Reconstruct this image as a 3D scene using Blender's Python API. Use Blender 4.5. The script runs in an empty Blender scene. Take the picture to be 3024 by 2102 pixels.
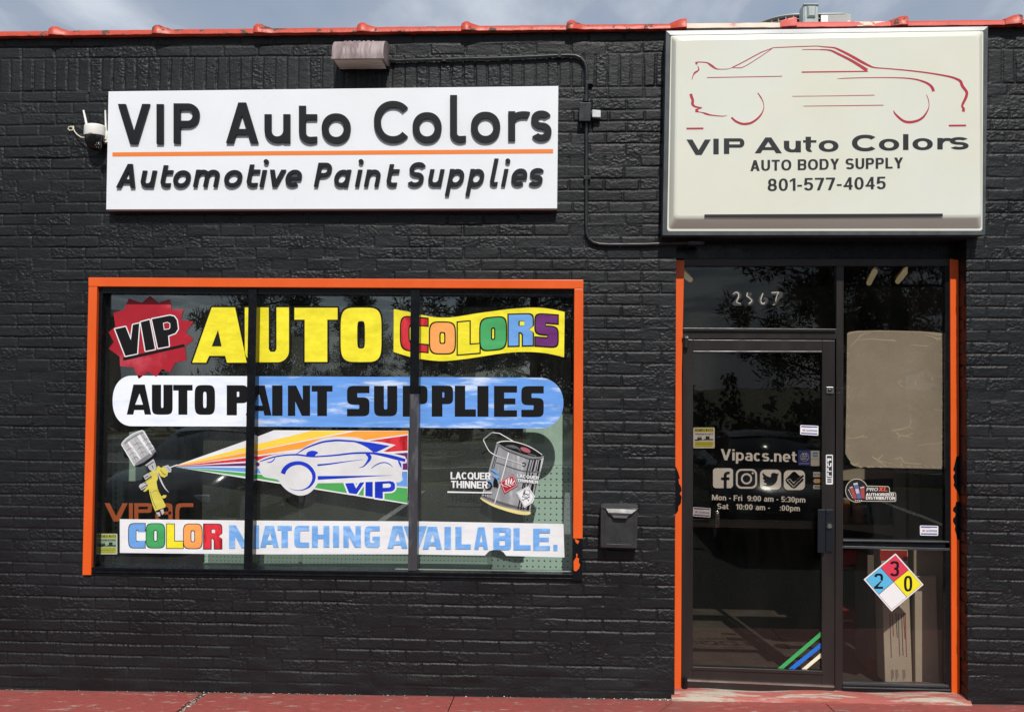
import bpy, bmesh, math, random
import numpy as np
from mathutils import Vector, Matrix
from mathutils.geometry import delaunay_2d_cdt

random.seed(7)
rng = np.random.default_rng(11)
SC = bpy.context.scene
COL = SC.collection

# ------------------------------------------------------------------ camera
F, CX, CY, DIST, EYE = 3028.0, 1512.0, 1051.0, 6.15, 1.885
YAW, PITCH, ROLL = map(math.radians, (-3.187, 1.363, 0.441))
fwd = Vector((math.sin(YAW) * math.cos(PITCH), math.cos(YAW) * math.cos(PITCH), math.sin(PITCH)))
rgt0 = Vector((math.cos(YAW), -math.sin(YAW), 0))
up0 = rgt0.cross(fwd)
rgt = rgt0 * math.cos(ROLL) + up0 * math.sin(ROLL)
upv = -rgt0 * math.sin(ROLL) + up0 * math.cos(ROLL)
cam_d = bpy.data.cameras.new('camera')
cam = bpy.data.objects.new('camera', cam_d)
COL.objects.link(cam)
m3 = Matrix((rgt, upv, -fwd)).transposed()
cam.matrix_world = Matrix.Translation((0, -DIST, EYE)) @ m3.to_4x4()
cam_d.sensor_width = 36.0
cam_d.lens = F / 3024 * 36.0
cam_d.clip_start, cam_d.clip_end = 0.05, 800
SC.camera = cam

# ------------------------------------------------------------------ sky and sun
SUN_TRAVEL = Vector((-0.16, 1.0, -1.05)).normalized()
to_sun = -SUN_TRAVEL
elev = math.asin(to_sun.z)
azim = math.atan2(to_sun.x, to_sun.y)
world = bpy.data.worlds.new('World')
SC.world = world
world.use_nodes = True
wn, wl = world.node_tree.nodes, world.node_tree.links
wn.clear()
w_out = wn.new('ShaderNodeOutputWorld')
w_bg = wn.new('ShaderNodeBackground')
w_bg.inputs['Strength'].default_value = 0.1
sky = wn.new('ShaderNodeTexSky')
sky.sky_type = 'NISHITA'
sky.sun_disc = False
sky.sun_elevation = elev
sky.sun_rotation = azim
tc = wn.new('ShaderNodeTexCoord')
sep = wn.new('ShaderNodeSeparateXYZ')
wl.new(tc.outputs['Generated'], sep.inputs[0])
mx = wn.new('ShaderNodeMath'); mx.operation = 'MAXIMUM'; mx.inputs[1].default_value = 0.06
wl.new(sep.outputs['Z'], mx.inputs[0])
dx = wn.new('ShaderNodeMath'); dx.operation = 'DIVIDE'
dy = wn.new('ShaderNodeMath'); dy.operation = 'DIVIDE'
wl.new(sep.outputs['X'], dx.inputs[0]); wl.new(mx.outputs[0], dx.inputs[1])
wl.new(sep.outputs['Y'], dy.inputs[0]); wl.new(mx.outputs[0], dy.inputs[1])
cmb = wn.new('ShaderNodeCombineXYZ')
wl.new(dx.outputs[0], cmb.inputs[0]); wl.new(dy.outputs[0], cmb.inputs[1])
cn = wn.new('ShaderNodeTexNoise')
cn.inputs['Scale'].default_value = 1.25
cn.inputs['Detail'].default_value = 7
cn.inputs['Roughness'].default_value = 0.52
cn.inputs['Distortion'].default_value = 0.1
cmap = wn.new('ShaderNodeMapping'); cmap.inputs['Location'].default_value = (3.1, 0.6, 0)
cmap.inputs['Scale'].default_value = (1.0, 0.34, 1)
wl.new(cmb.outputs[0], cmap.inputs[0]); wl.new(cmap.outputs[0], cn.inputs['Vector'])
cr = wn.new('ShaderNodeValToRGB')
cr.color_ramp.elements[0].position = 0.36; cr.color_ramp.elements[0].color = (2.7, 3.35, 4.4, 1)
cr.color_ramp.elements[1].position = 0.62; cr.color_ramp.elements[1].color = (6.6, 7.0, 7.6, 1)
e = cr.color_ramp.elements.new(0.5); e.color = (3.5, 3.95, 4.75, 1)
wl.new(cn.outputs['Fac'], cr.inputs[0])
wmix = wn.new('ShaderNodeMixRGB'); wmix.inputs[0].default_value = 0.82
wl.new(sky.outputs[0], wmix.inputs[1]); wl.new(cr.outputs[0], wmix.inputs[2])
wl.new(wmix.outputs[0], w_bg.inputs['Color']); wl.new(w_bg.outputs[0], w_out.inputs[0])

sun_d = bpy.data.lights.new('sun', 'SUN')
sun_d.energy = 3.6
sun_d.angle = math.radians(0.53)
sun_d.color = (1.0, 0.955, 0.89)
sun = bpy.data.objects.new('sun', sun_d)
COL.objects.link(sun)
sun.rotation_euler = SUN_TRAVEL.to_track_quat('-Z', 'Y').to_euler()
sun.location = (2, -20, 25)

SC.view_settings.view_transform = 'Standard'
SC.view_settings.look = 'None'
SC.view_settings.gamma = 1.0
SC.view_settings.exposure = 0.12
SC.cycles.max_bounces = 8
SC.cycles.transparent_max_bounces = 16
SC.cycles.use_denoising = True
SC.cycles.denoising_prefilter = 'NONE'

# ------------------------------------------------------------------ helpers
def P(px, py, y=0.0):
    """the point at depth y (metres behind the brick face) seen at photo pixel px, py"""
    d = rgt * ((px - CX) / F) - upv * ((py - CY) / F) + fwd
    t = (DIST + y) / d.y
    return Vector((d.x * t, y, EYE + d.z * t))

def lin(h):
    h = h.lstrip('#')
    out = []
    for i in (0, 2, 4):
        c = int(h[i:i + 2], 16) / 255
        out.append(c / 12.92 if c <= 0.04045 else ((c + 0.055) / 1.055) ** 2.4)
    return tuple(out)

MATS = {}
def M(name, col, rough=0.5, metal=0.0, spec=0.5, noise=None, bump=None, gain=1.0, emit=0.0, stretch=(1, 1, 1), coat=0.0):
    """a procedural material: base colour with optional mottling (scale, amount) and bump (scale, strength)"""
    if name in MATS:
        return MATS[name]
    if isinstance(col, str):
        col = lin(col)
    col = tuple(min(1, c * gain) for c in col)
    m = bpy.data.materials.new(name); m.use_nodes = True
    nt = m.node_tree; b = nt.nodes['Principled BSDF']
    b.inputs['Base Color'].default_value = (*col, 1)
    b.inputs['Roughness'].default_value = rough
    b.inputs['Metallic'].default_value = metal
    b.inputs['Specular IOR Level'].default_value = spec
    b.inputs['Coat Weight'].default_value = coat
    if emit:
        b.inputs['Emission Color'].default_value = (*col, 1)
        b.inputs['Emission Strength'].default_value = emit
    if noise or bump:
        t = nt.nodes.new('ShaderNodeTexCoord')
        mp = nt.nodes.new('ShaderNodeMapping'); mp.inputs['Scale'].default_value = stretch
        nt.links.new(t.outputs['Object'], mp.inputs[0])
    if noise:
        n = nt.nodes.new('ShaderNodeTexNoise')
        n.inputs['Scale'].default_value = noise[0]; n.inputs['Detail'].default_value = 6
        n.inputs['Roughness'].default_value = 0.62
        nt.links.new(mp.outputs[0], n.inputs['Vector'])
        r = nt.nodes.new('ShaderNodeMapRange')
        r.inputs[1].default_value = 0.3; r.inputs[2].default_value = 0.7
        r.inputs[3].default_value = 1 - noise[1]; r.inputs[4].default_value = 1 + noise[1]
        nt.links.new(n.outputs['Fac'], r.inputs[0])
        v = nt.nodes.new('ShaderNodeVectorMath'); v.operation = 'SCALE'
        v.inputs[0].default_value = col
        nt.links.new(r.outputs[0], v.inputs['Scale'])
        nt.links.new(v.outputs[0], b.inputs['Base Color'])
        rr = nt.nodes.new('ShaderNodeMapRange')
        rr.inputs[1].default_value = 0.3; rr.inputs[2].default_value = 0.7
        rr.inputs[3].default_value = max(0.02, rough - 0.08); rr.inputs[4].default_value = min(1, rough + 0.1)
        nt.links.new(n.outputs['Fac'], rr.inputs[0]); nt.links.new(rr.outputs[0], b.inputs['Roughness'])
    if bump:
        n2 = nt.nodes.new('ShaderNodeTexNoise')
        n2.inputs['Scale'].default_value = bump[0]; n2.inputs['Detail'].default_value = 5
        nt.links.new(mp.outputs[0], n2.inputs['Vector'])
        bp = nt.nodes.new('ShaderNodeBump')
        bp.inputs['Strength'].default_value = bump[1]; bp.inputs['Distance'].default_value = 0.004
        nt.links.new(n2.outputs['Fac'], bp.inputs['Height']); nt.links.new(bp.outputs[0], b.inputs['Normal'])
    MATS[name] = m
    return m

def M2(name, ca, cb, scale, lo, hi, rough=0.6, stretch=(1, 1, 1), bump=None, detail=7, rot=(0, 0, 0), spec=0.4, rough2=None, loc=(0, 0, 0), noise_amt=0.1):
    """two colours laid over one another in patches with edges of their own (wear, peeling, brush marks)"""
    if name in MATS:
        return MATS[name]
    m = M(name, ca, rough=rough, spec=spec)
    nt = m.node_tree; b = nt.nodes['Principled BSDF']
    ca = lin(ca) if isinstance(ca, str) else ca
    cb = lin(cb) if isinstance(cb, str) else cb
    t = nt.nodes.new('ShaderNodeTexCoord'); mp = nt.nodes.new('ShaderNodeMapping')
    mp.inputs['Scale'].default_value = stretch; mp.inputs['Rotation'].default_value = rot; mp.inputs['Location'].default_value = loc
    nt.links.new(t.outputs['Object'], mp.inputs[0])
    n = nt.nodes.new('ShaderNodeTexNoise'); n.inputs['Scale'].default_value = scale; n.inputs['Detail'].default_value = detail
    n.inputs['Roughness'].default_value = 0.65
    nt.links.new(mp.outputs[0], n.inputs['Vector'])
    r = nt.nodes.new('ShaderNodeMapRange'); r.interpolation_type = 'SMOOTHSTEP'
    r.inputs[1].default_value = lo; r.inputs[2].default_value = hi
    nt.links.new(n.outputs['Fac'], r.inputs[0])
    mx = nt.nodes.new('ShaderNodeMixRGB'); mx.inputs[1].default_value = (*ca, 1); mx.inputs[2].default_value = (*cb, 1)
    nt.links.new(r.outputs[0], mx.inputs[0])
    n3 = nt.nodes.new('ShaderNodeTexNoise'); n3.inputs['Scale'].default_value = scale * 2.3; n3.inputs['Detail'].default_value = 6
    nt.links.new(mp.outputs[0], n3.inputs['Vector'])
    r3 = nt.nodes.new('ShaderNodeMapRange'); r3.inputs[1].default_value = 0.3; r3.inputs[2].default_value = 0.7
    r3.inputs[3].default_value = 1 - noise_amt; r3.inputs[4].default_value = 1 + noise_amt
    nt.links.new(n3.outputs['Fac'], r3.inputs[0])
    v = nt.nodes.new('ShaderNodeVectorMath'); v.operation = 'SCALE'
    nt.links.new(mx.outputs[0], v.inputs[0]); nt.links.new(r3.outputs[0], v.inputs['Scale'])
    nt.links.new(v.outputs[0], b.inputs['Base Color'])
    if rough2 is not None:
        rr = nt.nodes.new('ShaderNodeMapRange'); rr.inputs[3].default_value = rough; rr.inputs[4].default_value = rough2
        nt.links.new(r.outputs[0], rr.inputs[0]); nt.links.new(rr.outputs[0], b.inputs['Roughness'])
    if bump:
        n2 = nt.nodes.new('ShaderNodeTexNoise'); n2.inputs['Scale'].default_value = bump[0]; n2.inputs['Detail'].default_value = 6
        nt.links.new(t.outputs['Object'], n2.inputs['Vector'])
        ad = nt.nodes.new('ShaderNodeMath'); ad.operation = 'MULTIPLY_ADD'; ad.inputs[1].default_value = -0.7
        nt.links.new(r.outputs[0], ad.inputs[0]); nt.links.new(n2.outputs['Fac'], ad.inputs[2])
        bp = nt.nodes.new('ShaderNodeBump'); bp.inputs['Strength'].default_value = bump[1]; bp.inputs['Distance'].default_value = 0.004
        nt.links.new(ad.outputs[0], bp.inputs['Height']); nt.links.new(bp.outputs[0], b.inputs['Normal'])
    return m

def glass_mat(name, tint, ior, dust=.012):  # ior: mirror share of each face at normal incidence
    """window glass: a tinted see-through sheet with a Fresnel mirror on both faces"""
    m = bpy.data.materials.new(name); m.use_nodes = True
    nt = m.node_tree; nt.nodes.clear()
    o = nt.nodes.new('ShaderNodeOutputMaterial')
    tr = nt.nodes.new('ShaderNodeBsdfTransparent'); tr.inputs[0].default_value = (*tint, 1)
    gl = nt.nodes.new('ShaderNodeBsdfGlossy'); gl.inputs['Roughness'].default_value = 0.0
    gl.inputs['Color'].default_value = (0.9, 0.96, 0.97, 1)
    lw = nt.nodes.new('ShaderNodeLayerWeight'); lw.inputs['Blend'].default_value = 0.5
    pw = nt.nodes.new('ShaderNodeMath'); pw.operation = 'POWER'; pw.inputs[1].default_value = 5
    nt.links.new(lw.outputs['Facing'], pw.inputs[0])
    fr = nt.nodes.new('ShaderNodeMath'); fr.operation = 'MULTIPLY_ADD'; fr.inputs[1].default_value = 1 - ior; fr.inputs[2].default_value = ior
    nt.links.new(pw.outputs[0], fr.inputs[0])
    t = nt.nodes.new('ShaderNodeTexCoord')
    n = nt.nodes.new('ShaderNodeTexNoise'); n.inputs['Scale'].default_value = 1.7; n.inputs['Detail'].default_value = 1
    nt.links.new(t.outputs['Object'], n.inputs['Vector'])
    bp = nt.nodes.new('ShaderNodeBump'); bp.inputs['Strength'].default_value = 0.02; bp.inputs['Distance'].default_value = 0.05
    nt.links.new(n.outputs['Fac'], bp.inputs['Height']); nt.links.new(bp.outputs[0], gl.inputs['Normal'])
    mx = nt.nodes.new('ShaderNodeMixShader')
    nt.links.new(fr.outputs[0], mx.inputs[0]); nt.links.new(tr.outputs[0], mx.inputs[1]); nt.links.new(gl.outputs[0], mx.inputs[2])
    # a film of dust and dried wash marks
    df = nt.nodes.new('ShaderNodeBsdfDiffuse'); df.inputs[0].default_value = (.55, .54, .50, 1)
    mp = nt.nodes.new('ShaderNodeMapping'); mp.inputs['Scale'].default_value = (3, 1, .9)
    nt.links.new(t.outputs['Object'], mp.inputs[0])
    n2 = nt.nodes.new('ShaderNodeTexNoise'); n2.inputs['Scale'].default_value = 2.4; n2.inputs['Detail'].default_value = 9; n2.inputs['Roughness'].default_value = .7
    nt.links.new(mp.outputs[0], n2.inputs['Vector'])
    r2 = nt.nodes.new('ShaderNodeMapRange'); r2.inputs[1].default_value = .38; r2.inputs[2].default_value = .75; r2.inputs[3].default_value = dust * .35; r2.inputs[4].default_value = dust * 2.2
    nt.links.new(n2.outputs['Fac'], r2.inputs[0])
    m2 = nt.nodes.new('ShaderNodeMixShader')
    nt.links.new(r2.outputs[0], m2.inputs[0]); nt.links.new(mx.outputs[0], m2.inputs[1]); nt.links.new(df.outputs[0], m2.inputs[2])
    nt.links.new(m2.outputs[0], o.inputs[0])
    MATS[name] = m
    return m

ROOT = {}
class MB:
    """collects faces in world coordinates; build() links them as ONE mesh object"""
    def __init__(s):
        s.v, s.f, s.mi, s.mats = [], [], [], []
    def m(s, mat):
        if mat not in s.mats:
            s.mats.append(mat)
        return s.mats.index(mat)
    def add(s, vs, fs, mat):
        o = len(s.v); k = s.m(mat)
        s.v += [tuple(p) for p in vs]
        s.f += [tuple(i + o for i in f) for f in fs]
        s.mi += [k] * len(fs)
    def box(s, x0, x1, y0, y1, z0, z1, mat):
        s.hexa([(x0, z0), (x1, z0), (x1, z1), (x0, z1)], y0, y1, mat)
    def hexa(s, xz, y0, y1, mat):
        """an outline in x, z pushed from y0 (front) back to y1"""
        n = len(xz)
        vs = [(x, y0, z) for x, z in xz] + [(x, y1, z) for x, z in xz]
        fs = [tuple(range(n)), tuple(range(2 * n - 1, n - 1, -1))]
        fs += [((i + 1) % n, i, i + n, (i + 1) % n + n) for i in range(n)]
        s.add(vs, fs, mat)
    def pxp(s, pts, y0, y1, mat, at=None):
        """the same with the outline given in photo pixels, read at depth at (or y0)"""
        q = [P(a, b, y0 if at is None else at) for a, b in pts]
        s.hexa([(p.x, p.z) for p in q], y0, y1, mat)
    def pxr(s, x0, t, x1, b, y0, y1, mat, at=None):
        s.pxp([(x0, b), (x1, b), (x1, t), (x0, t)], y0, y1, mat, at)
    def tube(s, pts, r, mat, n=12, caps=True, rs=None):
        pts = [Vector(p) for p in pts]; rings = []
        prev = None
        for i, p in enumerate(pts):
            a = pts[max(i - 1, 0)]; b = pts[min(i + 1, len(pts) - 1)]
            t = (b - a).normalized()
            if prev is None:
                ref = Vector((0, 0, 1)) if abs(t.z) < 0.9 else Vector((1, 0, 0))
                u = t.cross(ref).normalized()
            else:
                u = (prev - t * prev.dot(t)).normalized()
            prev = u; w = t.cross(u)
            rr = rs[i] if rs else r
            rings.append([p + (u * math.cos(2 * math.pi * k / n) + w * math.sin(2 * math.pi * k / n)) * rr for k in range(n)])
        vs = [q for ring in rings for q in ring]; fs = []
        for i in range(len(rings) - 1):
            for k in range(n):
                fs.append((i * n + k, i * n + (k + 1) % n, (i + 1) * n + (k + 1) % n, (i + 1) * n + k))
        if caps:
            fs.append(tuple(range(n - 1, -1, -1))); fs.append(tuple(range((len(rings) - 1) * n, len(rings) * n)))
        s.add(vs, fs, mat)
    def ball(s, c, rx, ry, rz, mat, nu=20, nv=12, v0=-1.0, v1=1.0):
        vs, fs = [], []
        for j in range(nv + 1):
            a = math.pi / 2 * (v0 + (v1 - v0) * j / nv)
            for i in range(nu):
                b = 2 * math.pi * i / nu
                vs.append((c[0] + rx * math.cos(a) * math.cos(b), c[1] + ry * math.cos(a) * math.sin(b), c[2] + rz * math.sin(a)))
        for j in range(nv):
            for i in range(nu):
                fs.append((j * nu + i, j * nu + (i + 1) % nu, (j + 1) * nu + (i + 1) % nu, (j + 1) * nu + i))
        s.add(vs, fs, mat)
    def loft(s, rings, mat, close=True, caps=True):
        n = len(rings[0]); vs = [p for r in rings for p in r]; fs = []
        for i in range(len(rings) - 1):
            for k in range(n if close else n - 1):
                fs.append((i * n + k, i * n + (k + 1) % n, (i + 1) * n + (k + 1) % n, (i + 1) * n + k))
        if caps:
            fs.append(tuple(range(n - 1, -1, -1))); fs.append(tuple(range((len(rings) - 1) * n, len(rings) * n)))
        s.add(vs, fs, mat)
    def build(s, name, parent=None, smooth=False, bevel=0.0, loc=None, label=None):
        o0 = Vector(loc) if loc is not None else (ROOT.get(parent.name, Vector()) if parent else Vector())
        me = bpy.data.meshes.new(name)
        me.from_pydata([(Vector(p) - o0) for p in s.v], [], s.f)
        for mt in s.mats:
            me.materials.append(mt)
        me.polygons.foreach_set('material_index', s.mi)
        bm = bmesh.new(); bm.from_mesh(me)
        bmesh.ops.recalc_face_normals(bm, faces=bm.faces)
        bm.to_mesh(me); bm.free()
        if smooth:
            me.polygons.foreach_set('use_smooth', [True] * len(me.polygons))
            try:
                me.set_sharp_from_angle(angle=math.radians(smooth if smooth > 1 else 40))
            except Exception:
                pass
        o = bpy.data.objects.new(name, me); COL.objects.link(o)
        if parent:
            o.parent = parent; ROOT[o.name] = o0
        else:
            o.location = o0
        if bevel:
            b = o.modifiers.new('bevel', 'BEVEL'); b.width = bevel; b.segments = 2; b.limit_method = 'ANGLE'
            b.angle_limit = math.radians(50)
        if label:
            o['label'] = label
        return o

def tag(o, label, cat, group=None, kind=None):
    o['label'] = label; o['category'] = cat
    if group: o['group'] = group
    if kind: o['kind'] = kind
    return o
def thing(name, loc, label, cat, group=None):
    o = bpy.data.objects.new(name, None); COL.objects.link(o)
    o.empty_display_size = 0.1
    o.location = loc; ROOT[o.name] = Vector(loc)
    return tag(o, label, cat, group)
def structure(o):
    o['kind'] = 'structure'; return o
def copy_tree(o, parent=None, **kw):
    c = o.copy(); COL.objects.link(c)
    if parent: c.parent = parent
    for ch in list(o.children):
        copy_tree(ch, c)
    for k, v in kw.items():
        c[k] = v
    return c

# ------------------------------------------------------------------ flat shapes: outlines, strokes, glyphs
def wind(pts, poly):
    x, y = pts[:, 0], pts[:, 1]; w = np.zeros(len(pts), int)
    for (x0, y0), (x1, y1) in zip(poly, poly[1:] + poly[:1]):
        c = (x1 - x0) * (y - y0) - (x - x0) * (y1 - y0)
        w += ((y0 <= y) & (y1 > y) & (c > 0)).astype(int) - ((y0 > y) & (y1 <= y) & (c < 0)).astype(int)
    return w != 0
def fill(adds, subs=()):
    vs, es = [], []
    for poly in list(adds) + list(subs):
        o = len(vs); vs += [Vector((p[0], p[1])) for p in poly]
        es += [(o + i, o + (i + 1) % len(poly)) for i in range(len(poly))]
    r = delaunay_2d_cdt(vs, es, [], 0, 1e-4)
    V = np.array([(v.x, v.y) for v in r[0]]); T = [tuple(f) for f in r[2]]
    c = np.array([V[list(t)].mean(0) for t in T])
    k = np.zeros(len(T), bool)
    for a in adds: k |= wind(c, [tuple(p[:2]) for p in a])
    for a in subs: k &= ~wind(c, [tuple(p[:2]) for p in a])
    return V, [t for t, q in zip(T, k) if q]
def smooth_pts(pts, n=5, closed=False):
    pts = [np.array(p, float) for p in pts]; N = len(pts); out = []
    for i in range(N if closed else N - 1):
        p0 = pts[(i - 1) % N] if closed or i > 0 else pts[i]
        p1 = pts[i]; p2 = pts[(i + 1) % N]
        p3 = pts[(i + 2) % N] if closed or i + 2 < N else p2
        for k in range(n):
            t = k / n
            out.append(0.5 * (2 * p1 + (p2 - p0) * t + (2 * p0 - 5 * p1 + 4 * p2 - p3) * t * t + (3 * p1 - p0 - 3 * p2 + p3) * t ** 3))
    if not closed: out.append(pts[-1])
    return out
def stroke(pts, w=None, n=5):
    """a brush stroke along points (x, y, width)"""
    pts = [p if len(p) == 3 else (*p, w) for p in pts]
    q = smooth_pts(pts, n) if n > 1 else [np.array(p, float) for p in pts]
    L, R = [], []
    for i, p in enumerate(q):
        d = q[min(i + 1, len(q) - 1)][:2] - q[max(i - 1, 0)][:2]
        d = d / (np.linalg.norm(d) + 1e-9); nn = np.array((-d[1], d[0])) * max(p[2], 0.4) / 2
        L.append(tuple(p[:2] + nn)); R.append(tuple(p[:2] - nn))
    return L + R[::-1]
def seg(a, b, w):
    return stroke([(*a, w), (*b, w)], n=1)
def outline(poly, w):
    """the band of width w round a closed outline"""
    out = []
    for a, b in zip(poly, poly[1:] + poly[:1]):
        out.append(seg(a, b, w)); out.append(disc(a[0], a[1], w / 2, w / 2, 10))
    return out
def disc(x, y, rx, ry=None, n=28, rot=0.0):
    ry = rx if ry is None else ry; c, s = math.cos(rot), math.sin(rot)
    return [(x + rx * math.cos(a) * c - ry * math.sin(a) * s, y + rx * math.cos(a) * s + ry * math.sin(a) * c) for a in [2 * math.pi * i / n for i in range(n)]]
def rect(x0, y0, x1, y1):
    return [(x0, y0), (x1, y0), (x1, y1), (x0, y1)]
def rrect(x0, y0, x1, y1, r, n=6, ry=None):
    ry = ry or r; o = []
    for cx, cy, a in ((x1 - r, y0 + ry, -90), (x1 - r, y1 - ry, 0), (x0 + r, y1 - ry, 90), (x0 + r, y0 + ry, 180)):
        for k in range(n + 1):
            t = math.radians(a + 90 * k / n); o.append((cx + r * math.cos(t), cy + ry * math.sin(t)))
    return o
def ring(x0, y0, x1, y1, ws, wh, p, a0, a1, n=None):
    cx, cy, rx, ry = (x0 + x1) / 2, (y0 + y1) / 2, (x1 - x0) / 2, (y1 - y0) / 2
    n = n or max(6, int(abs(a1 - a0) / 9)); o, i = [], []
    for k in range(n + 1):
        t = math.radians(a0 + (a1 - a0) * k / n); c, s = math.cos(t), math.sin(t)
        ux = math.copysign(abs(c) ** (2 / p), c); uy = math.copysign(abs(s) ** (2 / p), s)
        o.append((cx + rx * ux, cy + ry * uy)); i.append((cx + max(rx - ws, rx * .05) * ux, cy + max(ry - wh, ry * .05) * uy))
    return o + i[::-1]

def G(ch, W, H, ws, wh, p=2.3, heavy=False, tail=False, desc=0.0):
    """outlines of one letter in a W x H box, y up: stems ws wide, bars wh high, rounds of squareness p"""
    A, S = [], []
    full = lambda *b: [ring(*b, ws, wh, p, -2, 182), ring(*b, ws, wh, p, 178, 362)]
    g0 = 22 if heavy else 42
    r = min(W / 2, H * 0.5)
    if ch in 'oO0': A += full(0, 0, W, H)
    elif ch == 'Q': A += full(0, 0, W, H) + [[(W * .5, H * .3), (W * .5 + ws, H * .3), (W * 1.02, -H * .04), (W * 1.02 - ws, -H * .04)]]
    elif ch == 'C' and heavy:
        A += [ring(0, 0, W, H, ws, wh, p, 88, 272), rect(W * .48, H - wh, W, H), rect(W * .48, 0, W, wh)]
        if ws / W > .41: A += [rect(W - ws * .92, H * .66, W, H), rect(W - ws * .92, 0, W, H * .29)]
    elif ch == 'G' and heavy:
        A += [ring(0, 0, W, H, ws, wh, p, 88, 272), rect(W * .48, H - wh, W, H), rect(W * .48, 0, W - ws * .2, wh), rect(W - ws, wh * .3, W, H * .52), rect(W * .52, H * .52 - wh * .8, W, H * .52)]
    elif ch == 'S' and heavy:
        A += [ring(0, H / 2 - wh / 2, W, H, ws, wh, p, 88, 272), rect(W * .48, H - wh, W, H), rect(W * .3, H / 2 - wh / 2, W * .7, H / 2 + wh / 2), ring(0, 0, W, H / 2 + wh / 2, ws, wh, p, -92, 92), rect(0, 0, W * .52, wh)]
    elif ch in 'Cc':
        A += [ring(0, 0, W, H, ws, wh, p, g0, 360 - g0)]
    elif ch == 'G': A += [ring(0, 0, W, H, ws, wh, p, g0, 340), rect(W - ws, H * .06, W, H * .52), rect(W * .52, H * .52 - wh, W, H * .52)]
    elif ch in 'Ss':
        a = 14 if heavy else 28
        A += [ring(0, H / 2 - wh / 2, W, H, ws, wh, p, a, 272), ring(0, 0, W, H / 2 + wh / 2, ws, wh, p, 92, a - 180)]
    elif ch == 'e': A += [ring(0, 0, W, H, ws, wh, p, 0, 312), rect(ws * .5, H * .5 - wh * .5, W * .99, H * .5 + wh * .35)]
    elif ch == 'a':
        if tail: A += full(0, 0, W, H) + [rect(W - ws, 0, W, H)]
        else: A += [ring(W * .04, H - W * .9, W, H, ws, wh, p, 0, 150), rect(W - ws, 0, W, H - W * .4), ring(0, 0, W * .98, H * .6, ws, wh * .85, p, 60, 362)]
    elif ch in 'uU':
        A += [rect(0, r, ws, H), rect(W - ws, 0 if ch == 'u' and not tail else r, W, H), ring(0, 0, W, 2 * r, ws, wh, p, 178, 362)]
        if ch == 'u': A += [rect(W - ws, 0, W, H)]
    elif ch in 'nhr' and ch != 'r':
        A += [rect(0, 0, ws, H), rect(W - ws, 0, W, H - r), ring(0, H - 2 * r, W, H, ws, wh, p, -2, 182)]
    elif ch == 'm':
        w2 = (W + ws) / 2; q = min(w2 / 2, H * .5)
        A += [rect(0, 0, ws, H)]
        for x in (0, w2 - ws): A += [rect(x + w2 - ws, 0, x + w2, H - q), ring(x, H - 2 * q, x + w2, H, ws, wh, p, -2, 182)]
    elif ch == 'r': A += [rect(0, 0, ws, H), ring(0, H - W * 1.15, W * 1.62, H, ws, wh, p, 68, 182)]
    elif ch in 'tl':
        x = 0 if tail else (W - ws) * (.32 if ch == 't' else .5); top = H
        if tail or ch == 't':
            q = min(W * .62, H * .3)
            A += [rect(x, q, x + ws, top), ring(x, 0, x + 2.1 * q, 2 * q, ws, wh, p, 178, 290 if not tail else 282)]
            if tail: A += [[(x + q, 0), (W, wh * .18), (W, wh * 1.05), (x + q, wh)]]
            if ch == 't': A += [rect(0, H * .775 - wh * .88, W, H * .775)]
        else: A += [rect(x, 0, x + ws, H)]
    elif ch == 'i': A += [rect((W - ws) / 2, 0, (W + ws) / 2, H)] + ([rect((W - ws) / 2, H * 1.16, (W + ws) / 2, H * 1.16 + wh)] if not tail else [])
    elif ch == 'p': A += full(0, 0, W, H) + [rect(0, -desc, ws, H)]
    elif ch in 'vV':
        k = ws * 1.1; q = H - (W / 2 - k) / ((W / 2 - k / 2) / H)
        A += [[(0, H), (k, H), (W / 2, q), (W - k, H), (W, H), (W / 2 + k / 2, 0), (W / 2 - k / 2, 0)]]
    elif ch in 'A':
        k = ws * 1.1; b = H * .2; t = b + wh * .9
        fl = (.36 if heavy else .5); tw = W * .42 if heavy else k
        xl = W * .27 if heavy else W / 2 - k / 2; tw = min(W * .47, k * 1.75) if heavy else tw
        if heavy and tw < W * .4: xl = W * .5 - tw * .5
        if heavy:
            A += [[(0, 0), (xl, H), (xl + tw, H), (W, 0), (W - k, 0), (W - k - W * .04, H * .15), (k + W * .04, H * .15), (k, 0)]]
            S += [[(xl * .33 + k * .95, H * .33), (W - (W - xl - tw) * .33 - k * .95, H * .33), (xl + tw * .54, H * .70)]]
        else:
            q = (W / 2 - k) / ((W / 2 - k / 2) / H)
            A += [[(0, 0), (W / 2 - k / 2, H), (W / 2 + k / 2, H), (W, 0), (W - k, 0), (W / 2, q), (k, 0)]]
            f = lambda y: (W / 2 - k / 2) * y / H + k * .5
            A += [[(f(b), b), (W - f(b), b), (W - f(t), t), (f(t), t)]]
    elif ch == 'M':
        A += [rect(0, 0, ws, H), rect(W - ws, 0, W, H), [(0, H), (ws * 1.1, H), (W / 2, H * .38), (W - ws * 1.1, H), (W, H), (W / 2 + ws * .4, 0 if not heavy else H * .02), (W / 2 - ws * .4, 0 if not heavy else H * .02)]]
    elif ch == 'N': A += [rect(0, 0, ws, H), rect(W - ws, 0, W, H), [(0, H), (ws * 1.12, H), (W, 0), (W - ws * 1.12, 0)]]
    elif ch == 'W':
        k = ws * 1.05
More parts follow.
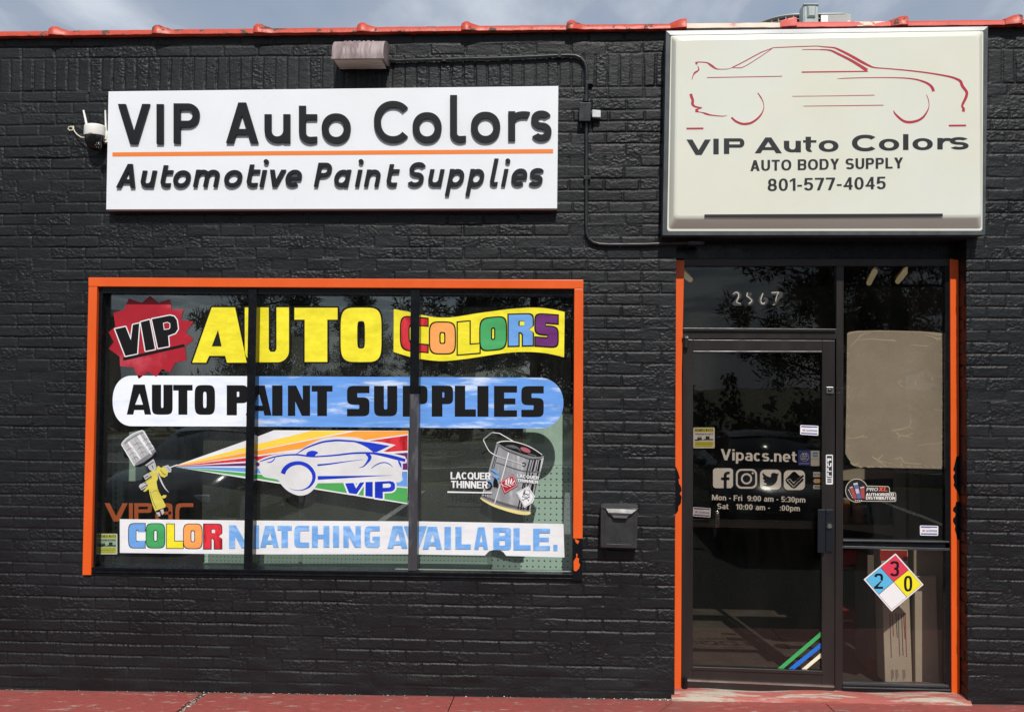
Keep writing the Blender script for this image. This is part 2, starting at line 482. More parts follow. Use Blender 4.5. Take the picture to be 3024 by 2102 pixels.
        for x in (0, W / 2 - k * .25): A += G('V', W / 2 + k * .25, H, ws, wh, p)[0][:1] if x == 0 else [[(a + x, b) for a, b in G('V', W / 2 + k * .25, H, ws, wh, p)[0][0]]]
    elif ch == 'X': A += [[(0, 0), (ws * 1.15, 0), (W, H), (W - ws * 1.15, H)], [(0, H), (ws * 1.15, H), (W, 0), (W - ws * 1.15, 0)]]
    elif ch == 'Y': A += [[(0, H), (ws * 1.15, H), (W / 2 + ws / 2, H * .42), (W / 2 - ws / 2, H * .42)], [(W, H), (W - ws * 1.15, H), (W / 2 - ws / 2, H * .42), (W / 2 + ws / 2, H * .42)], rect(W / 2 - ws / 2, 0, W / 2 + ws / 2, H * .45)]
    elif ch == 'Z': A += [rect(0, 0, W, wh), rect(0, H - wh, W, H), [(0, wh * .9), (ws * 1.3, wh * .9), (W, H - wh * .9), (W - ws * 1.3, H - wh * .9)]]
    elif ch == 'H': A += [rect(0, 0, ws, H), rect(W - ws, 0, W, H), rect(0, H / 2 - wh / 2, W, H / 2 + wh / 2)]
    elif ch == 'I': A += [rect(0, 0, W, H)] if heavy else [rect((W - ws) / 2, 0, (W + ws) / 2, H)]
    elif ch == 'L': A += [rect(0, 0, ws, H), rect(0, 0, W, wh)]
    elif ch == 'T': A += [rect(0, H - wh, W, H), rect((W - ws) / 2, 0, (W + ws) / 2, H)]
    elif ch in 'EF':
        A += [rect(0, 0, ws, H), rect(0, H - wh, W, H), rect(0, H / 2 - wh * .45, W * .93, H / 2 + wh * .45)]
        if ch == 'E': A += [rect(0, 0, W, wh)]
    elif ch in 'PRB':
        y0 = H * (.40 if ch == 'P' else .43); q = min((H - y0) / 2, W * .6); wy = wh if not heavy else min(wh, (H - y0) * .36)
        bowl = lambda a, b: [rect(ws * .5, b - wy, W - q, b), rect(ws * .5, a, W - q, a + wy), ring(W - 2 * q, a, W, b, ws, wy, p, -91, 91)]
        A += [rect(0, 0, ws, H)] + bowl(y0, H)
        if ch == 'R': A += [[(W * .45, y0 + wy * .6), (W - ws * .25, y0 + wy * .45), (W, y0 - wy * .15), (W, 0), (W - ws, 0), (W - ws, y0 - wy * .35), (W - ws * 1.25, y0 + wy * .05), (W * .45, y0 + wy * .05)]] if heavy else [[(W * .42, y0 + wy), (W * .42 + ws, y0 + wy), (W, 0), (W - ws * 1.15, 0)]]
        if ch == 'R' and heavy: S += [[(W * 1.01, y0 + wy * .95), (W - ws * .42, y0 + wy * .38), (W * 1.01, y0 - wy * .1)]]
        if ch == 'B': A += bowl(0, y0 + wy)
    elif ch == 'D': A += [rect(0, 0, ws, H), rect(0, 0, W * .5, wh), rect(0, H - wh, W * .5, H), ring(0, 0, W, H, ws, wh, p, -91, 91)]
    elif ch == 'K': A += [rect(0, 0, ws, H), [(ws, H * .3), (ws, H * .55), (W - ws, H), (W, H)], [(W * .3, H * .5), (W * .5, H * .62), (W, 0), (W - ws * 1.1, 0)]]
    elif ch == '1': A += [rect(W - ws, 0, W, H), [(W - ws, H), (W - ws, H - wh * 1.3), (0, H - wh * 2.3), (0, H - wh * 1.2)]]
    elif ch == '2': A += [ring(0, H * .42, W, H, ws, wh, p, 170, -38), rect(0, 0, W, wh), [(0, wh * .8), (ws * 1.3, wh * .8), (W * .98, H * .6), (W * .72, H * .5)]]
    elif ch == '3': A += [ring(0, H / 2 - wh / 2, W, H, ws, wh, p, 160, -92), ring(0, 0, W, H / 2 + wh / 2, ws, wh, p, 92, -160)]
    elif ch == '4': A += [rect(W * .62 - ws * .1, 0, W * .62 + ws * .9, H), rect(0, H * .22, W, H * .22 + wh), [(0, H * .22), (ws * 1.0, H * .22 + wh * .5), (W * .62 + ws * .5, H * .93), (W * .62 + ws * .5, H), (W * .62 - ws * .15, H)]]
    elif ch == '5': A += [rect(W * .1, H - wh, W * .95, H), [(W * .1, H), (W * .1 + ws, H), (W * .04 + ws, H * .45), (W * .02, H * .42)], ring(0, 0, W, H * .66, ws, wh, p, 150, -158)]
    elif ch in '69':
        a = [ring(0, 0, W, H * .64, ws, wh, p, -2, 182), ring(0, 0, W, H * .64, ws, wh, p, 178, 362), ring(0, 0, W, H, ws, wh, p, 45, 182), rect(0, H * .3, ws, H * .52)]
        A += a if ch == '6' else [[(W - x, H - y) for x, y in q] for q in a]
    elif ch == '7': A += [rect(0, H - wh, W, H), [(W * .22, 0), (W * .22 + ws * 1.1, 0), (W, H - wh * .9), (W - ws * 1.2, H - wh * .9)]]
    elif ch == '8': A += full(0, 0, W, H * .56) + [ring(W * .05, H * .56 - wh, W * .95, H, ws, wh, p, -2, 182), ring(W * .05, H * .56 - wh, W * .95, H, ws, wh, p, 178, 362)]
    elif ch == '.': A += [rect(0, 0, W, wh * 1.1)]
    elif ch == ':': A += [rect(0, 0, W, wh * 1.1), rect(0, H * .52, W, H * .52 + wh * 1.1)]
    elif ch == '-': A += [rect(0, H * .32, W, H * .32 + wh)]
    return A, S

EMW = dict(zip('ABCDEFGHIKLMNOPQRSTUVWXYZ', (.74, .68, .72, .72, .62, .58, .76, .70, .2, .7, .56, .86, .71, .79, .65, .79, .70, .66, .64, .69, .72, 1.0, .70, .70, .62)))
EMW.update(dict(zip('acehimnoprstuv', (.52, .5, .54, .54, .2, .84, .52, .56, .56, .34, .5, .34, .52, .53))))
EMW.update({d: .54 for d in '0234567890'}); EMW.update({'8': .54, '9': .54, '1': .34, '-': .28, '.': .17, ':': .17, ' ': .26})
def text(s, x0, x1, yl, yr, cap, w=.17, p=2.3, gap=.1, slant=0.0, xh=.73, h=None, heavy=False):
    """letters from (x0, yl) to (x1, yr) along the baseline, cap pixels high: [(adds, subs)] in pixels"""
    h = h or w * .88
    pos, x = [], 0
    for c in s:
        cw = w if c in 'Iil' else EMW[c]
        pos.append((c, x, cw)); x += cw + gap
    x -= gap; k = (x1 - x0) / x; out = []
    for c, a, cw in pos:
        if c == ' ': continue
        H = cap * (xh if c in 'aceimnoprsuv' else .92 if c == 't' else 1.0)
        W = cw * k; A, S = G(c, W, H, w * k, h * cap, p, heavy=heavy, desc=cap * .27)
        def mp(q, a=a):
            o = []
            for u, v in q:
                X = x0 + a * k + u + v * slant; f = (X - x0) / (x1 - x0)
                o.append((X, yl + (yr - yl) * f - v))
            return o
        out.append(([mp(q) for q in A], [mp(q) for q in S]))
    return out
def letter(ch, x0, t, x1, b, ws, wh, p=2.3, heavy=True, grow=0.0, dy=0.0, slant=0.0, **kw):
    """one letter filling a pixel box; grow widens every stroke by that much (for an outline beneath)"""
    W, H = x1 - x0 + 2 * grow, b - t + 2 * grow
    A, S = G(ch, W, H, ws + 2 * grow, wh + 2 * grow, p, heavy, **kw)
    def mp(q): return [(x0 - grow + u + v * slant, b + grow - v + dy * (u / W - .5)) for u, v in q]
    return [mp(q) for q in A], [mp(q) for q in S]
def ZM(x0, y0, s):
    def f(pts):
        if pts and isinstance(pts[0], (int, float)): return (x0 + pts[0] / s, y0 + pts[1] / s) + tuple(w / s for w in pts[2:3])
        return [(x0 + p[0] / s, y0 + p[1] / s) + tuple(w / s for w in p[2:3]) for p in pts]
    f.s = s
    return f
class Decal:
    """paint or vinyl laid on a plane at depth y: every coat 0.35 mm above the one before; optional thickness makes raised letters"""
    def __init__(s, y, step=0.00035):
        s.y, s.n, s.step, s.mb = y, 0, step, MB()
    def coat(s, mat, adds, subs=(), new=True, thick=0.0):
        if new: s.n += 1
        y = s.y - s.n * s.step
        V, T = fill(adds, subs)
        q = [P(a, b, y) for a, b in V]
        s.mb.add(q, T, mat)
        if thick:
            cnt = {}
            for t in T:
                for a, b in zip(t, t[1:] + t[:1]):
                    k = (min(a, b), max(a, b)); cnt[k] = cnt.get(k, 0) + 1
            vs, fs = [], []
            for (a, b), c in cnt.items():
                if c == 1:
                    o = len(vs); vs += [q[a], q[b], q[b] + Vector((0, thick, 0)), q[a] + Vector((0, thick, 0))]; fs.append((o, o + 1, o + 2, o + 3))
            s.mb.add(vs, fs, mat)
        return s
    def letters(s, mat, ls, **kw):
        s.n += 1
        for A, S in ls: s.coat(mat, A, S, new=False, **kw)
        return s
    def build(s, name, parent=None, **kw):
        me = s.mb
        o0 = ROOT.get(parent.name, Vector()) if parent else Vector(kw.pop('loc', (0, 0, 0)))
        d = bpy.data.meshes.new(name); d.from_pydata([Vector(p) - o0 for p in me.v], [], me.f)
        for m in me.mats: d.materials.append(m)
        d.polygons.foreach_set('material_index', me.mi)
        o = bpy.data.objects.new(name, d); COL.objects.link(o)
        if parent: o.parent = parent; ROOT[o.name] = o0
        else: o.location = o0
        if kw.get('label'): o['label'] = kw['label']
        return o
# ------------------------------------------------------------------ materials of the shell
black_brick = M('black_painted_brick', (0.0074, 0.0085, 0.0099), rough=0.45, spec=0.34, noise=(2.2, 0.25), bump=(150, 0.55))
black_metal = M('black_painted_metal', (0.005, 0.006, 0.008), rough=0.24, spec=.28, noise=(14, 0.25))
bronze = M('bronze_anodised_frame', (0.022, 0.0185, 0.0175), rough=0.32, metal=0.2, noise=(9, 0.12), stretch=(1, 1, .15))
grey_frame = M2('worn_grey_frame', '#3d3d42', '#55565b', 18, .5, .62, rough=0.4, stretch=(1, 1, .3))
orange = M('orange_paint', (0.74, 0.104, 0.012), rough=0.34, noise=(7, 0.05), bump=(60, 0.05), stretch=(1, 1, .4))
orange_peel = M2('orange_paint_flaking_to_black', (0.74, 0.104, 0.012), (0.010, 0.010, 0.011), 7, .60, .605, rough=0.35, rough2=0.5, bump=(60, .25), loc=(0, 0, 1.3))
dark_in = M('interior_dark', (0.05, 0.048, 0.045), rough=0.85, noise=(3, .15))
ceil_m = M('ceiling_white', (0.30, 0.29, 0.27), rough=0.9)
floor_m = M('interior_floor', (0.10, 0.092, 0.080), rough=0.5, noise=(5, .2))
roof_m = M('roof_membrane', (0.30, 0.29, 0.28), rough=0.9, noise=(4, .2))
glass_win = glass_mat('display_window_glass', (0.93, 0.955, 0.94), 0.09, .008)
glass_door = glass_mat('bronze_tinted_glass', (0.80, 0.78, 0.75), 0.026, .0022)

mean = lambda *a: sum(a) / len(a)
WX0 = mean(P(260.4, 819).x, P(242.8, 1697).x); WX1 = mean(P(1723, 826).x, P(1719.5, 1717).x)
WZ1 = mean(P(260, 819).z, P(1723, 826).z); WZ0 = mean(P(243, 1698).z, P(1719, 1717).z)
DX0 = mean(P(1997.4, 768).x, P(1991.8, 2033).x); DX1 = mean(P(2853, 760).x, P(2858, 2060).x)
DZ1 = P(2400, 708).z
GZL, GZR = P(0, 2034).z, P(1985, 2064).z
GXL, GXR = P(0, 2034).x, P(1985, 2064).x
GS = (GZR - GZL) / (GXR - GXL)
def gz(x): return GZL + GS * (x - GXL)
XA, XB = P(0, 1000).x - 2.2, P(3024, 1000).x + 2.2
ZTOP = mean(P(300, 112).z, P(2990, 78).z)
REC = 0.127
print('window', WX0, WX1, WZ0, WZ1, 'door', DX0, DX1, DZ1, 'ground', GZL, GZR, GS, 'top', ZTOP, 'x', XA, XB)

# ------------------------------------------------------------------ brick relief
def vnoise(shape, step, seed):
    g = np.random.default_rng(seed)
    h, w = shape
    a = g.random((int(h / step[0]) + 3, int(w / step[1]) + 3))
    yy = np.arange(h) / step[0]; xx = np.arange(w) / step[1]
    y0 = yy.astype(int); x0 = xx.astype(int)
    fy = (yy - y0)[:, None]; fx = (xx - x0)[None, :]
    fy = fy * fy * (3 - 2 * fy); fx = fx * fx * (3 - 2 * fx)
    A = a[np.ix_(y0, x0)]; B = a[np.ix_(y0, x0 + 1)]; C = a[np.ix_(y0 + 1, x0)]; D = a[np.ix_(y0 + 1, x0 + 1)]
    return (A * (1 - fx) + B * fx) * (1 - fy) + (C * (1 - fx) + D * fx) * fy - 0.5

PITCHZ, BL = 0.0692, 0.2135
def hash2(a, b, s):
    v = np.sin(a * 127.1 + b * 311.7 + s * 74.7) * 43758.5453
    return v - np.floor(v)
def sstep(a, b, x):
    t = np.clip((x - a) / (b - a), 0, 1); return t * t * (3 - 2 * t)
SOLD1 = mean(P(300, 176).z, P(2980, 141).z); SOLD0 = mean(P(300, 273).z, P(2980, 244).z)
def brick_height(X, Z, seed=0):
    """metres of relief of the painted brickwork at wall points X, Z (2-D arrays of a regular grid)"""
    sh = X.shape
    res = abs(Z[1, 0] - Z[0, 0]); resx = abs(X[0, 1] - X[0, 0])
    n = lambda mm_z, mm_x, s: vnoise(sh, (max(1, mm_z / 1000 / res), max(1, mm_x / 1000 / resx)), s + seed)
    wob = n(60, 160, 1) * 0.006; wobx = n(90, 70, 2) * 0.006
    Zw, Xw = Z + wob, X + wobx
    up = Zw > SOLD1; sold = (Zw <= SOLD1) & (Zw > SOLD0)
    row = np.where(up, np.floor((Zw - SOLD1) / PITCHZ) + 100, np.floor((SOLD0 - Zw) / PITCHZ))
    fz = np.where(up, (Zw - SOLD1) / PITCHZ, (SOLD0 - Zw) / PITCHZ); fz = fz - np.floor(fz)
    off = np.where(row % 2 == 0, 0.0, 0.5) + (hash2(row, row * 0, 5) - .5) * .18
    u = Xw / BL + off
    bi = np.floor(u); fx = u - bi
    us = Xw / 0.0725; bs = np.floor(us)
    L = np.where(sold, 0.0725, BL); Hh = np.where(sold, SOLD1 - SOLD0, PITCHZ)
    fx = np.where(sold, us - bs, fx); bi = np.where(sold, bs + 5000, bi)
    fz = np.where(sold, (Zw - SOLD0) / (SOLD1 - SOLD0), fz); row = np.where(sold, 300, row)
    dx = np.minimum(fx, 1 - fx) * L; dz = np.minimum(fz, 1 - fz) * Hh
    r1, r2, r3 = hash2(bi, row, 1), hash2(bi, row, 2), hash2(bi, row, 3)
    r4 = hash2(bi, row, 4)
    jx = 0.0042 + 0.002 * hash2(bi, row, 6); jz = 0.0040 + 0.0022 * hash2(bi, row, 7)
    fillm = n(120, 300, 3)                       # places where the paint and mortar fill the joint
    depth = 0.0064 * np.clip(0.62 + fillm * 1.5 + n(60, 420, 13) * 1.5, 0.03, 1.35)
    e = np.minimum(sstep(jx - .003, jx + .0045, dx + n(9, 9, 4) * .004), sstep(jz - .002, jz + .0030, dz + n(9, 9, 5) * .004))
    vert = sstep(.0, .012, dz) * (1 - sstep(jx - .003, jx + .0045, dx + n(9, 9, 4) * .004))      # upright joints stay open
    h = -np.maximum(depth * (1 - e), .0045 * vert)
    h += e * ((r1 - .5) * .0036 + (fx - .5) * (r2 - .5) * .004 + (fz - .5) * (r3 - .5) * .003)
    rough = 0.22 + 1.15 * sstep(.5, .72, r4 * .55 + (n(70, 110, 12) + .5) * .5)
    h += e * rough * (n(11, 14, 6) * .0024 + n(6.5, 8, 7) * .0027)
    h += e * n(26, 44, 8) * .0010 + n(7, 30, 9) * .0007 * e
    h += n(500, 700, 10) * .003
    return h

def relief_mesh(name, X, Z, H, place, keep, mat, parent):
    nz, nx = X.shape
    co = place(X, Z, H).reshape(-1, 3)
    idx = np.arange(nz * nx).reshape(nz, nx)
    q = np.stack([idx[:-1, :-1], idx[:-1, 1:], idx[1:, 1:], idx[1:, :-1]], -1)
    if keep is not None: q = q[keep]
    q = q.reshape(-1, 4)
    used = np.zeros(len(co), bool); used[q.ravel()] = True
    remap = np.cumsum(used) - 1
    co = co[used]; q = remap[q]
    co = co - np.array(ROOT[parent.name])
    me = bpy.data.meshes.new(name)
    me.vertices.add(len(co)); me.vertices.foreach_set('co', co.astype(np.float32).ravel())
    me.loops.add(q.size); me.loops.foreach_set('vertex_index', q.astype(np.int32).ravel())
    me.polygons.add(len(q)); me.polygons.foreach_set('loop_start', np.arange(0, q.size, 4, dtype=np.int32))
    me.polygons.foreach_set('loop_total', np.full(len(q), 4, np.int32))
    me.polygons.foreach_set('use_smooth', np.ones(len(q), bool))
    me.materials.append(mat); me.update(); me.validate()
    o = bpy.data.objects.new(name, me); COL.objects.link(o); o.parent = parent
    ROOT[o.name] = Vector(ROOT[parent.name])
    return o

store = thing('storefront_building', (mean(XA, XB), 0.0, 0.0), 'black painted brick shopfront with orange trimmed window and door and red coping', 'building')
RX, RZ = 0.0046, 0.0037
xs = np.arange(XA, XB, RX); zs = np.arange(-0.06, ZTOP + 0.005, RZ)
X, Z = np.meshgrid(xs, zs)
Hh = brick_height(X, Z)
# the lowest courses carry a skim of thick paint and cement
sk = sstep(0.24, 0.06, Z - (GZL + GS * (X - GXL)) + vnoise(X.shape, (20, 60), 77) * .12)
Hh = Hh * (1 - .65 * sk) + sk * (.004 + vnoise(X.shape, (12, 20), 78) * .006)
xm = (X[:-1, :-1] + X[:-1, 1:]) / 2; zm = (Z[:-1, :-1] + Z[1:, :-1]) / 2
hole = ((xm > WX0 + .006) & (xm < WX1 - .006) & (zm > WZ0 + .004) & (zm < WZ1 - .006)) | ((xm > DX0) & (xm < DX1) & (zm < DZ1))
relief_mesh('brick_wall', X, Z, Hh, lambda X, Z, H: np.stack([X, -H, Z], -1), ~hole, black_brick, store)
# right-hand brick jamb of the door recess
ys = np.arange(-0.002, REC + .01, RX); zj = np.arange(-0.06, DZ1, RZ)
Yj, Zj = np.meshgrid(ys, zj)
relief_mesh('brick_jamb', Yj, Zj, brick_height(Yj + DX1, Zj, 40), lambda X, Z, H: np.stack([DX1 - H, X, Z], -1), None, black_brick, store)
mb = MB()
mb.box(DX0 - .02, DX0, 0.004, REC + .02, -.06, DZ1, black_brick)
mb.box(DX0 - .02, DX1 + .02, 0.004, REC + .06, DZ1, DZ1 + .05, black_brick)
mb.build('brick_return', store)
# inner leaf, side walls, floor, ceiling, roof
IY = 0.20
mb = MB()
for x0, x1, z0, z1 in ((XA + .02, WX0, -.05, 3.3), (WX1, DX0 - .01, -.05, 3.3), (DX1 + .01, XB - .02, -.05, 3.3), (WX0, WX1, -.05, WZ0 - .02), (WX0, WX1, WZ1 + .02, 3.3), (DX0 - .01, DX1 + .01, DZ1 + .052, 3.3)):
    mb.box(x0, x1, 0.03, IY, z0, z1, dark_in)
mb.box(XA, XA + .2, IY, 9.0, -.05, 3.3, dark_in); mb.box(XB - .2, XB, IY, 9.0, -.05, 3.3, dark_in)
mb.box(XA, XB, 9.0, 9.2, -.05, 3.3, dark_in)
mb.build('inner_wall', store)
mb = MB(); mb.box(XA + .2, XB - .2, IY, 9.0, -.10, 0.0, floor_m); mb.build('shop_floor', store)
mb = MB(); mb.box(XA + .2, XB - .2, IY, 9.0, 3.0, 3.05, ceil_m); mb.build('shop_ceiling', store)
mb = MB(); mb.box(XA, XB, 0.03, 9.2, 3.3, 3.42, roof_m); mb.box(XA, XB, .03, .24, 3.42, ZTOP - .005, roof_m); mb.build('roof', store)

# ------------------------------------------------------------------ coping tiles
red_tile = M2('red_painted_tile', (0.50, 0.060, 0.032), (0.085, 0.062, 0.050), 13, .575, .59, rough=0.42, rough2=.8, bump=(45, .35), stretch=(1, 1.5, 1.5))
red_tile_b = M2('red_tile_weathered', (0.52, 0.066, 0.042), (0.34, 0.20, 0.15), 7, .52, .60, rough=0.5, bump=(45, .4), stretch=(.7, 2, 2))
cream_tile = M2('tile_peeled_to_cream', (0.64, 0.53, 0.43), (0.60, 0.17, 0.13), 7, .50, .57, rough=0.6, bump=(45, .3), stretch=(.6, 1, 1))
half_tile = M2('tile_half_peeled', (0.60, 0.10, 0.085), (0.66, 0.55, 0.43), 8, .55, .58, rough=0.55, bump=(45, .3), stretch=(.5, 1, 1.6))
jx = [P(a, b, -.03).x for a, b in ((165, 112), (470, 110), (768, 107), (1073, 104), (1380, 101), (1690, 98), (2012, 95), (2335, 90), (2662, 84), (2998, 78))]
jx = [jx[0] - 2.54, jx[0] - 1.905, jx[0] - 1.27, jx[0] - .635] + jx + [jx[-1] + .665 * k for k in (1, 2, 3, 4)]
tmats = {10: cream_tile, 11: half_tile, 12: red_tile_b}
def coping_profile(k, lift):
    """half-round tile section over the wall top, front nose 45 mm proud"""
    y0, y1 = -0.050, 0.29; z0 = ZTOP - 0.003
    pts = []
    for i in range(15):
        t = math.pi * i / 14
        c, s = math.cos(t), math.sin(t)
        y = (y0 + y1) / 2 - (y1 - y0) / 2 * math.copysign(abs(c) ** .75, c) * k
        z = z0 + .012 + .036 * s ** .7 * k + lift * .8 if 0 < i < 14 else z0
        pts.append((y, z))
    return pts
for i in range(len(jx) - 1):
    a, b = jx[i], jx[i + 1]
    mat = tmats.get(i, red_tile)
    mb = MB(); rr = random.Random(i)
    def sect(x, k, lift):
        z_top = ZTOP
        out = []
        for y, z in coping_profile(k, lift): out.append((x, y + rr.uniform(-.001, .001), z + rr.uniform(-.0012, .0012)))
        return out
    n = 14
    if i >= 10:                                   # on the right the sockets belong to the tile before
        mb.loft([sect(a - .065, 1.02, .003), sect(a - .04, 1.07, .012), sect(a - .012, 1.12, .022), sect(a + .018, 1.14, .026), sect(a + .028, 1.13, .023), sect(a + .030, 1.0, -.004)], red_tile if i == 10 else (half_tile if i == 11 else red_tile), close=True)
        rings = [sect(a + .0 + (b - .03 - a) * j / n, 1.0 - .012 * j / n, 0) for j in range(n + 1)]
    else: rings = [sect(a - .035, 1.06, .004), sect(a - .030, 1.10, .014), sect(a - .012, 1.13, .024), sect(a + .006, 1.12, .024), sect(a + .024, 1.08, .014), sect(a + .05, 1.035, .007), sect(a + .075, 1.0, 0)]
    if i < 10: rings += [sect(a + .075 + (b - .03 - a - .075) * j / n, 1.0 - .012 * j / n, 0) for j in range(1, n + 1)]
    mb.loft(rings, mat, close=True)
    mb.build('coping_tile', store, smooth=55, label={10: 'tile worn back to cream', 11: 'tile half worn back to cream', 12: 'red tile with pale weathering'}.get(i))

# ------------------------------------------------------------------ ground
pave_m = M2('red_painted_concrete', (0.315, 0.072, 0.062), (0.37, 0.24, 0.205), 20, .575, .67, rough=0.62, bump=(120, .28), stretch=(.45, 1.2, 1), noise_amt=.14)
asphalt = M('asphalt', (0.040, 0.039, 0.038), rough=0.85, noise=(30, .3), bump=(250, .5))
road_m = M('road_asphalt', (0.075, 0.073, 0.070), rough=0.85, noise=(3, .15), bump=(200, .4))
grass_m = M2('dry_grass', '#3c4626', '#6a6238', 3, .4, .65, rough=.9)
conc = M('concrete_kerb', (0.38, 0.36, 0.33), rough=.85, noise=(12, .15), bump=(80, .3))
paint_w = M('white_road_paint', (0.62, 0.61, 0.57), rough=.7, noise=(14, .2))
paint_y = M('yellow_road_paint', (0.60, 0.42, 0.06), rough=.7, noise=(14, .2))
dirt = M2('grit_in_joint', '#3a352d', '#8b8576', 40, .45, .6, rough=.95, bump=(180, .8))
def ground_sheet(name, x0, x1, y0, y1, z, mat, n=1):
    mb = MB(); mb.add([(x0, y0, z), (x1, y0, z), (x1, y1, z), (x0, y1, z)], [(0, 1, 2, 3)], mat)
    return structure(mb.build(name))
def grime(m):
    """dirt washed up against the foot of the wall, ragged along its edge"""
    nt = m.node_tree; b = nt.nodes['Principled BSDF']; src = b.inputs['Base Color'].links[0].from_socket
    t = nt.nodes.new('ShaderNodeTexCoord'); sp = nt.nodes.new('ShaderNodeSeparateXYZ'); nt.links.new(t.outputs['Object'], sp.inputs[0])
    n = nt.nodes.new('ShaderNodeTexNoise'); n.inputs['Scale'].default_value = 9; n.inputs['Detail'].default_value = 8; nt.links.new(t.outputs['Object'], n.inputs['Vector'])
    a = nt.nodes.new('ShaderNodeMath'); a.operation = 'MULTIPLY_ADD'; a.inputs[1].default_value = .16; nt.links.new(n.outputs['Fac'], a.inputs[0]); nt.links.new(sp.outputs['Y'], a.inputs[2])
    r = nt.nodes.new('ShaderNodeMapRange'); r.interpolation_type = 'SMOOTHSTEP'; r.inputs[1].default_value = .028; r.inputs[2].default_value = .085; r.inputs[4].default_value = .75; nt.links.new(a.outputs[0], r.inputs[0])
    n2 = nt.nodes.new('ShaderNodeTexNoise'); n2.inputs['Scale'].default_value = 2.2; n2.inputs['Detail'].default_value = 8; nt.links.new(t.outputs['Object'], n2.inputs['Vector'])
    r2 = nt.nodes.new('ShaderNodeMapRange'); r2.inputs[1].default_value = .5; r2.inputs[2].default_value = .75; r2.inputs[4].default_value = .45; nt.links.new(n2.outputs['Fac'], r2.inputs[0])
    mxx = nt.nodes.new('ShaderNodeMath'); mxx.operation = 'MAXIMUM'; nt.links.new(r.outputs[0], mxx.inputs[0]); nt.links.new(r2.outputs[0], mxx.inputs[1])
    mx = nt.nodes.new('ShaderNodeMixRGB'); mx.inputs[2].default_value = (.15, .085, .07, 1)
    nt.links.new(src, mx.inputs[1]); nt.links.new(mxx.outputs[0], mx.inputs[0]); nt.links.new(mx.outputs[0], b.inputs['Base Color'])
grime(pave_m)
ground_sheet('ground', -400, 400, -400, 400, -0.34, grass_m)
ground_sheet('parking_lot', -60, 60, -13.5, -1.5, -0.17, asphalt)
ground_sheet('road', -300, 300, -25.0, -16.5, -0.17, road_m)
# pavement in slabs with open joints, gently rising to the right
def gpt(px, py):
    """where the line of sight through a pixel meets the pavement"""
    d = rgt * ((px - CX) / F) - upv * ((py - CY) / F) + fwd
    o = Vector((0, -DIST, EYE))
    t = (gz(0) - o.z) / (d.z - GS * d.x)
    return o + d * t
def joint(p, q):
    a, b = gpt(*p), gpt(*q); return a, (b - a)
js = [joint((603, 2046), (527, 2101)), joint((1337, 2066), (1322, 2101)), joint((1989, 2069), (1949, 2100)), joint((2442, 2079), (2465, 2101))]
def jxat(j, y):
    a, d = j; return a.x + d.x / d.y * (y - a.y) if abs(d.y) > 1e-4 else a.x
Y0, Y1 = 0.02, -1.5
slabs_x = [XA - 4] + [None] * 4 + [XB + 4]
mb = MB()
wj = [.020, .0035, .003, .003]
for i in range(5):
    def edge(k, side, y):
        if k == 0: return XA - 4
        if k == 5: return XB + 4
        yy = max(min(y, .02), -.6)
        return jxat(js[k - 1], yy) + (wj[k - 1] if side > 0 else -wj[k - 1])
    vs = []; N = 24
    top = []
    for k in range(N + 1):
        y = Y0 + (Y1 - Y0) * k / N
        jit = random.Random(i * 50 + k); w1 = jit.uniform(-.004, .004) if i in (1,) else 0; w2 = jit.uniform(-.005, .005) if i == 0 else 0
        top.append((edge(i, 1, y) + w1, edge(i + 1, -1, y) + w2, y))
    o = [(a, y, gz(a)) for a, b, y in top] + [(b, y, gz(b)) for a, b, y in top]
    lo = [(x, y, z - .12) for x, y, z in o]
    n = N + 1
    fs = [(k, k + n, k + n + 1, k + 1) for k in range(N)]
    m2 = 2 * n
    fs += [(k + m2, k, k + 1, k + 1 + m2) for k in range(N)] + [(k + n, k + n + m2, k + n + 1 + m2, k + n + 1) for k in range(N)]
    fs += [(N, N + n, N + n + m2, N + m2)]
    mb.add(o + lo, fs, pave_m)
pv = structure(mb.build('pavement'))
mb = MB(); mb.add([(XA - 4, -1.49, gz(XA - 4) - .03), (XB + 4, -1.49, gz(XB + 4) - .03), (XB + 4, .3, gz(XB + 4) - .03), (XA - 4, .3, gz(XA - 4) - .03)], [(0, 1, 2, 3)], dirt)
structure(mb.build('joint_bed'))
mb = MB(); mb.box(-300, 300, -16.5, -16.35, -.34, -.04, conc); mb.box(-300, 300, -25.15, -25.0, -.34, -.04, conc); structure(mb.build('kerb'))
mb = MB()
for i in range(-22, 23):
    mb.box(i * 9.0, i * 9 + 3.0, -20.8, -20.68, -.168, -.166, paint_y)
structure(mb.build('road_markings'))
mb = MB()
for i in range(-6, 7):
    mb.box(i * 2.7 - .05, i * 2.7 + .05, -12.6, -7.5, -.168, -.166, paint_w)
structure(mb.build('parking_markings'))

# grit, flakes of paint and pebbles along the foot of the wall and in the wide joint
mb = MB(); rr = random.Random(3)
grit = [M('grit_pale', (.62, .58, .50), rough=.9), M('grit_grey', (.30, .28, .25), rough=.9), M('grit_dark', (.08, .07, .06), rough=.9)]
def chip(c, r):
    vs = [(c.x + rr.uniform(-1, 1) * r, c.y + rr.uniform(-1, 1) * r, c.z + rr.uniform(-.2, .75) * r) for _ in range(6)]
    mb.add(vs, [(0, 1, 2), (0, 2, 3), (0, 3, 4), (1, 2, 5), (2, 3, 5), (3, 4, 5), (0, 1, 5)], rr.choice(grit[:2] if rr.random() < .6 else grit))
for _ in range(520):
    x = rr.uniform(XA, DX0); y = -.008 - abs(rr.gauss(0, .007)) 
    if rr.random() < .08: y -= rr.uniform(0, .25)
    dens = .35 + .65 * (math.sin(x * 5.1) * math.sin(x * 2.3 + 1) > .1)
    if rr.random() < dens: chip(Vector((x, y, gz(x) + .002)), rr.choice((.003, .004, .005, .007)))
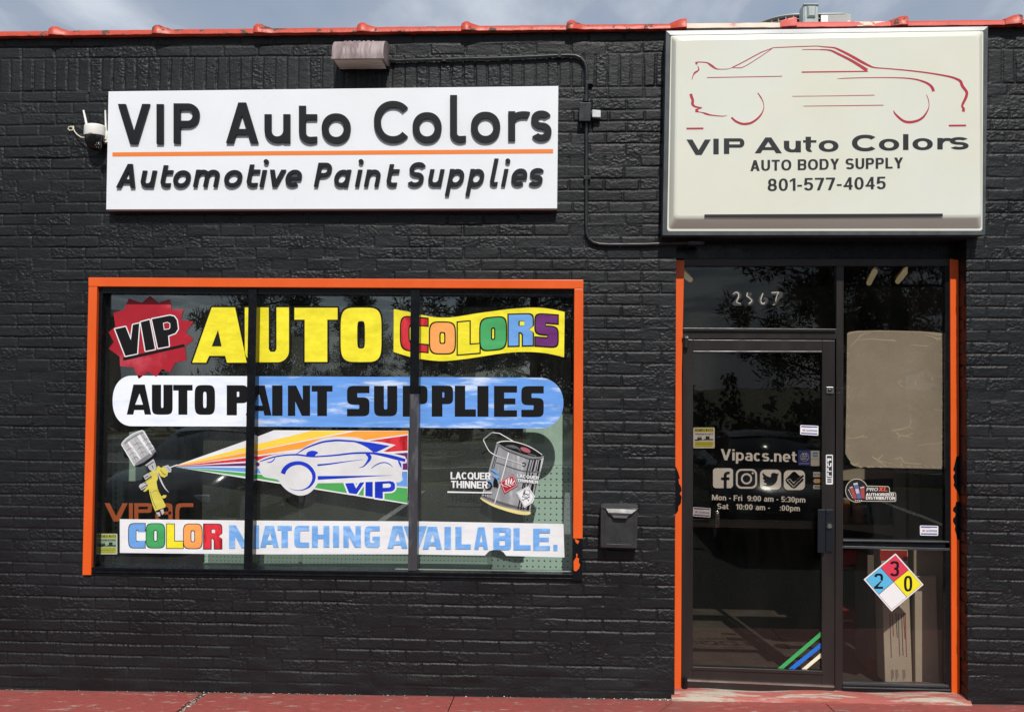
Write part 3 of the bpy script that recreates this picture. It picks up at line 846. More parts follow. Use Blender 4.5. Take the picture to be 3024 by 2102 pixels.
for _ in range(260):
    y = rr.uniform(-.45, 0); x = jxat(js[0], y) + rr.gauss(0, .011)
    chip(Vector((x, y, gz(x) - .012 + rr.uniform(-.012, .012))), rr.choice((.004, .006, .008)))
for _ in range(120):
    x = rr.uniform(jxat(js[2], 0) - .25, DX0 + .05); chip(Vector((x, -.012 - abs(rr.gauss(0, .008)), gz(x) + .003)), rr.choice((.005, .008)))
g = mb.build('debris'); tag(g, 'pale grit and paint flakes lying along the foot of the black wall', 'debris', kind='stuff')

# threshold step in the door recess: old concrete with peeling red paint
thr_m = M2('threshold_worn_paint', (0.38, 0.105, 0.088), (0.42, 0.36, 0.29), 9, .47, .56, rough=.7, bump=(60, .5), stretch=(.28, 2.2, 2.2))
mb = MB()
tz = mean(P(2040, 2052).z, P(2830, 2064).z)
N = 40; rings = []
for i in range(N + 1):
    x = DX0 - .02 + (DX1 - DX0 + .035) * i / N; q = random.Random(900 + i)
    j = lambda a: q.uniform(-a, a)
    zt = tz + .006 * math.sin(i * .4) + GS * .6 * (x - mean(DX0, DX1)) 
    rings.append([(x, -.030 + j(.006), gz(x) - .02), (x, -.030 + j(.008), zt - .018 + j(.004)), (x, -.008 + j(.005), zt - .002 + j(.002)), (x, .07, zt + .004), (x, .30, zt + .010), (x, .30, gz(x) - .03)])
mb.loft(rings, thr_m)
mb.build('threshold', store, smooth=45)
# ------------------------------------------------------------------ display window
GY = 0.072          # outer face of the display glass
OF = -0.020         # front of the orange trim
win = MB(); win.pxp([(260.4, 819.3), (1723, 826.3), (1722.8, 852.6), (260.8, 846.0)], OF, .03, orange, at=OF)
window = win.build('display_window', store, bevel=.003)
mb = MB(); mb.pxp([(260.9, 846.6), (286.7, 846.6), (268.4, 1697.5), (242.8, 1697.5)], OF + .002, .03, orange); mb.build('trim_board', window, bevel=.003)
mb = MB(); mb.pxp([(1696, 853), (1722.7, 853), (1720.5, 1590), (1692.5, 1590)], OF + .002, .03, orange); mb.build('trim_board', window, bevel=.003)
# foot of the right board: orange flaked away to black
mb = MB(); mb.pxp([(1692.5, 1590.3), (1720.5, 1590.3), (1719.5, 1714), (1691, 1714)], OF + .003, .03, black_metal); mb.build('trim_board', window, label='black foot of the trim board where the orange has flaked off')
z7 = ZM(950, 1200, 2.85)
for fk in ([(2119, 900), (2192, 900), (2186, 935), (2172, 960), (2183, 985), (2168, 1010), (2185, 1045), (2160, 1075), (2140, 1085), (2120, 1100)], [(2130, 1112), (2168, 1130), (2155, 1158), (2138, 1140)], [(2142, 1235), (2154, 1240), (2150, 1275), (2143, 1270)],
           [(2120, 1300), (2140, 1270), (2166, 1275), (2163, 1310), (2175, 1330), (2165, 1362), (2140, 1386), (2121, 1378)]):
    d = Decal(OF + .0025); d.coat(orange, [z7(fk)]); d.build('paint_flake', window)
# head, jambs, sill of the black frame
mb = MB()
mb.pxp([(287, 847), (1696, 853.4), (1696, 874), (287, 866)], .010, GY + .05, black_metal, at=.010)
mb.pxp([(286.9, 866), (303, 866), (282.5, 1668), (269, 1668)], .012, GY + .05, black_metal, at=.012)
mb.pxp([(1692, 872), (1700, 872), (1697, 1690), (1690, 1690)], .012, GY + .05, black_metal, at=.012)
mb.pxp([(268.6, 1676.5), (1691.5, 1697), (1691.5, 1716.5), (268.6, 1699)], -.004, GY + .05, black_metal, at=-.004)
mb.pxp([(268, 1674), (1691.5, 1694.5), (1691.5, 1701), (268, 1680.5)], -.010, GY + .04, black_metal, at=-.010)
mb.pxp([(268, 1687), (1691.5, 1706.5), (1691.5, 1710), (268, 1690.5)], -.012, .0, black_metal, at=-.012)
mb.build('frame', window, bevel=.002)
sill_m = M('sill_alloy', (.36, .36, .34), rough=.45, metal=.3, noise=(20, .25), stretch=(.3, 1, 1))
mb = MB(); mb.pxp([(282, 1668), (1692, 1688), (1692, 1695), (272, 1675)], GY - .012, GY + .03, sill_m, at=GY - .012); mb.build('glazing_bead', window)
mb = MB()
mb.pxp([(734, 852), (758.5, 852), (744, 1699), (719, 1699)], -.006, GY + .05, black_metal, at=-.006)
mb.build('mullion', window, bevel=.002)
mb = MB()
mb.pxp([(1213, 854), (1239.5, 854), (1236.6, 1163), (1210.5, 1163)], -.006, GY + .05, black_metal, at=-.006)
mb.pxp([(1210.5, 1163.3), (1236.6, 1163.3), (1231, 1684), (1205, 1684)], -.0058, GY + .05, grey_frame, at=-.006)
mb.pxp([(1205, 1684.3), (1231, 1684.3), (1230.5, 1706), (1204.5, 1706)], -.0062, GY + .05, black_metal, at=-.006)
mb.build('mullion', window, label='mullion with the black paint worn off its lower half')
for q in ([(296, 860), (748, 862), (734, 1680), (276, 1673)], [(748.5, 862), (1228, 866), (1222, 1690), (734.5, 1680)], [(1228.5, 866), (1698, 870), (1695, 1694), (1222.5, 1690)]):
    mb = MB(); mb.pxp(q, GY, GY + .006, glass_win, at=GY); mb.build('pane', window)

# ------------------------------------------------------------------ signwriter's paint on the glass
def brush(name, col, amt=.07, scale=5, stretch=(1, 1, 3), gain=.93, rot=0):
    return M(name, col, rough=.42, noise=(scale, amt), gain=gain, stretch=stretch)
w_white = brush('sign_white', '#f1f3f6', .06, 6, (1.5, 1, 4), gain=.88)
w_grey = brush('sign_offwhite', '#e9eaec', .10, 5, (1.2, 1, 1.2), gain=.86)
w_black = M('sign_black', (.006, .006, .007), rough=.45, spec=.25)
w_yellow = brush('sign_yellow', '#f7ea2e', .15, 7, (1.4, 1, 3))
w_red = M2('sign_red', '#a51c2c', '#c24a58', 3.2, .52, .72, rough=.42, detail=5, noise_amt=.12)
w_redl = M2('sign_red_streaked', '#d8343f', '#a8101c', 9, .45, .62, rough=.4, stretch=(2, 1, .6))
w_orange = brush('sign_orange', '#fda95c', .10, 8)
w_green = brush('sign_green', '#45a862', .14, 8)
w_blue = brush('sign_sky_blue', '#6ea6e8', .09, 8)
w_purple = brush('sign_purple', '#6b2673', .16, 8)
w_pill = M2('sign_blue_brushed', '#669ce6', '#dfeaf8', 4.2, .50, .72, rough=.42, stretch=(.55, 1, 3.4), rot=(0, .62, 0), detail=10, noise_amt=.10)
w_pillw = M2('sign_white_brushed', '#eef4ff', '#dfe8f6', 4, .5, .7, rough=.42, stretch=(.7, 1, 3), detail=8, noise_amt=.02)
w_navy = brush('sign_royal_blue', '#0c33c4', .18, 8)
w_ray_y = brush('ray_yellow', '#ffd84a', .06); w_ray_o = brush('ray_orange', '#ffa63f', .07); w_ray_g = brush('ray_green', '#4fae5a', .07)
w_ltblue = M2('sign_blue_lettering', '#72a8e6', '#8fbcf0', 9, .5, .6, rough=.42, stretch=(1, 1, 2))
Z4, Z5, Z6, Z7 = ZM(200, 780, 2.85), ZM(950, 780, 2.85), ZM(200, 1200, 2.85), ZM(950, 1200, 2.85)
PY = GY - .0006
def zletter(zm, ch, x0, t, x1, b, ws, wh, **kw):
    (a, c), (e_, f_) = zm((x0, t)), zm((x1, b)); s = zm.s
    for k in ('grow', 'dy'):
        if k in kw: kw[k] /= s
    return letter(ch, a, c, e_, f_, ws / s, wh / s, **kw)

# red starburst
d = Decal(PY)
star = Z4([(690, 268), (762, 325), (860, 295), (873, 382), (975, 380), (950, 465), (1060, 487), (990, 572), (1060, 635), (985, 692), (1000, 808), (905, 828), (860, 912), (795, 880), (745, 948), (680, 903), (598, 965), (553, 868), (440, 858), (437, 778), (345, 712), (387, 655), (343, 572), (400, 525), (385, 410), (472, 385), (512, 290), (622, 325)])
d.coat(w_red, [star])
V_ = Z4([(398, 546), (487, 527), (531, 640), (548, 510), (602, 498), (584, 752), (485, 772)])
I_ = Z4([(614, 488), (688, 468), (735, 714), (655, 730)])
P_ = Z4([(708, 462), (860, 432), (895, 440), (918, 470), (928, 545), (905, 580), (845, 602), (852, 690), (760, 706)]); Pc = Z4([(805, 497), (840, 489), (860, 500), (860, 535), (850, 545), (812, 550)])
bar = Z4([(463, 787), (982, 671), (985, 695), (470, 811)])
d.coat(w_white, outline(V_, 6.2) + outline(I_, 6.2) + outline(P_, 6.2))
d.coat(w_black, [V_, I_, P_, bar], [Pc])
d.coat(w_white, outline(Pc, 2.0))
d.build('painted_starburst', window)

# AUTO
d = Decal(PY)
def auto(grow):
    L = []
    g = grow / 2.85
    Ao = Z4([(1048, 828), (1212, 364), (1408, 364), (1507, 828), (1340, 828), (1325, 771), (1190, 771), (1165, 828)]); Ac = Z4([(1212, 692), (1295, 692), (1265, 552)])
    L.append((([Ao] + outline(Ao, 2 * g)) if grow else [Ao], [] if grow else [Ac]))
    x0, t = Z4((1490 - grow, 364 - grow)); x1, b = Z4((1862 + grow, 825 + grow))
    a, c = Z4((1692 + grow, 330)); e_, f_ = Z4((1757 - grow, 737 - grow))
    hole = [(a, c), (a, f_ - 8), (a + 5, f_), (e_ - 5, f_), (e_, f_ - 8), (e_, c)]
    U = [rect(x0, t, x1, b - 40), rrect(x0, b - 80, x1, b, 34, 8)]
    L.append((U, [hole]))
    L.append(zletter(Z4, 'T', 1908, 367, 2271, 822, 190, 100, grow=grow))
    L.append(zletter(Z5, 'O', 160, 366, 503, 823, 139, 113, p=4.6, grow=grow))
    return L
d.letters(w_black, auto(13)); d.letters(w_yellow, auto(0)); d.coat(M('glass_behind_counter', (.012, .013, .013), rough=.2), [Z4([(1222, 686), (1286, 686), (1264, 580)])])
d.build('painted_lettering', window, label='large yellow painted letters edged in black')

# waving COLORS banner
d = Decal(PY)
top = smooth_pts(Z5([(607, 378), (725, 400), (850, 428), (950, 446), (1050, 450), (1150, 440), (1300, 415), (1500, 388), (1600, 376), (1750, 366), (1850, 368), (1950, 381), (2045, 402)]), 3)
bot = smooth_pts(Z5([(2040, 783), (1900, 751), (1750, 738), (1600, 742), (1450, 760), (1250, 792), (1050, 814), (950, 812), (850, 800), (725, 775), (605, 738)]), 3)
d.coat(w_yellow, [[tuple(q) for q in top + bot]])
cl = [('C', 668, 450, 890, 728, w_redl, 24, 62, 56), ('O', 912, 492, 1120, 750, w_orange, 2, 78, 78), ('L', 1146, 484, 1328, 752, w_yellow, -16, 98, 72), ('O', 1336, 452, 1550, 718, w_green, -22, 88, 80), ('R', 1574, 424, 1776, 684, w_blue, -6, 82, 66), ('S', 1800, 426, 1985, 690, w_purple, 14, 82, 66)]
for ch, a, t, b_, e_, mt, dyy, ws, wh in cl:
    d.letters(w_black, [zletter(Z5, ch, a, t, b_, e_, ws, wh, p=4.2, grow=11, dy=dyy)])
for ch, a, t, b_, e_, mt, dyy, ws, wh in cl:
    d.letters(mt, [zletter(Z5, ch, a, t, b_, e_, ws, wh, p=4.2, dy=dyy)])
d.build('painted_banner', window, label='waving yellow banner of letters in six colours')

# pill with AUTO PAINT SUPPLIES
d = Decal(PY)
def pill_half(left):
    o = []
    if left:
        for k in range(25):
            t = math.radians(90 + 180 * k / 24); c, s = math.cos(t), math.sin(t)
            o.append((391 + 58.5 * math.copysign(abs(c) ** .9, c), 1183.5 - 74.5 * math.copysign(abs(s) ** .9, s)))
        return [(744, 1110.5)] + o + [(744, 1259)]
    for k in range(25):
        t = math.radians(-90 + 180 * k / 24); c, s = math.cos(t), math.sin(t)
        o.append((1592 + 72 * math.copysign(abs(c) ** .95, c), 1190 - 75 * math.copysign(abs(s) ** .95, s)))
    return [(744, 1259)] + o + [(744, 1110.5)]
d.coat(w_pillw, [pill_half(True)]); d.coat(w_pill, [pill_half(False)], new=False)
LT = []
for zm, ch, a, t, b_, e_, ws, wh in ((Z4, 'A', 497, 1012, 703, 1265, 50, 60), (Z4, 'U', 708, 1014, 883, 1266, 78, 58), (Z4, 'T', 887, 1015, 1051, 1266, 76, 48), (Z4, 'O', 1068, 1016, 1240, 1267, 72, 58), (Z4, 'P', 1338, 1018, 1515, 1271, 86, 62), (Z4, 'A', 1498, 1020, 1715, 1273, 54, 60),
                              (Z4, 'I', 1720, 1020, 1808, 1275, 88, 60), (Z4, 'N', 1853, 1021, 2040, 1276, 62, 60), (Z4, 'T', 2053, 1022, 2229, 1277, 82, 50), (Z5, 'S', 213, 1023, 402, 1279, 86, 62), (Z5, 'U', 440, 1023, 636, 1279, 84, 58), (Z5, 'P', 682, 1022, 891, 1282, 100, 60),
                              (Z5, 'P', 926, 1021, 1106, 1282, 90, 62), (Z5, 'L', 1120, 1022, 1298, 1283, 88, 62), (Z5, 'I', 1310, 1024, 1404, 1283, 90, 60), (Z5, 'E', 1450, 1024, 1644, 1284, 86, 56), (Z5, 'S', 1680, 1025, 1869, 1286, 86, 62)):
    LT.append(zletter(zm, ch, a, t, b_, e_, ws, wh, p=4.4))
d.letters(w_black, LT)
d.build('painted_panel', window, label='round ended panel, white at the left and brushed blue to the right, with black letters')

# rainbow of spray and the car in it
ZR = ZM(740, 1260, 4.783)
d = Decal(PY)
AP = (510.5, 1377)
d.coat(w_white, [[AP, (764.7, 1287), (809, 1270), (1206, 1271.5), (1203, 1488), (762, 1417.5), (725, 1412)]])
d.coat(w_ray_y, [[AP, (764, 1310), (918, 1272), (1033, 1272), (764, 1327.5)]])
d.coat(w_ray_o, [[AP, (764, 1329.5), (1051, 1272.5), (1205, 1272.3), (1205, 1281), (764, 1342.5)]], new=False)
d.coat(w_redl, [[AP, (764, 1347), (1204, 1285), (1204, 1330), (764, 1359)]], new=False)
d.coat(w_purple, [[AP, (727, 1366.5), (1204, 1336), (1204, 1387), (727, 1375.5)]], new=False)
d.coat(w_pill, [[AP, (727, 1381), (1203, 1392), (1203, 1437.5), (727, 1393.5)]], new=False)
d.coat(w_ray_g, [[AP, (727, 1396.5), (1203, 1441), (1203, 1484.5), (727, 1407)]], new=False)
car = [tuple(q) for q in smooth_pts(ZR([(108, 580), (130, 525), (112, 500), (130, 462), (300, 400), (480, 368), (670, 332), (800, 262), (950, 190), (1080, 150), (1250, 140), (1500, 150), (1640, 192), (1850, 215), (2050, 255)]), 3)]
car += ZR([(1880, 345), (2000, 372), (2180, 415), (2210, 470), (2205, 510), (2150, 518), (2148, 580), (2136, 690), (2152, 745), (2110, 780), (2060, 785), (1950, 790), (1330, 790), (950, 795), (905, 865)])
car += [tuple(q) for q in smooth_pts(ZR([(905, 865), (850, 920), (780, 958), (690, 970), (600, 945), (500, 885), (425, 805), (380, 745), (200, 710), (150, 660), (108, 580)]), 3)]
d.coat(w_grey, [car])
Bs = lambda pts: stroke(ZR(pts))
vip = [ZR([(1335, 797), (1452, 790), (1490, 868), (1545, 786), (1610, 780), (1497, 950), (1390, 936)]), ZR([(1624, 778), (1725, 775), (1725, 990), (1620, 975)]),
       ZR([(1755, 775), (1970, 764), (2020, 778), (2040, 810), (2040, 868), (2020, 898), (1985, 912), (1868, 918), (1868, 1016), (1755, 1000)])]
d.coat(w_white, [q for s_ in vip for q in outline(s_, 9.5)] + vip[2:])
d.coat(w_navy, [Bs([(640, 387, 6), (720, 335, 14), (800, 290, 20), (1000, 218, 24), (1150, 196, 26), (1250, 191, 26), (1480, 205, 22)]),
                ZR([(1440, 192), (1700, 222), (1962, 268), (1780, 356), (1730, 356), (1650, 292), (1560, 247), (1470, 216)]),
                Bs([(130, 490, 8), (200, 465, 16), (330, 425, 18), (480, 400, 20), (640, 392, 22), (760, 405, 22), (900, 420, 18), (1200, 400, 22), (1450, 372, 24), (1700, 370, 28), (1900, 402, 44), (2050, 438, 50), (2185, 474, 42)]),
                Bs([(228, 503, 5), (285, 496, 15), (325, 468, 13), (345, 435, 8)]),
                [tuple(q) for q in smooth_pts(ZR([(785, 408), (800, 362), (850, 338), (910, 340), (955, 365), (920, 392), (900, 414), (850, 418)]), 3, True)],
                Bs([(455, 660, 64), (490, 590, 64), (570, 530, 58), (690, 510, 52), (800, 548, 54), (870, 620, 52), (895, 690, 50), (882, 770, 42), (820, 850, 26), (720, 893, 12), (620, 890, 6), (540, 865, 2)]),
                Bs([(944, 540, 24), (1100, 525, 20), (1350, 490, 11), (1590, 460, 3)]), Bs([(948, 720, 54), (1200, 712, 40), (1500, 702, 24), (1800, 690, 9), (2000, 685, 2)]),
                Bs([(1630, 383, 16), (1675, 410, 52), (1680, 450, 46), (1640, 510, 26), (1590, 560, 14), (1530, 576, 4)]), Bs([(1705, 588, 6), (1780, 532, 14), (1880, 502, 13), (1960, 525, 12), (2010, 570, 4)]),
                Bs([(2088, 472, 12), (2110, 520, 30), (2130, 580, 4)])])
d.coat(w_navy, vip, [ZR([(1868, 805), (1955, 798), (1980, 812), (1982, 840), (1955, 857), (1868, 860)])], new=False)
d.coat(w_white, [ZR([(1868, 805), (1955, 798), (1980, 812), (1982, 840), (1955, 857), (1868, 860)])], new=False)
d.build('painted_car', window, label='white and blue sports car painted across a rainbow of spray')

# bottom banner
d = Decal(PY)
d.coat(w_white, [[(353.6, 1532), (730, 1536), (1200, 1538.6), (1245, 1538.6), (1664, 1546.3), (1667, 1645), (1494.6, 1640.4), (1487, 1630), (1478, 1624.5), (1460, 1622.5), (1445, 1626), (1434, 1637), (1432, 1639.3), (1199, 1635.8), (740, 1635.8), (354, 1631.6)]])
cl = [('C', 514, 985, 650, 1187, w_blue, 60, 52), ('O', 662, 986, 815, 1187, w_green, 60, 52), ('L', 834, 989, 970, 1190, w_yellow, 62, 56), ('O', 976, 989, 1129, 1192, w_orange, 58, 52), ('R', 1145, 990, 1295, 1195, w_redl, 60, 52)]
for ch, a, t, b_, e_, mt, ws, wh in cl: d.letters(w_black, [zletter(Z6, ch, a, t, b_, e_, ws, wh, p=4.4, grow=6)])
for ch, a, t, b_, e_, mt, ws, wh in cl: d.letters(mt, [zletter(Z6, ch, a, t, b_, e_, ws, wh, p=4.4)])
LT = []
for zm, ch, a, t, b_, e_, ws, wh in ((Z6, 'M', 1357, 998, 1610, 1192, 52, 40), (Z6, 'A', 1620, 1001, 1776, 1184, 42, 36), (Z6, 'T', 1765, 1002, 1886, 1184, 54, 38), (Z6, 'C', 1906, 1002, 2032, 1184, 50, 42), (Z6, 'H', 2055, 1003, 2202, 1183, 50, 36),
                              (Z7, 'I', 95, 1003, 146, 1183, 50, 40), (Z7, 'N', 182, 1004, 330, 1184, 46, 40), (Z7, 'G', 360, 1005, 489, 1185, 46, 40), (Z7, 'A', 553, 1003, 722, 1193, 44, 38), (Z7, 'V', 690, 1005, 886, 1195, 56, 40), (Z7, 'A', 850, 1010, 1012, 1200, 44, 38),
                              (Z7, 'I', 1033, 1011, 1088, 1200, 50, 40), (Z7, 'L', 1125, 1012, 1255, 1200, 52, 42), (Z7, 'A', 1283, 1014, 1400, 1202, 34, 36), (Z7, 'B', 1444, 1018, 1594, 1206, 52, 38), (Z7, 'L', 1614, 1022, 1759, 1207, 52, 42), (Z7, 'E', 1780, 1026, 1922, 1210, 52, 38), (Z7, '.', 1950, 1160, 1984, 1212, 34, 46)):
    LT.append(zletter(zm, ch, a, t, b_, e_, ws, wh, p=4.6))
d.letters(w_ltblue, LT)
d.build('painted_strip', window, label='white strip with coloured and light blue letters along the foot of the glass')

# spray gun
ZG = ZM(340, 1250, 5.503)
sg = lambda pts: stroke(ZG(pts))
silver = brush('paint_silver', '#b9babd', .16, 9); dkgrey = brush('paint_dark_grey', '#5b5c60', .2, 9); mid = brush('paint_mid_grey', '#85868a', .2, 9); olive = brush('paint_mustard', '#d6cb58', .1, 9); olive_d = brush('paint_olive', '#8f8a2c', .15, 9)
d = Decal(PY)
d.coat(w_black, [ZG([(318, 690), (480, 640), (600, 550), (690, 440), (705, 470), (620, 575), (500, 668), (395, 712)]), ZG([(515, 680), (560, 770), (455, 830), (430, 930), (370, 1030), (440, 1110), (540, 1080), (640, 1440), (665, 1460), (700, 1440), (700, 1380)])])
d.coat(silver, [[tuple(q) for q in smooth_pts(ZG([(98, 335), (130, 285), (180, 240), (300, 160), (440, 105)]), 3)] + ZG([(480, 125), (640, 420), (560, 480), (460, 560), (310, 690)])])
d.coat(mid, [ZG([(310, 690), (350, 635), (560, 480), (645, 425), (665, 440), (600, 530), (480, 620), (380, 665)]), [tuple(q) for q in ZG([(140, 320), (210, 255), (320, 190), (450, 130), (470, 160), (330, 215), (220, 285), (165, 340)])]])
d.coat(w_white, [sg([(102, 338, 16), (310, 685, 18)]), sg([(445, 112, 14), (640, 418, 14)]), sg([(105, 325, 12), (180, 245, 14), (310, 158, 14), (440, 112, 14)]), sg([(215, 300, 40), (410, 580, 30)]), sg([(380, 190, 60), (470, 330, 40), (590, 500, 20)])])
ml = []
for ox, oy, n in ((190, 350, 3), (315, 260, 3), (450, 200, 4)):
    ml.append(sg([(ox, oy, 4), (ox + 80 + n * 6, oy + 150, 5), (ox + 145, oy + 255, 4)]))
    for k in range(n):
        x, y = ox + 10 + k * 45, oy + 60 + k * 72
        ml += [sg([(x - 10, y + 35, 4), (x + 25, y, 6)]), sg([(x + 25, y, 6), (x + 70, y - 15, 5)]), sg([(x + 70, y - 15, 4), (x + 100, y + 18, 5)])]
d.coat(dkgrey, ml)
d.coat(silver, [ZG([(480, 680), (622, 575), (640, 608), (675, 720), (650, 760), (600, 778), (555, 745), (530, 692)])])
d.coat(dkgrey, [sg([(505, 700, 16), (630, 620, 16)]), sg([(600, 680, 16), (620, 740, 12)])])
d.coat(olive, [ZG([(548, 800), (600, 775), (660, 760), (690, 692), (712, 690), (745, 722), (790, 690), (830, 720), (862, 780), (850, 845), (800, 878), (740, 855), (708, 795), (694, 850), (694, 900), (672, 950), (690, 1050), (740, 1165), (822, 1330), (812, 1360), (700, 1402), (650, 1425), (610, 1330), (562, 1150), (545, 1065), (490, 1108), (455, 1102), (530, 1010), (492, 935), (600, 865)]),
                ZG([(750, 1180), (800, 1158), (836, 1168), (822, 1205), (775, 1218)])])
d.coat(olive_d, [sg([(600, 880, 10), (500, 940, 8)]), sg([(590, 1130, 5), (640, 1095, 8), (700, 1095, 8), (720, 1150, 5)]), sg([(570, 1100, 8), (610, 1250, 12), (670, 1380, 8)]), sg([(735, 750, 10), (790, 820, 20), (840, 830, 8)])])
d.coat(silver, [ZG([(785, 695), (860, 672), (915, 735), (912, 785), (872, 798)]), ZG([(455, 850), (540, 800), (588, 850), (492, 916)]), ZG([(385, 1030), (400, 990), (490, 948), (532, 990), (500, 1040), (430, 1086)]), sg([(688, 795, 24), (720, 870, 26), (770, 980, 26), (820, 1060, 18), (870, 1117, 8)]), ZG([(660, 1440), (712, 1420), (738, 1500), (700, 1512)]), ZG([(732, 1400), (782, 1388), (796, 1450), (768, 1486)])])
d.coat(w_black, [sg([(420, 1010, 10), (500, 960, 14)]), sg([(420, 1055, 10), (525, 990, 14)]), sg([(485, 880, 10), (540, 850, 10)]), sg([(845, 700, 6), (895, 770, 8)]), sg([(695, 830, 6), (715, 920, 14), (760, 1010, 10)]), sg([(672, 1440, 18), (718, 1425, 14)]), sg([(690, 1470, 8), (705, 1500, 8)])])
d.coat(w_white, [sg([(893, 712, 14), (960, 690, 16), (1010, 672, 22)]), sg([(740, 930, 6), (800, 1040, 6), (850, 1100, 4)]), sg([(805, 700, 8), (860, 690, 6)]), sg([(400, 1020, 8), (480, 975, 8)])])
d.build('painted_spray_gun', window)

# VIPAC lettering seen on the inside of the pane
rust = M('lettering_rust_orange', '#c05c2c', rough=.5, gain=.9)
d = Decal(GY + .0092)
d.letters(rust, [zletter(Z6, 'V', 310, 812, 505, 966, 40, 40, heavy=False), zletter(Z6, 'I', 515, 812, 548, 948, 33, 33), zletter(Z6, 'P', 560, 812, 708, 948, 34, 30, p=4), zletter(Z6, 'C', 905, 812, 1057, 1075, 33, 32, p=5)])
A1 = zletter(Z6, 'n', 738, 812, 882, 960, 34, 32, p=5)
d.letters(rust, [A1]); d.coat(rust, [rect(*Z6((760, 882)), *Z6((870, 908)))], new=False)
d.build('vinyl_lettering', window)

# lacquer can
ZC = ZM(1310, 1260, 5.70)
sc = lambda pts: stroke(ZC(pts))
d = Decal(PY)
body = ZC([(890, 280), (760, 740), (640, 1160), (780, 1255), (1000, 1330), (1300, 1405), (1460, 1422), (1560, 1050), (1680, 560), (1690, 490), (1500, 500), (1200, 430), (1000, 350)])
canm = M2('paint_can_grey', '#8e9094', '#c9cacc', 5, .45, .7, rough=.4, stretch=(3, 1, .7), detail=8, noise_amt=.15)
d.coat(canm, [body])
d.coat(brush('paint_straw', '#e6d992', .1, 8), [[tuple(q) for q in smooth_pts(ZC([(615, 1190), (700, 1225), (850, 1295), (1000, 1345), (1300, 1412), (1455, 1425), (1445, 1475), (1300, 1476), (1100, 1430), (850, 1345), (700, 1268), (640, 1225)]), 3, True)]])
d.coat(dkgrey, [sc([(640, 1150, 10), (780, 1215, 40), (1000, 1300, 60), (1300, 1370, 40), (1470, 1385, 10)])])
d.coat(mid, [sc([(630, 1175, 24), (780, 1250, 26), (1000, 1330, 26), (1300, 1400, 24), (1455, 1415, 16)])])
d.coat(w_black, [sc([(920, 320, 13), (810, 705, 13)]), sc([(893, 500, 11), (842, 705, 11)]), sc([(700, 1060, 12), (680, 1190, 14)]), sc([(725, 1060, 10), (712, 1200, 10)]), sc([(1455, 545, 20), (1395, 775, 20)]), sc([(1500, 548, 14), (1442, 775, 14)]), sc([(1546, 545, 30), (1490, 765, 30)]), sc([(1592, 540, 14), (1550, 762, 14)]), sc([(1628, 550, 36), (1590, 750, 36)]),
                 sc([(1345, 950, 22), (1250, 1390, 20)]), sc([(1400, 780, 20), (1300, 1395, 24)]), sc([(1452, 780, 22), (1340, 1400, 12)]), sc([(1505, 960, 44), (1415, 1405, 40)]), sc([(1560, 960, 12), (1470, 1380, 10)]), sc([(1500, 780, 24), (1490, 830, 24)]), sc([(1590, 770, 24), (1575, 830, 24)])])
d.coat(dkgrey, [sc([(885, 600, 14), (1000, 635, 16), (1200, 705, 18), (1350, 742, 16), (1632, 768, 10)])])
d.coat(mid, [sc([(905, 290, 26), (1050, 370, 34), (1250, 450, 38), (1480, 520, 40), (1685, 500, 26)])])
d.coat(w_black, [[tuple(q) for q in smooth_pts(ZC([(940, 280), (1010, 255), (1200, 262), (1450, 345), (1620, 430), (1655, 478), (1620, 505), (1480, 490), (1250, 420), (1050, 345)]), 3, True)], sc([(930, 310, 5), (1060, 395, 8), (1250, 470, 10), (1480, 545, 10), (1660, 528, 5)])])
d.coat(dkgrey, [sc([(1040, 320, 10), (1150, 330, 50), (1250, 360, 30), (1300, 420, 10)]), sc([(1420, 450, 20), (1560, 490, 20)])])
d.coat(brush('paint_rose', '#b0606a', .12, 9), [disc(*ZC((1378, 388)), 90 / 5.7, 36 / 5.7, rot=.36)])
d.coat(w_grey, [sc([(895, 272, 18), (1000, 242, 16), (1200, 252, 14), (1450, 335, 14), (1660, 468, 12)]), sc([(1095, 430, 16), (1000, 800, 16), (865, 1265, 14)]), sc([(865, 1265, 12), (825, 1335, 10)]), sc([(900, 493, 10), (1080, 548, 8), (1330, 635, 8)])])
d.coat(w_white, [stroke(ZC([(1170, 240, 14), (940, 108, 14)]), n=1), stroke(ZC([(945, 110, 12), (820, 94, 12)]), n=1), sc([(668, 218, 12), (755, 390, 12), (840, 462, 14), (905, 495, 12)])])
d.coat(mid, [stroke(ZC([(812, 96, 22), (668, 212, 30)]), n=1)])
d.coat(w_black, [sc([(1320, 615, 12), (1350, 600, 12), (1380, 625, 12), (1360, 660, 12), (1325, 650, 10)])])
red = ZC([(945, 930), (1170, 795), (1245, 990), (1025, 1125)])
d.coat(w_red, [red]); d.coat(w_grey, outline(ZC([(965, 935), (1162, 815), (1228, 985), (1032, 1104)]), .9))
d.coat(w_white, [sc([(1060, 960, 10), (1050, 915, 26), (1075, 880, 4)]), sc([(1090, 965, 14), (1095, 910, 30), (1105, 850, 4)]), sc([(1120, 965, 14), (1140, 910, 28), (1145, 860, 4)]), sc([(1140, 970, 12), (1185, 920, 16), (1195, 895, 4)]), sc([(1150, 980, 10), (1205, 965, 4)]), sc([(1030, 955, 14), (1135, 1002, 14)]), sc([(975, 950, 8), (1000, 985, 8), (1080, 1015, 6)])])
wd = ZC([(1220, 1105), (1425, 995), (1535, 1165), (1500, 1275), (1360, 1360)])
d.coat(w_white, [wd])
bone = lambda a, b: [sc([(*a, 9), (*b, 9)])]
skull = [tuple(q) for q in smooth_pts(ZC([(1345, 1110), (1355, 1075), (1395, 1055), (1435, 1070), (1452, 1105), (1445, 1145), (1435, 1175), (1410, 1190), (1375, 1180), (1365, 1150)]), 3, True)]
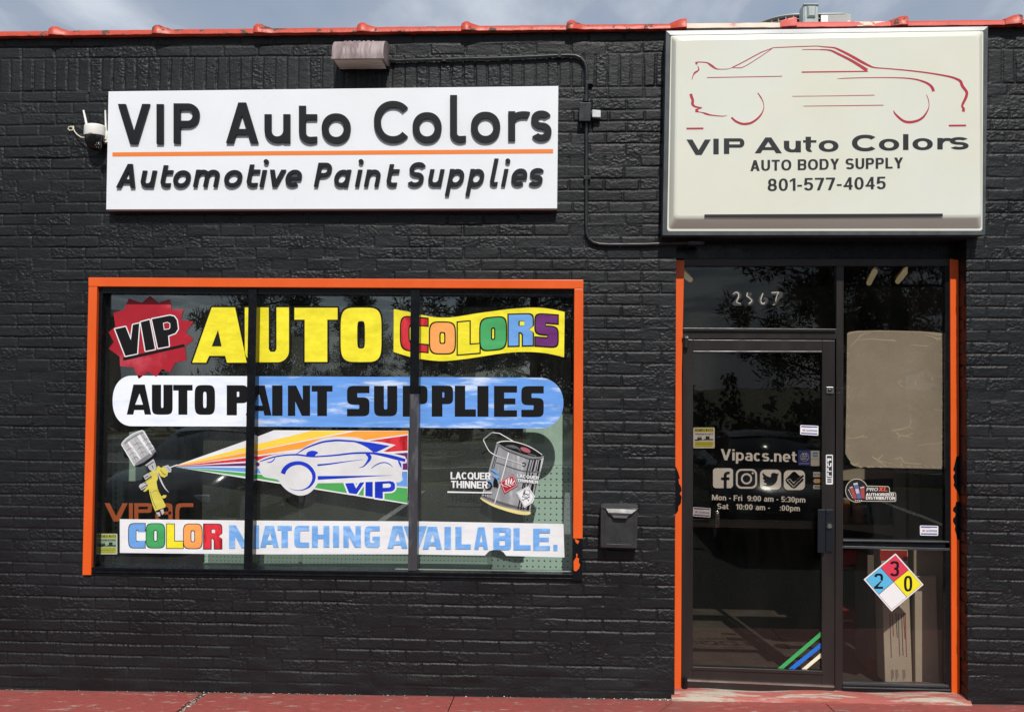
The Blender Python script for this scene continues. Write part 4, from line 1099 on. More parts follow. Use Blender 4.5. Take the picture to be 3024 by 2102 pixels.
d.coat(w_black, outline(ZC([(1238, 1112), (1418, 1015), (1515, 1168), (1482, 1262), (1362, 1338)]), .8) + outline(skull, 1.2) + bone((1325, 1165), (1440, 1235)) + bone((1330, 1235), (1445, 1180)) + bone((1340, 1150), (1325, 1185)) + bone((1320, 1215), (1345, 1245)) + bone((1430, 1250), (1420, 1220)) + bone((1450, 1195), (1435, 1165)) +
       [disc(*ZC((1388, 1132)), 2.6, 2.0), disc(*ZC((1420, 1140)), 2.6, 2.0), disc(*ZC((1402, 1162)), 1.2), sc([(1350, 1105, 8), (1350, 1140, 26), (1375, 1065, 8)]), sc([(1385, 1185, 5), (1420, 1188, 5)])])
d.coat(w_blue, [ZC([(770, 712), (850, 712), (922, 772), (900, 815), (940, 845), (920, 868), (850, 850), (790, 800), (840, 820), (900, 800), (860, 765)]), sc([(725, 905, 12), (770, 905, 18), (815, 940, 22), (825, 990, 14)]), sc([(885, 850, 14), (905, 900, 18), (890, 960, 10)])])
d.coat(w_black, [[tuple(q) for q in disc(*ZC((750, 990)), 12)], ZC([(850, 870), (900, 880), (925, 990), (915, 1018), (840, 1000), (835, 930)])], [[tuple(q) for q in disc(*ZC((745, 990)), 8)]])
d.coat(mid, [disc(*ZC((745, 990)), 7.8)]); d.coat(w_black, [sc([(700 + 45 * (1 - math.cos(a)), 990 - 45 * math.sin(a), 4), (790 - 45 * (1 - math.cos(a)), 990 + 45 * math.sin(a), 4)]) for a in (0.3, 1.0, 1.8, 2.5)])
def ztext(zm, s, x0, x1, yl, yr, cap, **kw):
    a, b = zm((x0, yl)); c, e_ = zm((x1, yr)); return text(s, a, c, b, e_, cap / zm.s, **kw)
d.letters(w_white, ztext(ZC, 'LACQUER', 118, 790, 878, 888, 118, w=.20, gap=.06))
d.letters(w_white, ztext(ZC, 'THINNER', 125, 742, 1025, 1037, 120, w=.20, gap=.07))
d.coat(w_white, [ZC([(65, 1082), (815, 1100), (815, 1118), (65, 1108)])], new=False)
d.letters(w_white, ztext(ZC, 'LACQUER', 1235, 1605, 845, 888, 55, w=.18, gap=.12)); d.letters(w_white, ztext(ZC, 'THINNER', 1240, 1590, 922, 958, 52, w=.18, gap=.14))
d.build('painted_can', window)

# ------------------------------------------------------------------ entrance: header, trims, frame
DY = REC           # face of the door frame
door_frame = MB()
door_frame.pxp([(2019, 764), (2808, 764), (2808, 786), (2019, 786)], DY - .004, DY + .05, bronze)
door_frame.pxp([(2470.6, 786.3), (2491.7, 786.3), (2488.7, 2050), (2465.5, 2050)], DY - .006, DY + .05, bronze, at=DY - .006)
door_frame.pxp([(2017, 968), (2470.4, 971), (2470.2, 979), (2017, 977)], DY - .022, DY + .05, bronze, at=DY - .022)
door_frame.pxp([(2017, 977.2), (2470.2, 979.2), (2469.5, 1001.5), (2016, 1000)], DY - .006, DY + .05, bronze, at=DY - .006)
door_frame.pxp([(2011, 786.3), (2021, 786.3), (2018, 968), (2010, 968)], DY - .004, DY + .05, bronze, at=DY - .004)
frame = door_frame.build('entrance_frame', store, bevel=.002)
mb = MB(); mb.pxp([(1990, 690), (2862, 690), (2862, 763.6), (1990, 763.6)], DY + .012, DY + .06, black_metal); mb.build('header_panel', frame)
mb = MB(); mb.pxp([(1990, 768), (2021, 768), (2013.5, 1100), (2014, 1400), (2011.5, 2033), (1985, 2033)], DY - .016, DY + .03, orange, at=DY - .016)
tr = mb.build('trim_board', frame, bevel=.002)
mb = MB(); mb.pxp([(2806, 764), (2831, 768), (2834.8, 2058), (2810.5, 2058)], DY - .016, DY + .03, orange, at=DY - .016); tr2 = mb.build('trim_board', frame, bevel=.002)
mb = MB(); mb.pxp([(2831.5, 764), (2862, 764), (2862, 2060), (2835, 2060)], DY + .005, DY + .03, black_metal); mb.build('filler_strip', frame)
d = Decal(DY - .0163)
zd1, zd2, zp = ZM(1950, 720, 2.28), ZM(1950, 1400, 2.274), ZM(2450, 1350, 5.32)
d.coat(black_metal, [[(1989, 1375)] + zd1([(105, 1500), (122, 1540), (132, 1580)]) + zd2([(122, 30), (126, 60), (140, 85), (143, 110), (130, 128), (143, 150), (138, 195), (122, 215), (120, 245), (108, 262), (95, 275)]) + [(1989, 1530)]])
d.build('paint_flaking', frame); d = Decal(DY - .0163)
d.coat(black_metal, [[(2836, 1343)] + zp([(1990, -10), (1975, 60), (1960, 130), (1940, 195), (1970, 240), (1940, 300), (1960, 400), (1945, 430), (1980, 500), (2010, 540), (2030, 600), (2037, 690), (1985, 700), (1975, 760), (1940, 800), (1938, 840), (1978, 880), (1970, 930), (1940, 960), (1938, 1010), (1975, 1070), (1965, 1130), (1990, 1210), (2000, 1290)]) + [(2838, 1594), (2838, 1343)]], new=False)
d.build('paint_flaking', frame)

# transom and sidelights
mb = MB(); mb.pxp([(2012, 780), (2476, 780), (2476, 975), (2012, 975)], DY + .022, DY + .028, glass_door); tw = mb.build('transom_window', store)
gold = M('worn_gilt', (.75, .70, .60), rough=.25, metal=.6); shade = M('faded_numeral', (.035, .034, .033), rough=.5)
d = Decal(DY + .0215)
s1 = lambda pts: stroke(zd1(pts))
d.coat(shade, [s1([(488, 345, 16), (515, 328, 22), (535, 345, 22), (520, 375, 20), (495, 405, 20), (545, 405, 18)]), s1([(615, 335, 18), (595, 345, 18), (600, 362, 20), (618, 385, 22), (605, 405, 20), (590, 408, 10)]), s1([(690, 335, 14), (672, 375, 22), (680, 400, 20), (705, 400, 20), (715, 375, 20), (695, 365, 14)]), s1([(750, 335, 18), (815, 335, 22), (790, 375, 20), (765, 412, 18)])])
d.coat(gold, [s1([(488, 338, 3), (510, 326, 6), (526, 335, 7), (526, 358, 8), (512, 388, 6)]), s1([(512, 392, 7), (540, 404, 4)]), s1([(588, 328, 6), (583, 350, 8), (600, 364, 5), (616, 384, 7), (596, 402, 9)]), s1([(692, 332, 6), (680, 362, 7), (676, 380, 6)]), s1([(676, 384, 6), (684, 400, 9), (698, 402, 7), (703, 392, 4)]), s1([(748, 328, 7), (798, 326, 6)]), s1([(798, 326, 6), (784, 352, 6), (776, 386, 6)]), s1([(758, 412, 5), (768, 408, 4)])])
d.build('street_number', tw)
mb = MB(); mb.pxp([(2484, 780), (2806, 780), (2806, 1600), (2484, 1596)], DY + .022, DY + .028, glass_door); mb.pxp([(2484, 1618), (2806, 1622), (2808, 2022), (2484, 2018)], DY + .022, DY + .028, glass_door)
side = mb.build('sidelight_window', store)
alu = M('dull_grey_alloy', (.075, .08, .085), rough=.35, metal=.5, noise=(16, .2), stretch=(.3, 1, 1))
mb = MB(); mb.pxp([(2490, 1593), (2804, 1597.5), (2804, 1602), (2490, 1598)], DY - .016, DY + .03, alu, at=DY - .016); mb.pxp([(2490, 1598.3), (2804, 1602.3), (2805, 1618), (2490, 1611)], DY - .002, DY + .03, black_metal, at=DY - .002); mb.pxp([(2490, 1611.3), (2805, 1618.3), (2805, 1626), (2489, 1618)], DY - .010, DY + .03, alu, at=DY - .010); mb.build('rail', side, bevel=.0015)
mb = MB(); mb.pxp([(2488.8, 2013), (2800, 2021), (2806, 2029), (2488.7, 2021)], DY - .004, DY + .03, alu, at=DY - .004); mb.pxp([(2488.6, 2021.3), (2808, 2029.3), (2809, 2058), (2488.5, 2050)], DY - .012, DY + .03, black_metal, at=DY - .012); mb.pxp([(2488.6, 2027), (2808, 2035), (2808, 2039), (2488.5, 2031)], DY - .018, DY, alu, at=DY - .018); mb.build('sill', side, bevel=.0015)
mb = MB(); mb.pxp([(2791, 786), (2808, 786), (2811, 2022), (2792, 2022)], DY - .002, DY + .03, black_metal, at=DY - .002); mb.build('jamb_strip', side)

# ------------------------------------------------------------------ entrance door
mb = MB()
mb.pxp([(2016, 1002.5), (2047, 1002.5), (2046, 2033), (2012.5, 2033)], DY - .010, DY + .034, bronze, at=DY - .010)
mb.pxp([(2428, 1005), (2466, 1005.3), (2464.5, 2049), (2426.5, 2048)], DY - .010, DY + .034, bronze, at=DY - .010)
mb.pxp([(2047.2, 1003), (2427.8, 1005), (2427.8, 1036.5), (2047.2, 1036)], DY - .009, DY + .034, bronze, at=DY - .009)
mb.pxp([(2046.2, 1975), (2427, 1988), (2427, 2022), (2046.2, 2011)], DY - .008, DY + .034, bronze, at=DY - .008)
door = mb.build('entrance_door', store, bevel=.002)
mb = MB()
mb.pxp([(2046, 1967), (2428, 1980), (2438, 1992), (2038, 1977)], DY - .015, DY + .03, bronze, at=DY - .015); mb.build('glazing_bead', door, bevel=.003); mb = MB(); mb.pxp([(2046, 1036), (2428, 1036.5), (2428, 1042), (2046, 1041)], DY - .014, DY + .03, bronze, at=DY - .014)
mb.build('glazing_bead', door, bevel=.003)
mb = MB(); mb.pxp([(2040, 1030), (2432, 1030), (2432, 1990), (2040, 1985)], DY + .012, DY + .018, glass_door); pane = mb.build('pane', door)
brass = M('worn_alloy_strip', (.42, .38, .34), rough=.3, metal=.8, noise=(30, .3), stretch=(.3, 1, 1))
mb = MB(); mb.pxp([(2030, 2006), (2464, 2024), (2464, 2029), (2030, 2010.5)], DY - .026, DY - .008, brass, at=DY - .026); mb.pxp([(2029, 2011), (2464.5, 2029.3), (2464.5, 2047), (2029, 2030)], DY - .024, DY - .008, bronze, at=DY - .024); mb.build('door_sweep', door)
chrome = M('chrome', (.75, .76, .78), rough=.14, metal=1.0)
mb = MB(); a = P(2025, 993, DY - .03); mb.tube([a, a - Vector((0, 0, .012))], .020, chrome, 16); mb.tube([a - Vector((0, 0, .013)), a - Vector((0, 0, .068))], .0165, bronze, 16)
mb.build('pivot_hinge', door, smooth=35); mb = MB(); b = P(2022, 2000, DY - .03); mb.tube([b, b - Vector((0, 0, .072))], .017, black_metal, 16); mb.build('pivot_hinge', door, smooth=35)
steel_b = M('blue_black_handle', (.012, .015, .022), rough=.35, metal=.3)
mb = MB(); mb.pxp([(2415.5, 1504), (2436, 1504), (2437, 1631), (2414.5, 1631)], DY - .040, DY - .033, steel_b, at=DY - .040); mb.pxp([(2430.5, 1504), (2437, 1504), (2437, 1631), (2431, 1631)], DY - .033, DY - .010, steel_b, at=DY - .03); mb.pxp([(2439.5, 1504), (2460.5, 1504), (2460, 1630), (2439, 1630)], DY - .018, DY - .010, steel_b, at=DY - .018)
for q in ((2446, 1512), (2446, 1622)):
    c = P(*q, DY - .019); mb.tube([c, c + Vector((0, -.003, 0))], .006, steel_b, 12)
handle = mb.build('pull_handle', door, bevel=.002)
mb = MB(); c = P(2449, 1552, DY - .018); mb.tube([c, c + Vector((0, -.010, 0))], .0185, chrome, 24); mb.tube([c + Vector((0, -.0101, 0)), c + Vector((0, -.012, 0))], .0125, M('lock_core', (.4, .39, .36), rough=.3, metal=.9), 20); mb.build('lock_cylinder', door, smooth=35)
mb = MB(); mb.pxr(2440.5, 1142, 2461.5, 1162, DY - .022, DY - .010, chrome); c = P(2451, 1152, DY - .023); mb.ball((c.x, c.y, c.z), .014, .008, .010, M('lock_dark', (.05, .05, .05), rough=.3, metal=.6)); mb.build('night_latch', door, bevel=.002)
for x in (2472, 2479, 2485.5):
    for y in (1146, 1160):
        c = P(x, y, DY - .007); mb = MB(); mb.tube([c, c + Vector((0, -.002, 0))], .003, chrome, 8); mb.build('screw', frame)
# panic bar inside the door
mb = MB(); mb.pxp([(2046, 1533), (2414, 1540), (2414, 1562), (2046, 1555)], DY + .055, DY + .10, bronze); mb.pxp([(2046, 1531.5), (2414, 1538.5), (2414, 1540.2), (2046, 1533.2)], DY + .050, DY + .10, chrome); mb.build('push_bar', door)
mb = MB(); mb.pxp([(2113, 1507), (2124.5, 1507), (2124.5, 1557), (2112, 1557)], DY + .030, DY + .048, chrome); c = P(2119, 1517, DY + .03); mb.ball((c.x, c.y, c.z), .013, .012, .016, chrome); mb.build('bar_bracket', door, bevel=.003, smooth=40)

# vinyl on the inside of the door glass
vin = M('vinyl_white', (.80, .78, .74), rough=.5)
Z3d = ZM(2000, 1220, 4.434)
VY = DY + .0205
d = Decal(VY, step=.00035)
d.letters(vin, ztext(Z3d, 'Vipacs.net', 570, 1562, 612, 640, 146, w=.165, gap=.085, xh=.74))
d.build('web_address', door)
d = Decal(VY)
f3 = lambda x0, y0, x1, y1, r: rrect(*Z3d((x0, y0)), *Z3d((x1, y1)), r / 4.434)
t3 = lambda pts: stroke(Z3d(pts))
d.coat(vin, [f3(468, 718, 730, 978, 40)], [Z3d([(573, 838), (607, 838), (607, 815), (615, 785), (640, 765), (688, 762), (688, 797), (660, 798), (648, 810), (648, 838), (686, 838), (682, 876), (648, 876), (648, 985), (607, 985), (607, 876), (573, 876)])])
d.coat(vin, [f3(768, 727, 1045, 985, 72)], [f3(792, 751, 1021, 961, 54)], new=False)
d.coat(vin, [disc(*Z3d((907, 856)), 73 / 4.434), disc(*Z3d((988, 783)), 13 / 4.434)], [disc(*Z3d((907, 856)), 50 / 4.434)], new=False)
bird = [tuple(q) for q in smooth_pts(Z3d([(1112, 938), (1150, 935), (1172, 922), (1140, 905), (1128, 885), (1145, 880), (1120, 855), (1118, 835), (1132, 838), (1115, 800), (1122, 780), (1165, 815), (1222, 835), (1228, 800), (1250, 780), (1280, 780), (1300, 790), (1330, 780), (1318, 800), (1335, 800), (1315, 822), (1310, 870), (1280, 920), (1230, 950), (1170, 955)]), 3, True)]
d.coat(vin, [f3(1083, 737, 1360, 995, 62)], [bird], new=False)
d.coat(vin, [f3(1395, 745, 1672, 1003, 62)], [Z3d([(1415, 870), (1430, 850), (1510, 768), (1540, 760), (1600, 815), (1622, 820), (1560, 880), (1520, 905), (1478, 855), (1432, 870), (1520, 965), (1640, 850), (1655, 855), (1650, 880), (1560, 970), (1525, 988), (1490, 970), (1430, 910)]), Z3d([(1445, 872), (1475, 862), (1522, 918), (1640, 805), (1662, 822), (1522, 955)])], new=False)
d.build('social_icons', door)
d = Decal(VY)
d.letters(vin, ztext(Z3d, 'Mon - Fri  9:00 am - 5:30pm', 455, 1678, 1135, 1168, 72, w=.17, gap=.085, xh=.74))
d.letters(vin, ztext(Z3d, 'Sat   10:00 am -    :00pm', 523, 1605, 1250, 1280, 72, w=.17, gap=.095, xh=.74))
d.build('opening_hours', door)
st_g, st_b, st_c = M('vinyl_green', '#3aa35c', rough=.4, gain=.95), M('vinyl_blue', '#1d6fd0', rough=.4, gain=.95), M('vinyl_cream', '#f6efd2', rough=.4, gain=.9)
d = Decal(DY + .0118)
d.coat(st_g, [zd2([(775, 1312), (1086, 1048), (1086, 1082), (816, 1312)])]); d.coat(st_b, [zd2([(848, 1313), (1086, 1122), (1086, 1158), (893, 1314)])], new=False); d.coat(st_c, [zd2([(937, 1316), (1086, 1190), (1086, 1222), (972, 1317)])], new=False)
d.build('corner_stripes', door)
# ------------------------------------------------------------------ white sign with raised letters
S1 = -0.072
z1, z2, z3 = ZM(0, 0, 2.28), ZM(900, 0, 2.28), ZM(1850, 0, 1.9463)
sign_white = M('sign_panel_white', (.79, .815, .85), rough=.32, noise=(3, .02))
edge_w = M('sign_edge_white', (.62, .62, .62), rough=.4, noise=(6, .08))
c = P(980, 619, S1)
shop_sign = thing('shop_sign', (c.x, 0, c.z), 'long white sign panel with raised black letters and an orange line', 'sign')
mb = MB(); mb.pxp([(320, 270.5), (1649, 254.5), (1645.2, 616.3), (313.2, 619.3)], S1, -.004, sign_white, at=S1); mb.build('panel', shop_sign, bevel=.0025)
letter_black = M('letter_black', (.006, .007, .010), rough=.5, spec=.3)
d = Decal(S1 - .016)
TH = .014
def big(zm, ch, a, t, b_, e_, **kw): return zletter(zm, ch, a, t, b_, e_, 46.5, 44, heavy=False, p=2.15, **kw)
L1 = [big(z1, 'V', 793, 701, 1008, 969), big(z1, 'I', 1050, 702, 1103, 969), big(z1, 'P', 1168, 697, 1342, 965), big(z1, 'A', 1521, 691, 1738, 963), big(z1, 'u', 1780, 770, 1953, 963), big(z1, 't', 2012, 713, 2134, 966, tail=True), big(z1, 'o', 2165, 764, 2360, 967),
      big(z2, 'C', 465, 680, 724, 962), big(z2, 'o', 725, 756, 921, 963), big(z2, 'l', 978, 641, 1085, 961, tail=True), big(z2, 'o', 1118, 753, 1316, 960), big(z2, 'r', 1370, 750, 1500, 947), big(z2, 's', 1524, 745, 1662, 950)]
d.letters(letter_black, L1, thick=TH)
def ital(zm, ch, a, t, b_, e_, w=28, **kw): return zletter(zm, ch, a, t, b_, e_, w, w * .95, heavy=False, p=2.15, slant=.20, **kw)
L2 = [ital(z1, 'A', 780, 1104, 907, 1263), ital(z1, 'u', 938, 1149, 1032, 1261), ital(z1, 't', 1072, 1113, 1142, 1261, tail=True), ital(z1, 'o', 1155, 1147, 1268, 1262), ital(z1, 'm', 1298, 1143, 1462, 1258), ital(z1, 'o', 1498, 1145, 1616, 1260), ital(z1, 't', 1652, 1108, 1728, 1259, tail=True),
      ital(z1, 'i', 1742, 1145, 1776, 1257, tail=True), ital(z1, 'v', 1794, 1143, 1902, 1256), ital(z1, 'e', 1911, 1143, 2018, 1257), ital(z1, 'P', 2112, 1096, 2210, 1256),
      ital(z2, 'a', 187, 1143, 290, 1258, tail=True), ital(z2, 'i', 333, 1143, 368, 1256, tail=True), ital(z2, 'n', 397, 1142, 495, 1256), ital(z2, 't', 542, 1106, 615, 1257, tail=True), ital(z2, 'S', 682, 1092, 790, 1256), ital(z2, 'u', 822, 1140, 918, 1255),
      ital(z2, 'p', 955, 1138, 1060, 1255, desc=62 / 2.28), ital(z2, 'p', 1093, 1138, 1195, 1255, desc=62 / 2.28), ital(z2, 'l', 1240, 1068, 1294, 1253, tail=True), ital(z2, 'i', 1318, 1138, 1352, 1252, tail=True), ital(z2, 'e', 1380, 1135, 1485, 1252), ital(z2, 's', 1500, 1132, 1594, 1252)]
d.letters(letter_black, L2, thick=TH)
d.letters(letter_black, [([disc(*z1((1791, 1089)), 16.5 / 2.28)], []), ([disc(*z2((378, 1088)), 16.5 / 2.28)], []), ([disc(*z2((1367, 1084)), 16.5 / 2.28)], [])], thick=TH)
d.build('raised_lettering', shop_sign)
d = Decal(S1 - .001); d.coat(M('sign_orange_line', (.84, .21, .030), rough=.4), [[(332, 450.4), (1633.3, 440.8), (1633.3, 453), (332, 462.3)]]); d.build('orange_line', shop_sign)

# ------------------------------------------------------------------ light box sign over the door
S2 = -0.112
c = P(2440, 694, S2)
box_sign = thing('light_box_sign', (c.x, 0, c.z), 'cream light box sign with a red line drawing of a car and black letters', 'sign')
alum_sunlit = M('sign_aluminium_sunlit', (.78, .79, .80), rough=.35, metal=.15, noise=(10, .12), stretch=(.2, 1, 1))  # aluminium top strip: the sun's reflection is put into its whitish base colour
cab_grey = M('sign_cabinet_grey', (.060, .068, .076), rough=.42, noise=(12, .2))
O = [(1967, 92), (2918, 79), (2909.5, 694), (1956.5, 695)]
I = [(1980.5, 104), (2905, 90.5), (2902, 682), (1969.5, 683)]
mb = MB()
q = [P(*p, S2) for p in O]; mb.hexa([(p.x, p.z) for p in q], S2 + .03, .0, cab_grey)
def strip(a, b, c_, e_, mat, y0=S2, y1=S2 + .03): mb.pxp([a, b, c_, e_], y0, y1, mat, at=S2)
strip(O[0], O[1], I[1], I[0], alum_sunlit); strip(O[1], O[2], I[2], I[1], cab_grey); strip(O[2], O[3], I[3], I[2], cab_grey); strip(O[3], O[0], I[0], I[3], cab_grey)
mb.build('cabinet', box_sign, bevel=.001)
cream = M2('sign_face_cream', (.69, .69, .585), (.68, .70, .625), 1.6, .35, .65, rough=.28, detail=3, noise_amt=.02)
J = [(1994, 112), (2893, 97.5), (2897.5, 645.5), (1988, 649)]
def rr_quad(Q, r, n=5):
    Q = [Vector(p) for p in Q]; out = []
    for i in range(4):
        a, b, c_ = Q[i - 1], Q[i], Q[(i + 1) % 4]
        u = (a - b).normalized() * r; v = (c_ - b).normalized() * r
        for k in range(n + 1):
            t = k / n; out.append(tuple((b + u) * (1 - t) ** 2 + b * 2 * t * (1 - t) + (b + v) * t ** 2))
    return out
# rings from the flange in to the raised face
FL = [(1981, 104.5), (2904.5, 91), (2901.5, 681.5), (1970, 682.5)]
FM = [(1983.5, 106), (2901, 92.5), (2898.5, 675.5), (1974.5, 676.5)]
rings = []
for Qd, y, r in ((FL, S2 + .004, 8), (FM, S2 + .004, 10), (J, S2 - .040, 16), ([(1997, 114.5), (2890, 100.5), (2894, 641), (1992, 644)], S2 - .046, 14), ([(2003, 120), (2884, 107), (2888, 634), (1998, 637)], S2 - .048, 10)):
    rings.append([P(a, b, y) for a, b in rr_quad(Qd, r)])
mb = MB(); mb.loft(rings, cream, caps=False); mb.add(rings[-1], [tuple(range(len(rings[-1])))], cream)
face = mb.build('face', box_sign, smooth=30)
SY = S2 - .0487
red_l = M('line_drawing_red', (.42, .014, .042), rough=.45, gain=.95)
ZA, ZB = ZM(2000, 100, 5.102), ZM(2400, 100, 4.592)
sa = lambda pts: stroke(ZA(pts)); 
hood = ZA([(800, 524, 5), (860, 495, 14), (1000, 425, 14), (1250, 290, 14), (1400, 230, 10), (1450, 213, 10), (1600, 205, 12), (1900, 193, 12), (2100, 188, 12)]) + ZB([(140, 178, 14), (280, 190, 18), (350, 215, 27), (500, 290, 34), (650, 375, 36), (760, 432, 28), (840, 460, 17), (1000, 473, 14), (1300, 500, 17), (1600, 537, 19), (1850, 582, 25), (1950, 614, 30), (2005, 648, 38), (2030, 710, 40), (2068, 760, 38), (2090, 800, 38), (2080, 860, 38), (2040, 945, 34), (2026, 985, 26), (2045, 1015, 36), (2043, 1058, 38)])
win_l = ZA([(1880, 242, 6), (1950, 239, 10), (2150, 241, 12)]) + ZB([(100, 217, 14), (190, 220, 17), (260, 234, 25), (350, 277, 31), (500, 352, 35), (620, 422, 40), (738, 498, 46)])
ST = [stroke(hood), stroke(win_l), sa([(825, 512, 8), (940, 515, 12), (1000, 500, 10), (1100, 445, 10), (1300, 315, 10), (1430, 225, 9)]),
      sa([(290, 434, 16), (330, 428, 14), (440, 436, 16), (485, 460, 28), (530, 492, 34), (590, 530, 18), (650, 535, 10), (740, 534, 9), (800, 524, 6)]), ZA([(267, 432), (308, 423), (306, 460), (282, 468)]),
      sa([(307, 484, 8), (325, 530, 18), (312, 558, 22), (265, 590, 27), (240, 630, 14), (222, 690, 10)]),
      stroke(ZA([(447, 662, 11), (1580, 642, 11)]), n=1), stroke(ZA([(1735, 944, 8), (2296, 938, 8)]) + ZB([(838, 834, 9)]), n=1), stroke(ZA([(1902, 1092, 9)]) + ZB([(960, 970, 10)]), n=1),
      stroke(ZA([(1875, 580, 19)]) + ZB([(750, 511, 15)]), n=1),
      sa([(203, 907, 42), (218, 960, 42), (234, 1005, 40), (230, 1060, 42), (262, 1095, 28), (320, 1110, 22), (370, 1117, 18)]), ZA([(372, 1112), (370, 1126), (320, 1140), (316, 1170), (340, 1176), (332, 1186), (271, 1183), (273, 1135)]),
      sa([(325, 1180, 10), (385, 1190, 16), (430, 1206, 28), (520, 1228, 18), (690, 1243, 12), (755, 1227, 3)]),
      sa([(817, 1262, 28), (880, 1318, 32), (960, 1353, 34), (1030, 1360, 36), (1120, 1340, 33), (1220, 1270, 28), (1285, 1180, 18), (1305, 1100, 10), (1290, 1020, 12), (1250, 945, 18), (1212, 890, 12)]),
      stroke(ZB([(335, 612, 4), (450, 605, 10), (700, 598, 10), (1000, 596, 11), (1250, 603, 15), (1400, 621, 19), (1520, 657, 27), (1590, 697, 33), (1625, 740, 39), (1638, 783, 40)])),
      stroke(ZB([(1099, 1042, 8), (1107, 1070, 18), (1150, 1120, 28), (1230, 1182, 33), (1315, 1200, 35), (1420, 1180, 32), (1500, 1130, 28), (1555, 1050, 18), (1577, 980, 9), (1570, 900, 10), (1543, 828, 7)])),
      z3([(345, 735), (442, 734), (442, 744.5), (345, 745.5)]), z3([(1853, 718), (1952, 717), (1952, 727.5), (1853, 728.5)])]
d = Decal(SY); d.coat(red_l, ST); d.build('car_drawing', box_sign)
vblack = M('sign_vinyl_black', (.014, .015, .018), rough=.4)
d = Decal(SY)
def ar(ch, a, t, b_, e_, ws=31, wh=19, **kw): return zletter(z3, ch, a, t, b_, e_, ws, wh, heavy=False, p=2.15, **kw)
d.letters(vblack, [ar('V', 345, 803, 485, 892), ar('I', 500, 798, 530, 888), ar('P', 560, 796, 678, 886), ar('A', 737, 791, 894, 882), ar('u', 905, 810, 1003, 877, wh=17), ar('t', 1015, 787, 1092, 875, wh=16), ar('o', 1105, 807, 1219, 874, wh=16), ar('C', 1296, 775, 1450, 871, wh=20), ar('o', 1451, 799, 1568, 867, wh=16), ar('l', 1590, 772, 1621, 863), ar('o', 1644, 795, 1761, 864, wh=16), ar('r', 1787, 794, 1858, 860, wh=17), ar('s', 1858, 789, 1967, 861, wh=16)])
d.letters(vblack, ztext(z3, 'AUTO BODY SUPPLY', 712, 1590, 984, 968, 62, w=.20, gap=.12, h=.165))
d.letters(vblack, ztext(z3, '801-577-4045', 812, 1490, 1099, 1087, 71, w=.155, gap=.105, h=.14))
d.coat(vblack, [z3([(448, 1233), (1818, 1228), (1818, 1246), (1100, 1251), (448, 1250)])])
d.build('sign_lettering', box_sign)

# ------------------------------------------------------------------ wall floodlight and its conduit
house_m = M2('faded_bronze_housing', (.20, .145, .145), (.34, .28, .275), 7, .38, .62, rough=.5, stretch=(2.2, 1, .5), noise_amt=.12)
lens_m = M('prismatic_lens', (.55, .52, .45), rough=.3, noise=(40, .12), stretch=(.1, 1, 1))
a, b = P(1003, 140, 0), P(1149, 140, 0)
zt, zl, zb = P(1070, 135, 0).z, P(1050, 170, -.2).z, P(1075, 206, 0).z
x0, x1 = mean(a.x, P(979, 170, -.2).x), mean(b.x, P(1132, 170, -.2).x)
fl = thing('floodlight', (mean(x0, x1), 0, zb), 'faded bronze box floodlight on the wall above the white sign', 'wall light')
mb = MB(); prof = []
for k in range(9):
    t = math.pi / 2 * k / 8; prof.append((-.035 - .165 * math.sin(t) ** 1.0, zl + .012 + (zt - zl - .012) * math.cos(t) ** .8))
sec = [(-.004, zt)] + prof + [(-.200, zl - .004), (-.190, zl - .004)] + [(-.02, zb + .010), (-.004, zb + .010)]
NX = 60; rings = []
for i in range(NX + 1):
    x = x0 + (x1 - x0) * i / NX; f = i / NX
    rib = .0035 * (math.sin(f * 44 * math.pi / 2) > .55) * (.12 < f < .80)
    rings.append([(x, y - rib * (1 if 0 < k < 9 else 0), z + rib * (1 if 0 < k < 8 else 0)) for k, (y, z) in enumerate(sec)])
mb.loft(rings, house_m)
mb.box(x0 - .004, x1 + .004, -.203, -.190, zl - .008, zl + .006, house_m)
mb.build('housing', fl, smooth=30)
mb = MB(); mb.hexa([(x0 + .012, 0), (x1 - .012, 0), (x1 - .012, 1), (x0 + .012, 1)], 0, 1, lens_m)
mb.v = [(x, -.188 + .158 * (1 - zz), (zl - .006 + (zb - .002 - zl + .006) * (1 - zz)) - .004 * yy) for x, yy, zz in mb.v]
mb.build('lens', fl)
mb = MB(); mb.box(x0 + .01, x1 + .004, -.03, -.003, zb - .006, zb + .009, black_metal); mb.build('base_plate', fl)

cond_m = M('conduit_black_paint', (.016, .017, .019), rough=.36, noise=(20, .25))
cd = thing('electrical_conduit', tuple(P(1737, 300, 0)), 'black painted conduit running from the floodlight down to the light box sign', 'conduit')
CYD = -.020
R = .0105
def pp(x, y, d_=CYD): return P(x, y, d_)
path1 = [pp(1150, 180), pp(1300, 176), pp(1500, 171), pp(1650, 164.5)]
arc = [(1680, 163.5), (1700, 165), (1716, 172), (1727, 185), (1732.5, 203), (1733, 225)]
path1 += [pp(*q) for q in arc] + [pp(1731, 302)]
path2 = [pp(1732, 357), pp(1732, 500), pp(1731.5, 660), pp(1733, 690), pp(1740, 706), pp(1752, 716), pp(1770, 721), pp(1800, 722.5), pp(1900, 722), pp(2026, 717)]
mb = MB(); mb.tube(path1, R, cond_m, 14); mb.build('pipe', cd, smooth=50); mb = MB(); mb.tube(path2, R, cond_m, 14); mb.build('pipe', cd, smooth=50)
for x, y, v in ((1312, 176, 0), (1652, 164.5, 0), (1738, 245, 1), (1731, 526, 1)):
    c = pp(x, y); mb = MB()
    if v: mb.box(c.x - .014, c.x + .026, c.y - .0115, c.y + .018, c.z - .010, c.z + .010, cond_m)
    else: mb.box(c.x - .010, c.x + .010, c.y - .0115, c.y + .018, c.z - .014, c.z + .024, cond_m)
    mb.build('strap', cd, bevel=.001)
